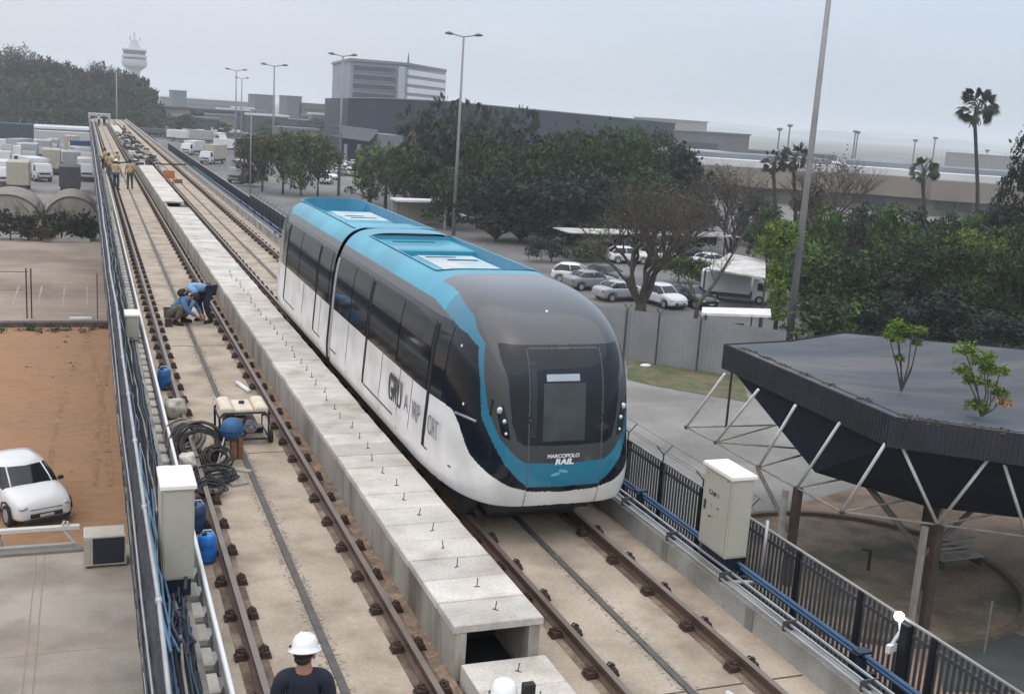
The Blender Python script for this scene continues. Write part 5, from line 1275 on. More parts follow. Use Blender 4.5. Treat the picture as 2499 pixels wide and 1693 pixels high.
# the big dark mass in the middle
mass = [(905, 500, 350, 'mid', .9), (960, 520, 340, 'olive', .85), (1010, 530, 330, 'dark', .9), (1075, 530, 268, 'deep', .7), (1130, 535, 285, 'deep', .7), (1180, 545, 300, 'dark', .7), (1010, 480, 285, 'deep', .7), (1240, 545, 300, 'deep', .75), (1290, 560, 310, 'deep', .75), (1345, 565, 300, 'dark', .7),
        (1400, 560, 296, 'dark', .75), (1460, 560, 288, 'dark', .75), (1530, 560, 284, 'mid', .75), (1590, 570, 300, 'dark', .7), (1640, 590, 330, 'deep', .75), (1330, 600, 420, 'deep', 1.1), (1210, 590, 410, 'deep', 1.1), (1560, 600, 400, 'dark', 1.0), (1650, 610, 440, 'deep', 1.0), (1100, 560, 400, 'dark', .95), (1440, 600, 410, 'deep', 1.05), (1250, 565, 350, 'dark', .9), (1390, 595, 440, 'blue', 1.2), (1500, 600, 430, 'deep', 1.2), (1270, 590, 450, 'deep', 1.3), (1700, 620, 470, 'deep', 1.0)]
POSW = ['left end', 'left part', 'centre', 'right part', 'right end']
for k, (x, yb, yt, key, w_) in enumerate(mass):
    yt += 22 if yt < 345 else 8
    kn = {'mid': 'medium green', 'dark': 'dark green', 'deep': 'very dark', 'blue': 'bluish dark', 'olive': 'olive green'}[key]; rk = sorted(m_[0] for m_ in mass if m_[3] == key).index(x)
    T(key, x, yb, yt, kn + ' tree of the belt before the black hall, ' + ORD[rk] + ' such from left', 'dense tree belt before the black building', sc_w=w_)
    continue
    T(key, x, yb, yt, {'mid': 'medium green', 'dark': 'dark green', 'deep': 'very dark', 'blue': 'bluish dark', 'olive': 'olive green'}[key] + ' broadleaf tree standing in the dense belt before the black building', 'dense tree belt before the black building', sc_w=w_)
# right hand greenery
RT = [(2000, 700, 500, 'mid', .5, 'mid green tree in the second row right of the tall pole'), (2085, 690, 500, 'blue', .5, 'bluish tree in the second row, left of the shorter fan palm'), (2160, 700, 495, 'mid', .5, 'green tree in the second row below the warehouse'), (2290, 720, 520, 'dark', .5, 'dark tree in the second row right of the shorter fan palm'), (2365, 730, 515, 'mid', .45, 'green tree in the second row under the tall fan palm crown'), (2430, 730, 500, 'blue', .45, 'bluish tree in the second row near the right edge'),
      (1905, 720, 540, 'bright', .55, 'bright yellow green bushy tree right behind the tall leaning pole'), (1960, 760, 590, 'mid', .8, 'mid green tree right of the tall leaning pole'), (2030, 770, 620, 'mid', .9, 'mid green tree behind the canopy roof corner'), (2100, 790, 610, 'dark', .8, 'dark bushy tree behind the ribbed canopy'), (2180, 800, 640, 'blue', .8, 'greyish dark tree behind the left plant on the canopy'),
      (2250, 800, 560, 'dark', .75, 'dark tree behind the left roof plant, taller'), (2330, 800, 560, 'bright', .6, 'fresh green tree left of the brightest one below the tall fan palm'), (2420, 810, 560, 'bright', .75, 'brightest green tree below the tall fan palm'), (2440, 830, 600, 'mid', .8, 'mid green tree above the right roof plant'), (2485, 760, 300, 'deep', .42, 'very dark tall tree cut by the right edge'),
      (2495, 860, 520, 'dark', .6, 'dark tree at the right edge above the canopy'), (2060, 680, 520, 'brown', .5, 'brownish grey thicket tree behind the greens'), (1960, 640, 440, 'brown', .4, 'brown tangled tree behind the tall pole'), (2130, 660, 500, 'blue', .5, 'bluish tree before the long beige building'), (2220, 690, 510, 'blue', .5, 'second bluish tree before the long beige building'),
      (2310, 860, 700, 'deep', 1.0, 'low very dark tree touching the canopy roof'), (2160, 850, 720, 'deep', 1.0, 'low very dark tree behind the canopy ridge'), (2010, 840, 720, 'dark', 1.0, 'low green tree at the far canopy corner'), (2420, 900, 760, 'deep', 1.1, 'very dark low bush at the far right of the canopy'), (1870, 640, 500, 'mid', .6, 'green tree left of the tall pole'), (2350, 700, 520, 'mid', .6, 'green tree in front of the dark building windows'), (1830, 600, 470, 'blue', .7, 'dull green tree at the left of the beige building')]
for (x, yb, yt, key, w_, lab) in RT: T(key, x, yb, yt, lab, 'trees behind the canopy', sc_w=w_ * 1.3)
# vine covered green column beside the pole
p = at(1890, 838)
und = [(*gp(x + rnd.uniform(-25, 25), y + rnd.uniform(-12, 12))[:2], GZ + .6, rnd.uniform(.9, 1.9), rnd.uniform(.9, 1.9), rnd.uniform(.9, 1.7)) for x in range(1960, 2640, 34) for y in (735, 770, 805, 840)]
tag(leaves('undergrowth', und, 26000, .17, LM['mid'], 99), 'tangled green undergrowth filling the ground between the trees behind the canopy', 'undergrowth', kind='stuff')
for k, (x, yb, w_, h_, lab) in enumerate(((1345, 640, 3.4, 2.6, 'dull green bush between the train roof and the parked cars'), (1440, 640, 3.0, 2.2, 'grey green bush in front of the far car row'), (1725, 700, 2.4, 2.2, 'low grey green bush beside the slender leaning tree'), (1655, 690, 2.2, 2.4, 'olive bush behind the black car'), (1480, 575, 5.0, 3.4, 'wide dark bush at the foot of the tree belt'), (1600, 590, 5.0, 3.6, 'wide green bush at the foot of the tree belt, right of the dark one'))):
    p_ = at(x, yb); t = wthing('scrub_bush', lab, 'bush', p_); rnd = random.Random(200 + k); lobes = [(p_[0] + rnd.uniform(-.5, .5) * w_, p_[1] + rnd.uniform(-.5, .5), GZ + h_ * rnd.uniform(.3, .65), w_ * .27, w_ * .27, h_ * .4) for _ in range(8)]
    leaves('foliage', lobes, 4200, .11, LM[('blue', 'olive', 'olive', 'mid', 'deep', 'dark')[k]], 210 + k, t, shell=.1); MB().tube([(p_[0], p_[1], GZ), (p_[0], p_[1], GZ + h_ * .5)], .06, 5).build('stem', bark, t)
p = at(1890, 838)
t = wthing('climbing_shrub', 'tall narrow yellow green climbing shrub beside the tall leaning pole', 'shrub', p)
z_ = lambda yy: hz(1890, yy, p[1])
MB().tube([(p[0], p[1], GZ), (p[0] - .1, p[1], z_(760)), (p[0], p[1], z_(590))], [.16, .12, .06], 7).build('trunk', bark, t, smooth=True)
lobes = [(*py(x, y, p[1] - .3), r_, r_, r_ * 1.1) for x, y, r_ in ((1895, 770, .5), (1898, 735, .6), (1890, 700, .62), (1898, 665, .6), (1905, 592, .8), (1925, 572, .6), (1882, 562, .5), (1902, 630, .38))]
leaves('foliage', lobes, 9000, .085, LM['bright'], 44, t)
rg_ = random.Random(71); wl_ = [(rg_.uniform(-9, 3.5), 62.2 + rg_.uniform(-1.2, .4), GZ + .05, rg_.uniform(.15, .5), rg_.uniform(.12, .35), rg_.uniform(.06, .22)) for _ in range(60)]
wl_ += [(rg_.uniform(-8, .8), rg_.uniform(52, 62), GZ + .03, rg_.uniform(.08, .3), rg_.uniform(.08, .25), .06) for _ in range(14)]
tag(leaves('weeds', wl_, 4200, .05, leafmat('weed_green', (.06, .07, .035)), 140, shell=.0), 'sparse weeds and tufts along the edge of the red dirt lot', 'weeds', kind='stuff')
b = MB()
for _ in range(170):
    x, y, s = rg_.uniform(-9, 3.5), rg_.uniform(27, 62), rg_.uniform(.010, .032); b.box(x - s, x + s, y - s * .8, y + s * .8, GZ + .03, GZ + .03 + s, rz=rg_.random() * 3, mi=int(rg_.random() < .25))
tag(b.build('loose_stones', [mat('stone_brown', (.27, .17, .10), .9, var=.3), conc_lid]), 'loose brown stones scattered over the red dirt lot', 'stones', kind='stuff')
# small trees growing on the canopy roof
for k, (x, yb, pts, lab) in enumerate(((2200, 950, [(2190, 800, .30), (2225, 812, .22), (2170, 822, .2), (2245, 808, .22), (2238, 838, .16), (2195, 875, .16), (2190, 830, .2)], 'small thin stemmed plant with round leaf tufts growing on the canopy roof'),
                                     (2395, 1010, [(2355, 855, .30), (2400, 880, .34), (2440, 905, .26), (2350, 905, .25), (2375, 930, .28), (2420, 940, .2), (2385, 995, .30), (2440, 960, .22), (2410, 905, .25)], 'larger leafy plant clump with orange patch growing on the canopy roof'))):
    p = gp(x, yb, -1.25); t = wthing('roof_plant', lab, 'plant', p); b = MB(); lobes = []
    for (px, py_, r_) in pts:
        c = py(px, py_, p[1] + (.15 if k else 0)); lobes.append((*c, r_ * 1.0, r_ * 1.0, r_ * .72)); b.tube([(p[0], p[1], -1.3), ((p[0] + c[0]) / 2 + .08, p[1], (c[2] - 1.3) / 2 - .1), tuple(c)], [.03, .02, .012], 5)
    b.build('stem', bark, t); leaves('foliage', lobes, 4200 if k == 0 else 8000, .036, LM['bright'], 50 + k, t, shell=.05)
    if k: leaves('dry_leaves', [(*py(2450, 985, p[1]), .22, .2, .12)], 300, .05, mat('dry_leaf', (.34, .19, .09), .8, island=.3), 77, t, shell=.1)
# palms
def fan_palm(x, yb, ytop, R_, label, lm, seed, slim=1.0, nleaf=46, group=None):
    p = at(x, yb); zc = hz(x, ytop, p[1]); rnd = random.Random(seed); t = wthing('fan_palm', label, 'palm', p, group=group)
    pt = Vector(py(x, ytop, p[1])); base = Vector(p)
    MB().tube([base, base.lerp(pt, .5) + Vector((.1, 0, 0)), pt - Vector((0, 0, R_ * .6)), pt], [.26 * slim, .20 * slim, .18 * slim, .24 * slim], 8).build('trunk', mat('palm_trunk', (.045, .046, .042), .9, var=.2), t, smooth=True)
    b = MB()
    for k in range(nleaf):
        el_ = rnd.uniform(-.75, 1.25); a = k * 2.399; d = Vector((math.cos(a) * math.cos(el_), math.sin(a) * math.cos(el_), math.sin(el_)))
        c = pt + d * R_ * rnd.uniform(.50, .68); sd_ = d.orthogonal().normalized(); u = d.cross(sd_)
        b.tube([pt, c], [.02, .012], 3, caps=False)
        ax = (sd_ * math.cos(rnd.random() * .8) + u * math.sin(rnd.random() * .8)).normalized()
        for q in range(15):
            f = (q - 7) / 7 * 1.3; dd = (d * math.cos(f) + ax * math.sin(f)).normalized(); w_ = ax.cross(dd).normalized() * R_ * .0 + (d * -math.sin(f) + ax * math.cos(f)) * R_ * .028
            L = R_ * .42 * (1 - abs(f) * .25); tip = c + dd * L + Vector((0, 0, -R_ * .10))
            b.add([c, c + dd * L * .6 + w_, tip, c + dd * L * .6 - w_], [(0, 1, 2, 3)])
    b.build('fronds', lm, t)
    b = MB()
    for k in range(26):
        a = k * 2.4; r_ = R_ * rnd.uniform(.18, .36); z0 = pt - Vector((0, 0, R_ * .25)); q = z0 + Vector((math.cos(a) * r_, math.sin(a) * r_, -R_ * rnd.uniform(.3, .75)))
        w_ = Vector((-math.sin(a), math.cos(a), 0)) * R_ * .08; b.add([z0, z0.lerp(q, .5) + w_, q, z0.lerp(q, .5) - w_], [(0, 1, 2, 3)])
    b.build('dead_skirt', LM['brown'], t)
fan_palm(2384, 640, 262, 2.45, 'tall slender fan palm rising against the sky on the right', LM['deep'], 3, nleaf=60)
fan_palm(2255, 640, 418, 1.75, 'shorter fan palm left of the tall one before the beige building', LM['blue'], 4, nleaf=50)
fan_palm(1940, 620, 385, 1.9, 'fan palm behind the tall leaning pole', LM['blue'], 5, nleaf=50)
fan_palm(1890, 620, 395, 1.6, 'fan palm left of the tall leaning pole', LM['deep'], 6, nleaf=40)
for k, (x, yt) in enumerate(((1085, 275), (1150, 290), (1275, 300), (1205, 305), (1010, 300))):
    fan_palm(x, 500, yt, 3.0, 'dark fan palm rising from the tree belt, %s from the left' % ORD[(1, 2, 4, 3, 0)[k]], LM['deep'], 10 + k, 1.2, 40, 'palms in the tree belt')
for k, (x, yb, yt) in enumerate(((940, 520, 372), (985, 525, 385), (1040, 530, 400), (900, 505, 380))):
    fan_palm(x, yb, yt, 2.0, 'short palm at the left end of the tree belt, %s from the left' % ORD[(1, 2, 3, 0)[k]], LM['mid'], 20 + k, .9, 36, 'short palms left in the tree belt')

# distant wooded hill on the left: individual trees
fp = [tree_proto(10, 4.6, LM[k], s_, n=2600, size=.42, label='dark broadleaf tree of the woods on the left', tbase=.12, nl=10, trunk=.3, group='woods on the left horizon') for k, s_ in (('dark', 61), ('blue', 62), ('brown', 63))]
rnd = random.Random(15); first = [True, True, True]
prof = ((0, 158), (60, 165), (100, 152), (150, 155), (190, 168), (230, 172), (270, 178), (310, 180), (345, 188), (375, 215), (392, 245))
wc = {}
for row, (Yd, f_) in enumerate(((345, .62), (365, .82), (385, 1.0))):
    x = -30 + row * 9
    while x < 398:
        d = RM @ np.array([x - IW / 2, 290 - IH / 2, FPX]); X = d[0] / d[1] * Yd
        yt = np.interp(x, [a for a, _ in prof], [b_ for _, b_ in prof]) + rnd.uniform(-5, 7)
        ztop = hz(x, yt, Yd); H_ = (ztop - GZ) * f_ * rnd.uniform(.92, 1.05)
        k = rnd.choice((0, 0, 1, 1, 2)); s_ = H_ / 10; wd = rnd.uniform(.55, .75)
        wc[(row, k)] = wc.get((row, k), -1) + 1; lab = {0: 'dark green', 1: 'bluish dark', 2: 'brownish'}[k] + ' tree in the ' + ('front', 'middle', 'back')[row] + ' row of the left woods, ' + ORD[wc[(row, k)]] + ' from left'
        if first[k]: r = fp[k]; first[k] = False; r.location = (X, Yd, GZ); r.scale = (s_ * wd, s_ * wd, s_); r['label'] = lab
        else: r = dup(fp[k], (X, Yd + rnd.uniform(-5, 5), GZ), rnd.random() * 6, lab, 'woods on the left horizon', (s_ * wd, s_ * wd, s_))
        x += rnd.uniform(17, 25)
for (x, yt, lab) in ((45, 112, 'large rounded half bare tree crown rising above the woods'), (245, 150, 'thin bare tree top above the woods left of the tower')):
    d = RM @ np.array([x - IW / 2, 290 - IH / 2, FPX]); X = d[0] / d[1] * 370; zt2 = hz(x, yt, 370); t = wthing('bare_tree', lab, 'tree', (X, 370, GZ)); hh = zt2 - GZ
    bare_tree(t, (X, 370, GZ + hh * .35), hh * .66, 70 + x, bark, .62, 5, .5, n0=5).build('trunk', bark, t)
    leaves('leaf_remnants', [(X, 370, GZ + hh * .80, hh * (.28 if x < 100 else .14), hh * .25, hh * .18)], 1600 if x < 100 else 350, .4, LM['brown'], x, t, shell=.3)
wd_ = []
for i in range(60):
    x_ = -40 + i * 7.4; d = RM @ np.array([x_ - IW / 2, 290 - IH / 2, FPX]); wd_.append((d[0] / d[1] * 342, 342, GZ + 2.5, 4.2, 3, 4.6))
tag(leaves('undergrowth', wd_, 14000, .42, LM['dark'], 123), 'dense dark undergrowth at the foot of the woods on the left', 'undergrowth', kind='stuff')
# dark hedge bushes along the far side of the concrete yard
for k, (x, yb, w_, h_, lab) in enumerate(((25, 588, 3.2, 2.3, 'dark round hedge bush at the left edge beyond the concrete yard'), (100, 590, 2.2, 1.2, 'low brownish bush between the two dark hedge bushes'), (150, 590, 3.6, 2.5, 'wide dark bush in front of the right arched tent'), (215, 588, 1.8, 1.7, 'dark bush close to the guideway beyond the yard'))):
    p = at(x, yb); t = wthing('hedge_bush', lab, 'bush', p)
    rnd = random.Random(k); lobes = [(p[0] + rnd.uniform(-.5, .5) * w_, p[1] + rnd.uniform(0, 1), GZ + h_ * rnd.uniform(.3, .6), w_ * .28, w_ * .28, h_ * .45) for _ in range(6)]
    leaves('foliage', lobes, 3000, .13, LM['deep'] if k % 2 == 0 else LM['brown'], 80 + k, t); MB().tube([(p[0], p[1] + .5, GZ), (p[0], p[1] + .5, GZ + h_ * .5)], .06, 5).build('stem', bark, t)
for k, x in enumerate((70, 112, 200)):
    p = at(x, 588); t = wthing('young_tree', ('thin dark sapling between the two arched tents', 'thin leafless sapling left of the two tents gap', 'thin sapling near the guideway before the tent')[k], 'tree', p)
    bare_tree(t, p, 4.2, 90 + k, bark, .4, 3, .05, n0=2).build('trunk', bark, t)
# ================================================================== POLES AND LAMPS
def lamp_post(x, yb, yt, r0, r1, arms, label, xt=None, base=None, arm_h=.0):
    p = at(x, yb) if base is None else np.array(base); zt2 = hz(x if xt is None else xt, yt, p[1]); t = wthing('lamp_post', label, 'lamp post', p)
    MB().tube([(p[0], p[1], GZ), (p[0], p[1], (GZ + zt2) / 2), (p[0], p[1], zt2)], [r0, (r0 + r1) / 2, r1], 10).build('pole', pole_m, t, smooth=True)
    if arms:
        L = arms; d = CAMR[:2] / np.linalg.norm(CAMR[:2])
        for s in (-1, 1):
            e0 = (p[0] + s * d[0] * L * .12, p[1] + s * d[1] * L * .12, zt2 + .02); e1 = (p[0] + s * d[0] * L * .55, p[1] + s * d[1] * L * .55, zt2 + .10 * L); e2 = (p[0] + s * d[0] * L, p[1] + s * d[1] * L, zt2 + .13 * L)
            MB().tube([(p[0], p[1], zt2), e0, e1], r1 * .7, 6).build('arm', pole_m, t)
            MB().tube([e1, tuple((np.array(e1) + np.array(e2)) / 2 + np.array([0, 0, .05])), e2], [r1 * .9, r1 * 1.9, r1 * .8], 6).build('lamp_head', mat('lamp_head_grey', (.12, .12, .125), .5), t)
    return t
# tall pole leaves the frame at the top
p = gp(1925, 832); 
t = wthing('tall_mast', 'very tall leaning grey pole that leaves the picture at the top', 'mast', p)
MB().tube([p, (p[0], p[1], 9), (p[0], p[1], 26)], [.23, .17, .10], 12).build('pole', mat('mast_grey', (.33, .32, .325), .6, metal=.2, var=.15, scale=.8), t, smooth=True)
lamp_post(1106, 575, 88, .20, .10, 1.9, 'tall double arm lamp post right of the white office block')
lamp_post(826, 478, 137, .22, .11, 2.0, 'tall double arm lamp post left of the white office block')
lamp_post(665, 400, 162, .24, .14, 2.7, 'hazy double arm lamp post left of the small grove, third largest')
lamp_post(574, 380, 173, .22, .12, 2.4, 'distant double arm lamp post beyond the trucks, left of the pair')
lamp_post(588, 360, 192, .22, .12, 1.8, 'distant thin lamp post right behind its taller neighbour')
lamp_post(610, 492, 256, .10, .06, 0, 'plain thin grey post beside the guideway fence, no arms')
lamp_post(252, 300, 168, .25, .14, 0, 'thin pole rising before the woods at the far end of the guideway', base=(8, 330, GZ))
# posts and white marks near the tree belt
p = at(1085, 560); tag(MB().tube([p, (p[0], p[1], hz(1085, 440, p[1]))], .14, 8).build('white_post', mat('post_white', (.38, .37, .35), .7)), 'plain pale post between trunks left of the nearest double arm lamp post', 'post')
# high masts on the horizon at the right
mm = mat('mast_dark', (.07, .075, .08), .7)
for k, (x, yt) in enumerate(((1896, 312), (1920, 303), (2081, 318), (2087, 320), (2229, 340), (2277, 334), (2408, 365))):
    Yd = 520 + k * 12; d = RM @ np.array([x - IW / 2, 380 - IH / 2, FPX]); X = d[0] / d[1] * Yd; zt2 = hz(x, yt, Yd); t = wthing('high_mast', ('floodlight mast on the right horizon, leftmost', 'floodlight mast on the right horizon, tallest', 'floodlight mast of the close pair, left one', 'floodlight mast of the close pair, right one', 'floodlight mast between the close pair and the fan palm', 'floodlight mast just left of the tall fan palm', 'faint floodlight mast right of the tall fan palm')[k], 'mast', (X, Yd, GZ))
    MB().tube([(X, Yd, GZ), (X, Yd, zt2)], .55, 6, r2=.35).build('pole', mm, t); MB().lathe([(.9, -1.6), (1.6, -.8), (1.6, -.2), (.8, 0)], (X, Yd, zt2), 8).build('lamp_ring', mm, t)

# ================================================================== GREY CORRUGATED FENCE
a, c = gp(1420, 850), gp(1860, 930); a = np.array([24.2, 56.4, GZ]); 
p0, p1 = gp(1535, 880), gp(1765, 916)
dv = (p1 - p0) / np.linalg.norm(p1 - p0); A = p0 - dv * 14; B = p1 + dv * 3; Ltot = np.linalg.norm(B - A); FH = hz(1600, 768, gp(1600, 893)[1]) - GZ
t = wthing('corrugated_fence', 'pale grey corrugated fence with barbed wire arms along the road', 'fence', p0)
b = MB(); nrm = np.array([-dv[1], dv[0], 0]); n = int(Ltot / .12); vs = []
for i in range(n + 1):
    q = A + dv * Ltot * i / n + nrm * (.03 if i % 2 else 0); vs += [(q[0], q[1], GZ), (q[0], q[1], GZ + FH)]
b.add(vs, [(2 * i, 2 * i + 2, 2 * i + 3, 2 * i + 1) for i in range(n)]); b.build('sheet_metal', mat('fence_sheet', (.23, .235, .245), .6, var=.12, scale=.6), t)
PX_ = [gp(x, y) for x, y in ((1522, 878), (1600, 892), (1700, 907))]
for q in PX_ + [PX_[0] - dv * 2.9, PX_[0] - dv * 5.8]:
    MB().tube([(q[0] + nrm[0] * -.12, q[1] + nrm[1] * -.12, GZ), (q[0] - nrm[0] * .12, q[1] - nrm[1] * .12, GZ + FH)], .05, 6).tube([(q[0], q[1], GZ + FH), (q[0] - .22, q[1], GZ + FH + .3)], .03, 5).tube([(q[0], q[1], GZ + FH), (q[0] + .22, q[1], GZ + FH + .3)], .03, 5).build('post', dark, t)
tag(MB().ell((*gp(1575, 897)[:2], GZ + .12), (.35, .2, .10), 8, 5).build('litter_bag', white_m, smooth=True), 'small white litter bag on the grass verge by the grey fence', 'bag')

# ================================================================== VEHICLES
for k, (x, yb, kind, col, rz, lab) in enumerate((
    (1618, 746, 'hatch', 'white', 8, 'white hatchback with dark windscreen parked right of the large leafless trunk'), (1688, 746, 'sedan', 'black', 8, 'black car parked beside the white hatchback near the large leafless trunk'),
    (1515, 732, 'sedan', 'silver', 100, 'silver car parked left of the large leafless trunk'), (1440, 705, 'sedan', 'grey', 100, 'grey car parked just right of the train nose'),
    (1405, 690, 'hatch', 'white', 60, 'white car partly hidden by the train dome'), (1480, 690, 'sedan', 'black', 20, 'black car behind the silver car among the bare branches'),
    (1530, 642, 'hatch', 'white', 85, 'white hatchback seen between the branches in the second row'),
    (1600, 640, 'sedan', 'white', 85, 'white sedan seen right of the large trunk in the second row'), (1660, 625, 'sedan', 'silver', 85, 'silver sedan in the second row left of the carport'), (1735, 655, 'sedan', 'white', 95, 'white car parked just behind the carport roof'),
     (1560, 605, 'sedan', 'grey', 85, 'grey sedan in the far row behind the large leafless tree'))):
    p = at(x, yb); key = 'carproto_' + kind + col
    if key not in MATS: r = car_proto(kind, carpaints[col], lab, 'cars in the parking lot on the right'); MATS[key] = r; r.location = tuple(p + [0, 0, .03]); r.rotation_euler = (0, 0, math.radians(rz))
    else: dup(MATS[key], p + [0, 0, .03], math.radians(rz), lab, 'cars in the parking lot on the right')
# cars glimpsed between the trees farther back
rnd = random.Random(33)
for k in range(26):
    x = rnd.uniform(790, 905) if k < 14 else rnd.uniform(950, 1330); y = rnd.uniform(388, 450) if k < 14 else rnd.uniform(500, 545)
    col = rnd.choice(('white', 'white', 'silver', 'white', 'grey')); key = 'carproto_sedan' + col
    lab = ('%s car parked in the far lot behind the lamp post left of the office block' if k < 14 else '%s car glimpsed between the trunks of the tree belt') % col
    if key not in MATS: MATS[key] = car_proto('sedan', carpaints[col], lab, 'far parked cars'); r = MATS[key]; r.location = tuple(at(x, y) + [0, 0, .03])
    else: r = dup(MATS[key], at(x, y) + [0, 0, .03], rnd.uniform(0, 6), lab, 'far parked cars')
# trucks
def truck_proto(label, boxc, cabc, L=7.0, H_=3.3, front=True):
    r = thing('box_truck', label, 'truck'); h2 = L / 2
    MB().box(-1.2, 1.2, -h2 + 1.9, h2, .95, H_).build('cargo_box', boxc, r, bevel=.04)
    cb = MB().add([(-1.05, -h2, .45), (1.05, -h2, .45), (1.05, -h2 + 1.7, .45), (-1.05, -h2 + 1.7, .45), (-1.08, -h2 - .05, 1.35), (1.08, -h2 - .05, 1.35), (1.08, -h2 + 1.7, 1.35), (-1.08, -h2 + 1.7, 1.35), (-.98, -h2 + .28, 2.35), (.98, -h2 + .28, 2.35), (.98, -h2 + 1.65, 2.4), (-.98, -h2 + 1.65, 2.4)],
              [(3, 2, 1, 0), (0, 1, 5, 4), (1, 2, 6, 5), (2, 3, 7, 6), (3, 0, 4, 7), (4, 5, 9, 8), (5, 6, 10, 9), (6, 7, 11, 10), (7, 4, 8, 11), (8, 9, 10, 11)]).build('cab', cabc, r, bevel=.05)
    MB().add([(-.92, -h2 + .02, 1.42), (.92, -h2 + .02, 1.42), (.86, -h2 + .255, 2.22), (-.86, -h2 + .255, 2.22)], [(0, 1, 2, 3)]).build('windscreen', glass_m, cb)
    for s in (-1, 1):
        MB().add([(s * 1.085, -h2 + .25, 1.42), (s * 1.085, -h2 + 1.2, 1.42), (s * 1.0, -h2 + 1.2, 2.2), (s * 1.0, -h2 + .45, 2.2)], [(0, 1, 2, 3)]).build('side_window', glass_m, cb)
        MB().box(s * .9 - .16, s * .9 + .16, -h2 - .07, -h2 - .03, .75, .95).build('headlight', MATS['car_lamp'], r)
        for y in (-h2 + .9, h2 - 1.5):
            wv = MB().tube([(s * .80, y, .45), (s * 1.08, y, .45)], .45, 16).build('wheel', rubber, r, smooth=40); MB().tube([(s * 1.075, y, .45), (s * 1.09, y, .45)], .24, 10).build('rim', galv, wv)
    MB().box(-.9, .9, -h2 - .08, -h2 - .03, .45, .70).build('bumper', dark, r)
    MB().box(-.7, .7, -h2 - .075, -h2 - .035, 1.0, 1.22).build('grille', black, r)
    MB().box(-.95, .95, -h2 + .5, h2 - .1, .5, .95).build('chassis', dark, r)
    return r
tw = mat('truck_white', (.58, .59, .60), .45, var=.08, scale=2); tbeige = mat('truck_beige', (.36, .33, .27), .7, var=.12); tgrey = mat('truck_grey', (.30, .31, .32), .6, var=.1); tblue = mat('truck_blue', (.02, .07, .16), .5, var=.1)
p = at(1800, 722); r = truck_proto('white box truck in the right parking lot beside the green trees', tw, tw, 7.0, 3.0); r.location = tuple(gp(1790, 735) + [0, 0, .03]); r.rotation_euler = (0, 0, math.radians(56)); r.scale = (.72, .72, .72)
tp = {'w': r, 'b': truck_proto('t', tbeige, tw, 7.5, 3.6), 'g': truck_proto('t', tgrey, tgrey, 8, 3.4), 'd': truck_proto('t', mat('truck_dark_open', (.05, .05, .06), .7, var=.2), tw, 7.5, 3.3)}
TL = [('w', 17, 452, 0, 'white truck at the left edge seen from the front in the truck yard'), ('g', 74, 404, 0, 'grey cabbed truck with dark windscreen in the middle of the truck yard'), ('b', 48, 466, 180, 'beige box truck seen from behind in the truck yard'), ('b', 128, 424, 180, 'taller beige truck right of the middle of the truck yard'),
      ('d', 172, 470, 180, 'truck with dark rear opening near the guideway in the truck yard'), ('g', 108, 392, 0, 'small grey truck behind the taller beige truck'), ('w', 88, 440, 20, 'white van shaped truck beside the beige box truck'), ('w', 212, 440, 0, 'white truck just left of the guideway netting'), ('g', 176, 425, 180, 'grey box truck behind the dark rear opening'), ('w', 200, 405, 10, 'white truck below the blue container'),
      ('g', 592, 446, -25, 'grey truck with its front to the viewer beside the grove of trees'), ('w', 395, 322, 80, 'small white truck far right of the guideway'), ('b', 386, 330, 80, 'beige truck in the far yard just right of the guideway'), ('w', 440, 345, 80, 'white truck in the far right yard below the horizon buildings'), ('g', 500, 350, 80, 'grey truck in the far right yard'), ('w', 545, 338, 75, 'white truck in the far right yard by the thin post'), ('w', 470, 378, -30, 'white truck parked beside the dark fence panels'), ('b', 520, 400, -30, 'beige truck parked beside the dark fence panels'), ('g', 430, 330, 80, 'grey lorry between the beige truck and the white truck far right'), ('w', 560, 372, 60, 'white lorry behind the grey truck near the grove')]
used = set()
for (k, x, yb, rz, lab) in TL:
    p = at(x, yb) + [0, 0, .03]
    if k != 'w' and k not in used: r = tp[k]; used.add(k); r.location = tuple(p); r.rotation_euler = (0, 0, math.radians(rz)); r['label'] = lab; r['group'] = 'trucks in the yards'
    else: dup(tp[k], p, math.radians(rz), lab, 'trucks in the yards', 1.0)
cl = {'w': 'white', 'b': 'beige', 'g': 'grey', 'd': 'dark backed'}; rnd = random.Random(77); cnt = {}
for (xa, xb, ya, yb_, nn, where) in ((385, 600, 303, 352, 16, 'far yard right of the guideway'), (4, 205, 372, 415, 9, 'back rows of the left truck yard'), (300, 360, 296, 306, 0, '')):
    for k in range(nn):
        x, y = xa + (xb - xa) * (k + rnd.random() * .8) / nn, rnd.uniform(ya, yb_); kk = rnd.choice('wwbg'); cnt[(where, kk)] = cnt.get((where, kk), -1) + 1
        dup(tp[kk], at(x, y) + [0, 0, .03], math.radians(rnd.choice((80, 85, 0, 180, -30)) + rnd.uniform(-8, 8)), 'small %s truck in the %s, %s such from left' % (cl[kk], where, ORD[cnt[(where, kk)]]), 'trucks in the yards', rnd.uniform(.75, 1.0))
def container(x, yb, L, W_, H_, m, label, rz=0, z0=0):
    p = at(x, yb); t = wthing('shipping_container', label, 'container', (p[0], p[1], GZ))
    b = MB().box(p[0] - L / 2, p[0] + L / 2, p[1], p[1] + W_, GZ + z0, GZ + z0 + H_)
    b.build('shell', m, t, bevel=.05)
    rb = MB(); 
    for i in range(int(L / .5)): rb.box(p[0] - L / 2 + .15 + i * .5, p[0] - L / 2 + .3 + i * .5, p[1] - .04, p[1] + .001, GZ + z0 + .15, GZ + z0 + H_ - .15)
    rb.build('ribs', m, t)
container(197, 388, 3.6, 2.4, 2.6, tblue, 'dark blue container beside the guideway in the truck yard', z0=.6)
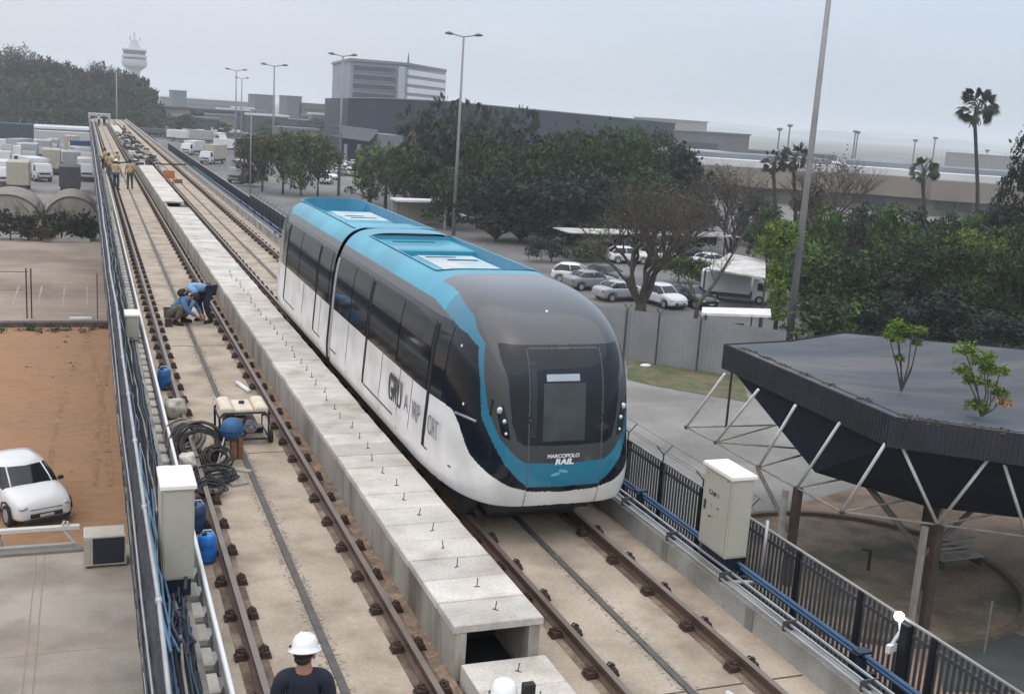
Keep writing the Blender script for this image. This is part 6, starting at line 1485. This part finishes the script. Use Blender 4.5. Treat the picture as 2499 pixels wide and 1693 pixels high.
container(140, 360, 13, 2.5, 2.4, mat('trailer_pale', (.42, .42, .42), .6, var=.1), 'long pale trailer box behind the trucks', z0=.9)
container(30, 366, 7.5, 4, 5.0, mat('shed_bluegrey', (.03, .05, .07), .7, var=.1), 'dark blue grey shed at the left edge of the truck yard')
container(20, 372, 5, 3, 2.3, tw, 'white container below the dark shed at the left edge')
# arched fabric tents
tent = mat('tent_fabric', (.20, .185, .16), .85, var=.2, scale=.8, col2=(.19, .175, .15), m2scale=.5)
for k, (xa, xb, lab) in enumerate(((-75, 108, 'left arched beige fabric tent beyond the hedge'), (106, 245, 'right arched beige fabric tent next to the guideway'))):
    pa, pb = at(xa, 562), at(xb, 562); cx, w2 = (pa[0] + pb[0]) / 2, (pb[0] - pa[0]) / 2; hh = hz(100, 478, pa[1]) - GZ
    t = wthing('arched_tent', lab, 'tent', (cx, pa[1], GZ)); vs = []; n = 20
    for i in range(n + 1):
        a_ = PI * i / n; vs += [(cx - w2 * math.cos(a_), pa[1], GZ + hh * math.sin(a_) ** .8), (cx - w2 * math.cos(a_), pa[1] + 9, GZ + hh * math.sin(a_) ** .8)]
    MB().add(vs, [(2 * i, 2 * i + 2, 2 * i + 3, 2 * i + 1) for i in range(n)]).build('roof', tent, t, smooth=True)
    MB().add(vs[::2], [tuple(range(n + 1))]).build('end_wall', mat('tent_end', (.30, .275, .235), .9, var=.25, scale=.9), t).location = (0, .05, 0)
    b = MB()
    for i in range(n): b.tube([vs[2 * i], vs[2 * i + 2]], .07, 5)
    b.build('hoop', mat('hoop_brown', (.10, .085, .07), .8), t)
# wire fence in the yard
p = at(72, 778); o = wthing('yard_fence', 'wire fence with two close posts at the edge of the red dirt lot', 'fence', p); zt2 = hz(68, 655, p[1])
for dx in (-.12, .12): MB().tube([(p[0] + dx, p[1], GZ), (p[0] + dx, p[1], zt2)], .04, 6).build('post', rust, o)
MB().tube([(p[0], p[1], zt2 - .2), (p[0] - 14, p[1] + .3, zt2 - .15)], .02, 5).tube([(p[0] - .3, p[1], zt2 - 1.2), (p[0] - 14, p[1] + .3, zt2 - 1.2)], .008, 4).build('wire', rust, o)
p2 = at(238, 780); MB().tube([(p2[0], p2[1], GZ), (p2[0], p2[1], hz(240, 668, p2[1]))], .03, 6).build('post', rust, o)
p = at(196, 778); tag(MB().box(p[0] - .55, p[0] + .6, p[1] - .3, p[1] - .05, GZ, GZ + .12).build('white_plank', white_m), 'short white plank on the edge of the red dirt lot', 'plank')

# carports
p = at(1830, 750); Y_ = p[1]; pa = py(1722, 668, Y_ + 3); pb = py(1868, 684, Y_ - 1)
o = wthing('carport', 'carport with a dirty white flat roof behind the white box truck', 'carport', (pa[0], pa[1], GZ))
zc_ = gp(1800, 700)[2]
q = [gp(x, y, GZ + 2.6) for x, y in ((1722, 655), (1868, 678), (1868, 636), (1780, 618))]
MB().prism([(v[0], v[1]) for v in q], GZ + 2.5, GZ + 2.62).build('roof', mat('carport_white', (.52, .51, .49), .6, var=.2, scale=1, col2=(.35, .33, .3), m2scale=.8), o)
for v in q: MB().box(v[0] - .05, v[0] + .05, v[1] - .05, v[1] + .05, GZ, GZ + 2.5).build('post', dark, o)
q = [gp(x, y, GZ + 2.5) for x, y in ((1712, 764), (1882, 770), (1880, 754), (1714, 750))]
o = wthing('white_canopy', 'thin white slab roof on dark posts beside the climbing shrub', 'canopy', (q[0][0], q[0][1], GZ))
MB().prism([(v[0], v[1]) for v in q], GZ + 2.38, GZ + 2.52).build('roof', mat('slab_white', (.70, .68, .64), .6), o)
for v, dx in ((q[0], .3), (q[1], -.6), (q[2], -.6), (q[3], .3)): MB().box(v[0] + dx - .06, v[0] + dx + .06, v[1] - .06, v[1] + .06, GZ, GZ + 2.4).build('post', dark, o)
MB().box(q[0][0] + .3, q[1][0] - .6, q[2][1] - .3, q[2][1] - .2, GZ, GZ + 1.7).build('back_panel', navy, o)
p = at(1828, 836); tag(MB().tube([p, (p[0], p[1], GZ + 2.3)], .05, 6).box(p[0] - .12, p[0] + .12, p[1] - .06, p[1] + .06, GZ + 1.6, GZ + 2.0).build('sign_post', dark), 'dark short post with small box in front of the white slab roof', 'post')
for k, (x, y) in enumerate(((1600, 640),)):
    q = gp(x, y); o = wthing('long_carport', ('pale long carport roof behind the large leafless tree', 'second pale long carport roof nearer the train')[k], 'carport', q)
    MB().box(q[0] - 9, q[0] + 9, q[1], q[1] + 4, GZ + 2.5, GZ + 2.6).build('roof', MATS['carport_white'], o)
    for dx in (-8.5, -3, 3, 8.5): MB().box(q[0] + dx, q[0] + dx + .1, q[1] + 2, q[1] + 2.1, GZ, GZ + 2.5).build('post', dark, o)
# traffic details near the belt
for k, (x, yb, yt, m_, lab) in enumerate(((1190, 572, 545, mat('orange_sign', (.40, .14, .03), .6), 'small orange road work sign below the tree belt'), (1222, 575, 548, white_m, 'small white sign right of the orange one'), (1452, 600, 552, white_m, 'small white sign board before the dark trees above the far cars'))):
    p = at(x, yb); z2 = hz(x, yt, p[1]); o = wthing('road_sign', lab, 'sign', p); MB().box(p[0] - .45, p[0] + .45, p[1] - .03, p[1], z2 - .9, z2).build('board', m_, o); MB().tube([p, (p[0], p[1], z2 - .8)], .04, 5).build('post', dark, o)
q = gp(1030, 552); o = wthing('bus_shelter', 'white roofed small shelter behind the train roof under the trees', 'shelter', q)
MB().box(q[0] - 3, q[0] + 3, q[1], q[1] + 3, GZ + 2.6, GZ + 2.8).build('roof', white_m, o); MB().box(q[0] - 2.8, q[0] + 2.8, q[1] + 2.6, q[1] + 2.8, GZ, GZ + 2.6).build('wall', tbeige, o)
for dx in (-2.8, 2.7): MB().box(q[0] + dx, q[0] + dx + .1, q[1] + .1, q[1] + .2, GZ, GZ + 2.6).build('post', dark, o)
# black row of tarps in the lot beside the train roof
q = gp(1330, 640); q2 = gp(1420, 690)

# ================================================================== BUILDINGS
blk = mat('black_cladding', (.013, .021, .036), .6, var=.15, scale=.05); blk2 = mat('black_glass_front', (.008, .012, .024), .35, var=.3, scale=.08)
def dirx(x, Y, yy=300):
    d = RM @ np.array([x - IW / 2, yy - IH / 2, FPX]); return d[0] / d[1] * Y
o = wthing('black_exhibition_hall', 'long black hall with gently sloping roof line in front of the white office block', 'building', (80, 270, GZ))
A_, B_, D_ = (dirx(848, 262), 262), (dirx(918, 255), 255), (dirx(1648, 300), 300)
zA, zB, zD = hz(848, 240, 262), hz(918, 240, 255), hz(1648, 301, 300)
back = [(D_[0] + 30, 380), (A_[0] + 10, 340)]
b = MB(); P4 = [A_, B_, (dirx(1082, 262), 262), (dirx(1350, 278), 278), D_]; Z4 = [zA, zB, hz(1082, 248, 262), hz(1350, 273, 278), zD]
vs = [(x, y, GZ) for x, y in P4] + [(x, y, z) for (x, y), z in zip(P4, Z4)] + [(*back[0], GZ), (*back[1], GZ), (*back[0], Z4[4]), (*back[1], Z4[0])]
b.add(vs, [(i, i + 1, 6 + i, 5 + i) for i in range(4)] + [(4, 10, 12, 9), (11, 0, 5, 13)]); b.build('wall', blk, o)
MB().add([vs[5], vs[6], vs[7], vs[8], vs[9], vs[12], vs[13]], [tuple(range(7))]).build('roof', mat('hall_roof', (.05, .055, .06), .8), o)
b = MB()
for i in range(4):
    u, v = Vector(vs[5 + i]), Vector(vs[6 + i]); b.tube([u + Vector((0, -.1, 0)), v + Vector((0, -.1, 0))], .22, 5)
b.build('roof_edge', mat('roof_edge_grey', (.10, .105, .11), .6), o)
# lower entrance volume, slanted canopy and glass
ex0, ex1, Ye = dirx(832, 240), dirx(928, 240), 240
b = MB().add([(ex0, Ye, hz(832, 308, Ye)), (dirx(925, Ye), Ye, hz(925, 318, Ye)), (dirx(898, Ye), Ye - 2, hz(898, 345, Ye)), (ex0, Ye - 2, hz(832, 336, Ye)), (ex0, Ye + 14, hz(832, 308, Ye)), (dirx(925, Ye), Ye + 14, hz(925, 318, Ye))], [(0, 3, 2, 1), (0, 1, 5, 4)])
b.build('slanted_canopy', mat('slant_grey', (.055, .065, .085), .5, var=.1), o)
MB().box(ex0 + 1, ex1, Ye + 3, Ye + 16, GZ, hz(850, 338, Ye)).build('entrance_glass', blk2, o)
for x in (845, 877, 912): MB().box(dirx(x, Ye - 1) - .3, dirx(x, Ye - 1) + .3, Ye - 1.5, Ye - 1, GZ, hz(x, 352, Ye - 1)).build('column', mat('col_pale', (.22, .24, .26), .7), o)
MB().box(dirx(932, 236), dirx(985, 236), 236, 250, GZ, hz(950, 330, 236)).build('side_block', mat('side_grey', (.13, .15, .165), .7, var=.1), o)
# white office block behind
o = wthing('office_block', 'white and grey multi storey office block rising behind the black hall', 'building', (120, 420, GZ))
Yb = 400; xa, xb, xc_ = dirx(850, Yb), dirx(985, Yb), dirx(1082, Yb + 34)
zr = hz(920, 154, Yb); Pm = [(xa, Yb), (xb, Yb), (xc_, Yb + 34), (xc_ - 25, Yb + 60), (xa + 5, Yb + 55)]
wl = mat('office_grey_wall', (.24, .26, .285), .7, var=.08, scale=.05); wh_ = mat('office_white_wall', (.70, .70, .72), .7, var=.06, scale=.05)
MB().prism(Pm, GZ, zr).build('core', wl, o)
fh = (zr - hz(920, 250, Yb)) / 4.4
for k in range(5):
    zt3 = zr - 1.4 - k * fh
    MB().box(xa + 1.2, xb - (xb - xa) * .18, Yb - .35, Yb - .05, zt3 - fh * .55, zt3).build('window', mat('office_glass', (.035, .045, .06), .25, var=.5, scale=.35), o)
    MB().box(xa + .8, xb - (xb - xa) * .15, Yb - .7, Yb - .35, zt3 - fh * .62, zt3 - fh * .55).build('balcony_slab', wl, o)
    d2 = Vector((xc_ - xb, 34)).normalized(); n2 = Vector((d2.y, -d2.x)); L2 = Vector((xc_ - xb, 34)).length
    for (f0, f1, m_, off) in ((.0, .62, wh_, .5), (.62, 1.0, wl, .2)):
        pa_ = Vector((xb, Yb)) + d2 * (L2 * .04); pb_ = Vector((xb, Yb)) + d2 * L2 * .99
        MB().prism([tuple(pa_ + n2 * .02), tuple(pb_ + n2 * .02), tuple(pb_ + n2 * off), tuple(pa_ + n2 * off)][::-1], zt3 - fh * f1, zt3 - fh * f0).build('facade_band', m_, o)
MB().box(xb - (xb - xa) * .14, xb - .4, Yb - .8, Yb + .2, GZ, zr - .5).build('stair_tower', mat('stair_pale', (.36, .39, .41), .7), o)
MB().prism([(x + (-.5 if i in (0, 4) else .5), y + (-.9 if i < 2 else .5)) for i, (x, y) in enumerate(Pm)], zr, zr + .9).build('parapet', mat('parapet_grey', (.17, .175, .19), .7), o)
MB().tube([(dirx(997, Yb + 6), Yb + 10, zr), (dirx(997, Yb + 6), Yb + 10, zr + 5)], .5, 5, r2=.1).build('antenna', mm, o)
# grey blocks right of the hall
def block(xl, xr, ytop, Yd, depth, m, label, wins=None, name='distant_building', roofm_=None, zb=GZ, yr=None):
    a_, c_ = dirx(xl, Yd), dirx(xr, Yd); z1_ = hz(xl, ytop, Yd); z2_ = hz(xr, yr, Yd) if yr else z1_
    o = wthing(name, label, 'building', ((a_ + c_) / 2, Yd, GZ))
    MB().add([(a_, Yd, zb), (c_, Yd, zb), (c_, Yd + depth, zb), (a_, Yd + depth, zb), (a_, Yd, z1_), (c_, Yd, z2_), (c_, Yd + depth, z2_), (a_, Yd + depth, z1_)], [(0, 1, 5, 4), (1, 2, 6, 5), (2, 3, 7, 6), (3, 0, 4, 7)]).build('wall', m, o)
    MB().add([(a_ - .3, Yd - .3, z1_), (c_ + .3, Yd - .3, z2_), (c_ + .3, Yd + depth, z2_), (a_ - .3, Yd + depth, z1_), (a_ - .3, Yd - .3, z1_ + .5), (c_ + .3, Yd - .3, z2_ + .5), (c_ + .3, Yd + depth, z2_ + .5), (a_ - .3, Yd + depth, z1_ + .5)], [(0, 1, 5, 4), (1, 2, 6, 5), (2, 3, 7, 6), (3, 0, 4, 7), (4, 5, 6, 7)]).build('roof', roofm_ or m, o)
    for (x0, x1, ya, yb_) in (wins or []):
        MB().box(dirx(x0, Yd), dirx(x1, Yd), Yd - .2, Yd - .02, hz(x0, yb_, Yd), hz(x0, ya, Yd)).build('window', mat('far_window', (.045, .05, .06), .4, var=.2), o)
    return o
gw = mat('grey_block_wall', (.13, .13, .135), .8, var=.1, scale=.1); pr_ = mat('pale_roof', (.55, .57, .59), .6, var=.15, scale=.08)
block(1640, 1833, 321, 300, 30, gw, 'grey low block right of the black hall roof', [(1672, 1756, 346, 362)], yr=332)
block(1600, 1726, 291, 420, 20, mat('roof_units', (.26, .27, .28), .7), 'pale rooftop plant block behind the grey low block', yr=300)
# long beige building with white roofs: three stretches
beige_w = mat('beige_wall', (.24, .205, .165), .85, var=.12, scale=.2, col2=(.19, .165, .14), m2scale=.1)
def warehouse(xl, xr, yt1, yt2, Y1, Y2, ybot1, label, wins):
    a_, c_ = (dirx(xl, Y1), Y1), (dirx(xr, Y2), Y2); z1_ = hz(xl, yt1, Y1); z2_ = hz(xr, yt2, Y2); z1_ = z2_ = (z1_ + z2_) / 2
    o = wthing('beige_warehouse', label, 'building', ((a_[0] + c_[0]) / 2, (Y1 + Y2) / 2, GZ)); d = Vector((c_[0] - a_[0], c_[1] - a_[1])).normalized(); n_ = Vector((-d.y, d.x))
    L = (Vector(c_) - Vector(a_)).length; bk_ = lambda q, k: tuple(Vector(q) + n_ * k)
    zl = GZ + (z1_ - GZ) * .45
    MB().prism([a_, c_, bk_(c_, 30), bk_(a_, 30)], zl, z1_).build('upper_wall', beige_w, o)
    MB().prism([bk_(a_, 1.2), bk_(c_, 1.2), bk_(c_, 29), bk_(a_, 29)], GZ, zl).build('lower_wall', mat('warehouse_base', (.11, .10, .09), .85, var=.2, scale=.3), o)
    for k in range(int(L / 9)):
        s0 = Vector(a_) + d * (k * 9 + 1.5); s1 = s0 + d * 6
        MB().prism([tuple(s0 + n_ * 1.0), tuple(s1 + n_ * 1.0), tuple(s1 + n_ * 1.15), tuple(s0 + n_ * 1.15)], GZ + 1.2, zl - .2).build('window', mat('warehouse_window', (.025, .03, .035), .4, var=.3), o)
    MB().prism([bk_(a_, 5), bk_(c_, 5), bk_(c_, 29), bk_(a_, 29)], z1_, z1_ + 1.1).build('roof', pr_, o)
    MB().prism([bk_(a_, 12), bk_(c_, 12), bk_(c_, 28), bk_(a_, 28)], z1_ + 1.1, z1_ + 2.0).build('roof_monitor', mat('roof_blue_grey', (.16, .18, .20), .7, var=.2, scale=.1), o)
warehouse(1690, 2090, 402, 424, 178, 168, 450, 'long beige warehouse with pale roof left of the shorter fan palm', None)
warehouse(2080, 2300, 424, 436, 167, 158, 450, 'middle stretch of beige warehouse between the fan palms', None)
warehouse(2296, 2620, 440, 462, 157, 148, 490, 'beige building with dark window band behind the tall fan palm', None)
# white roofed sheds and grey roofs in the distance (right)
for k, (xl, xr, yt, Yd, lab) in enumerate(((1660, 1900, 372, 235, 'row of white roofs left of the thicket above the beige wall'), (1880, 2130, 392, 240, 'white roofed shed behind the beige warehouse, middle'), (2050, 2290, 402, 250, 'grey blue roofed shed behind the shorter fan palm'), (2230, 2420, 414, 250, 'white roofed shed behind the tall fan palm trunk'), (2430, 2560, 380, 420, 'large pale dome roofed hall at the right horizon'), (1800, 2050, 366, 330, 'far grey roof line below the floodlight masts'))):
    block(xl, xr, yt, Yd, 30, gw if k % 2 else mat('shed_wall', (.2, .2, .2), .8), lab, roofm_=pr_ if k not in (2, 5) else mat('roof_blue_grey', (.16, .18, .20), .7, var=.2, scale=.1), name='distant_shed', yr=yt + (xr - xl) * .065)
# distant blocks left of the hall
for k, (xl, xr, yt, Yd, lab) in enumerate(((420, 455, 222, 700, 'small flat grey block on the horizon right of the woods'), (620, 670, 232, 620, 'grey block beside the distant lamp posts'), (700, 735, 236, 560, 'square grey block left of the black hall'), (730, 835, 253, 560, 'long low grey building left of the black hall'), (395, 620, 238, 900, 'long faint building on the horizon right of the control tower'), (460, 640, 274, 520, 'faint pale warehouse row in the left distance'), (640, 840, 290, 420, 'pale long roof behind the grove trees'), (400, 560, 268, 620, 'pale grey long roof right of the woods'))):
    block(xl, xr, yt, Yd, 25, mat('far_grey_wall', (.10, .11, .12), .8, var=.1, scale=.05) if k not in (5, 6, 7) else mat('far_pale_wall', (.085, .10, .115), .8, var=.2, scale=.05), lab, [(xl + (xr - xl) * .1, xl + (xr - xl) * .9, yt + 12, yt + 16)] if k > 2 else None, yr=yt + (xr - xl) * .065)
block(0, 215, 309, 285, 14, mat('long_shed_wall', (.26, .255, .25), .8, var=.15, scale=.1), 'long low white roofed shed in front of the woods at the left', roofm_=pr_, yr=319)
rnd = random.Random(55); hm_ = [mat('far_roof_white', (.55, .58, .6), .7), mat('far_roof_grey', (.15, .165, .18), .8), mat('far_roof_dark', (.05, .06, .068), .8)]
for k in range(34):
    x = 372 + 460 * (k + rnd.random()) / 34; Yd = rnd.uniform(360, 620); X = dirx(x, Yd); w2, hh, mm_ = rnd.uniform(3, 11), rnd.uniform(3.5, 8), rnd.choice(hm_)
    o = wthing('distant_shed', 'small low shed in the hazy distance left of the black hall, %s from left' % (ORD[k] if k < 20 else 'twenty ' + ORD[k - 20]), 'building', (X, Yd, GZ), group='small sheds in the hazy distance')
    MB().box(X - w2, X + w2, Yd, Yd + 8, GZ, GZ + hh).build('wall', rnd.choice((hm_[1], hm_[2], beige_w)), o)
    MB().box(X - w2 - .4, X + w2 + .4, Yd - .4, Yd + 8.4, GZ + hh, GZ + hh + .7).build('roof', mm_, o)
for k in range(30):
    x = 380 + 455 * (k + rnd.random()) / 30; Yd = rnd.uniform(330, 560); X = dirx(x, Yd); s_ = rnd.uniform(.45, .95)
    dup(fp[rnd.choice((0, 1))], (X, Yd, GZ), rnd.random() * 6, 'small dark tree in the hazy distance left of the black hall, %s from left' % (ORD[k] if k < 20 else 'twenty ' + ORD[k - 20]), 'trees in the hazy distance', (s_ * 1.1, s_ * 1.1, s_ * .8))
# road overpass line behind the yards
b = MB().box(dirx(240, 330), dirx(860, 330), 330, 334, GZ + 1.5, GZ + 2.6)
tag(b.build('low_wall', mat('far_wall_dark', (.07, .08, .085), .8)), 'long low dark wall crossing behind the far yard', 'wall')
# control tower
Yt = 900; X = dirx(329, Yt); zf = lambda y: hz(329, y, Yt)
o = wthing('control_tower', 'white airport control tower with stacked round decks rising over the woods', 'tower', (X, Yt, GZ)); s_ = Yt / FPX * 1.04
tc_ = mat('tower_concrete', (.38, .41, .42), .7, var=.05); tg = mat('tower_glass', (.06, .085, .10), .4, var=.1)
MB().lathe([(12 * s_, GZ), (11 * s_, zf(180)), (14 * s_, zf(168))], (X, Yt, 0), 24).build('shaft', tc_, o)
MB().lathe([(16 * s_, zf(170)), (25 * s_, zf(162)), (26 * s_, zf(156)), (26 * s_, zf(148)), (24 * s_, zf(146))], (X, Yt, 0), 28).build('lower_deck', tc_, o)
MB().lathe([(24.5 * s_, zf(146)), (24.5 * s_, zf(141))], (X, Yt, 0), 28).build('deck_glazing', tg, o)
MB().lathe([(26 * s_, zf(141)), (26 * s_, zf(136)), (23 * s_, zf(134))], (X, Yt, 0), 28).build('middle_deck', tc_, o)
MB().lathe([(22 * s_, zf(134)), (25 * s_, zf(124))], (X, Yt, 0), 28).build('cab_glazing', tg, o)
MB().lathe([(26 * s_, zf(124)), (25 * s_, zf(120)), (13 * s_, zf(118)), (9 * s_, zf(108)), (6 * s_, zf(98)), (2 * s_, zf(94))], (X, Yt, 0), 20).build('roof', tc_, o)
for dx in (-3, 0, 4): MB().tube([(X + dx, Yt, zf(100)), (X + dx, Yt, zf(80 + abs(dx) * 3))], .5, 5).build('antenna', tc_, o)

# hills on the right horizon
b = MB(); rnd = random.Random(3)
for (Yd, xs, hgt, amp) in ((3600, (1700, 2700), 12, 22), (5200, (1500, 2900), 30, 26)):
    n = 60; vs = []
    for i in range(n + 1):
        x = xs[0] + (xs[1] - xs[0]) * i / n; X_ = dirx(x, Yd, 340); e_ = 1 - abs(2 * i / n - 1) ** 3
        z = GZ + e_ * (hgt + amp * (.5 + .5 * math.sin(i * .33 + Yd)) + rnd.uniform(0, 4))
        vs += [(X_, Yd, GZ), (X_, Yd + 200, z), (X_, Yd + 900, GZ)]
    b.add(vs, [(3 * i, 3 * i + 3, 3 * i + 4, 3 * i + 1) for i in range(n)] + [(3 * i + 1, 3 * i + 4, 3 * i + 5, 3 * i + 2) for i in range(n)])
struct(b.build('hills', mat('hill_green', (.05, .065, .055), .95, var=.2, scale=.01)))
# ================================================================== HAZE
hm = bpy.data.materials.new('haze_air'); hm.use_nodes = True; nt = hm.node_tree; nt.nodes.clear()
ho = nt.nodes.new('ShaderNodeOutputMaterial'); pv = nt.nodes.new('ShaderNodeVolumePrincipled')
pv.inputs['Color'].default_value = (.92, .96, 1.0, 1); pv.inputs['Density'].default_value = .0004; pv.inputs['Anisotropy'].default_value = .2
nt.links.new(pv.outputs[0], ho.inputs['Volume'])
o = MB().box(-4050, 6050, -100, 9100, GZ - 1, 70).build('haze', hm); tag(o, 'pale even air haze over the whole scene', 'haze', kind='stuff')
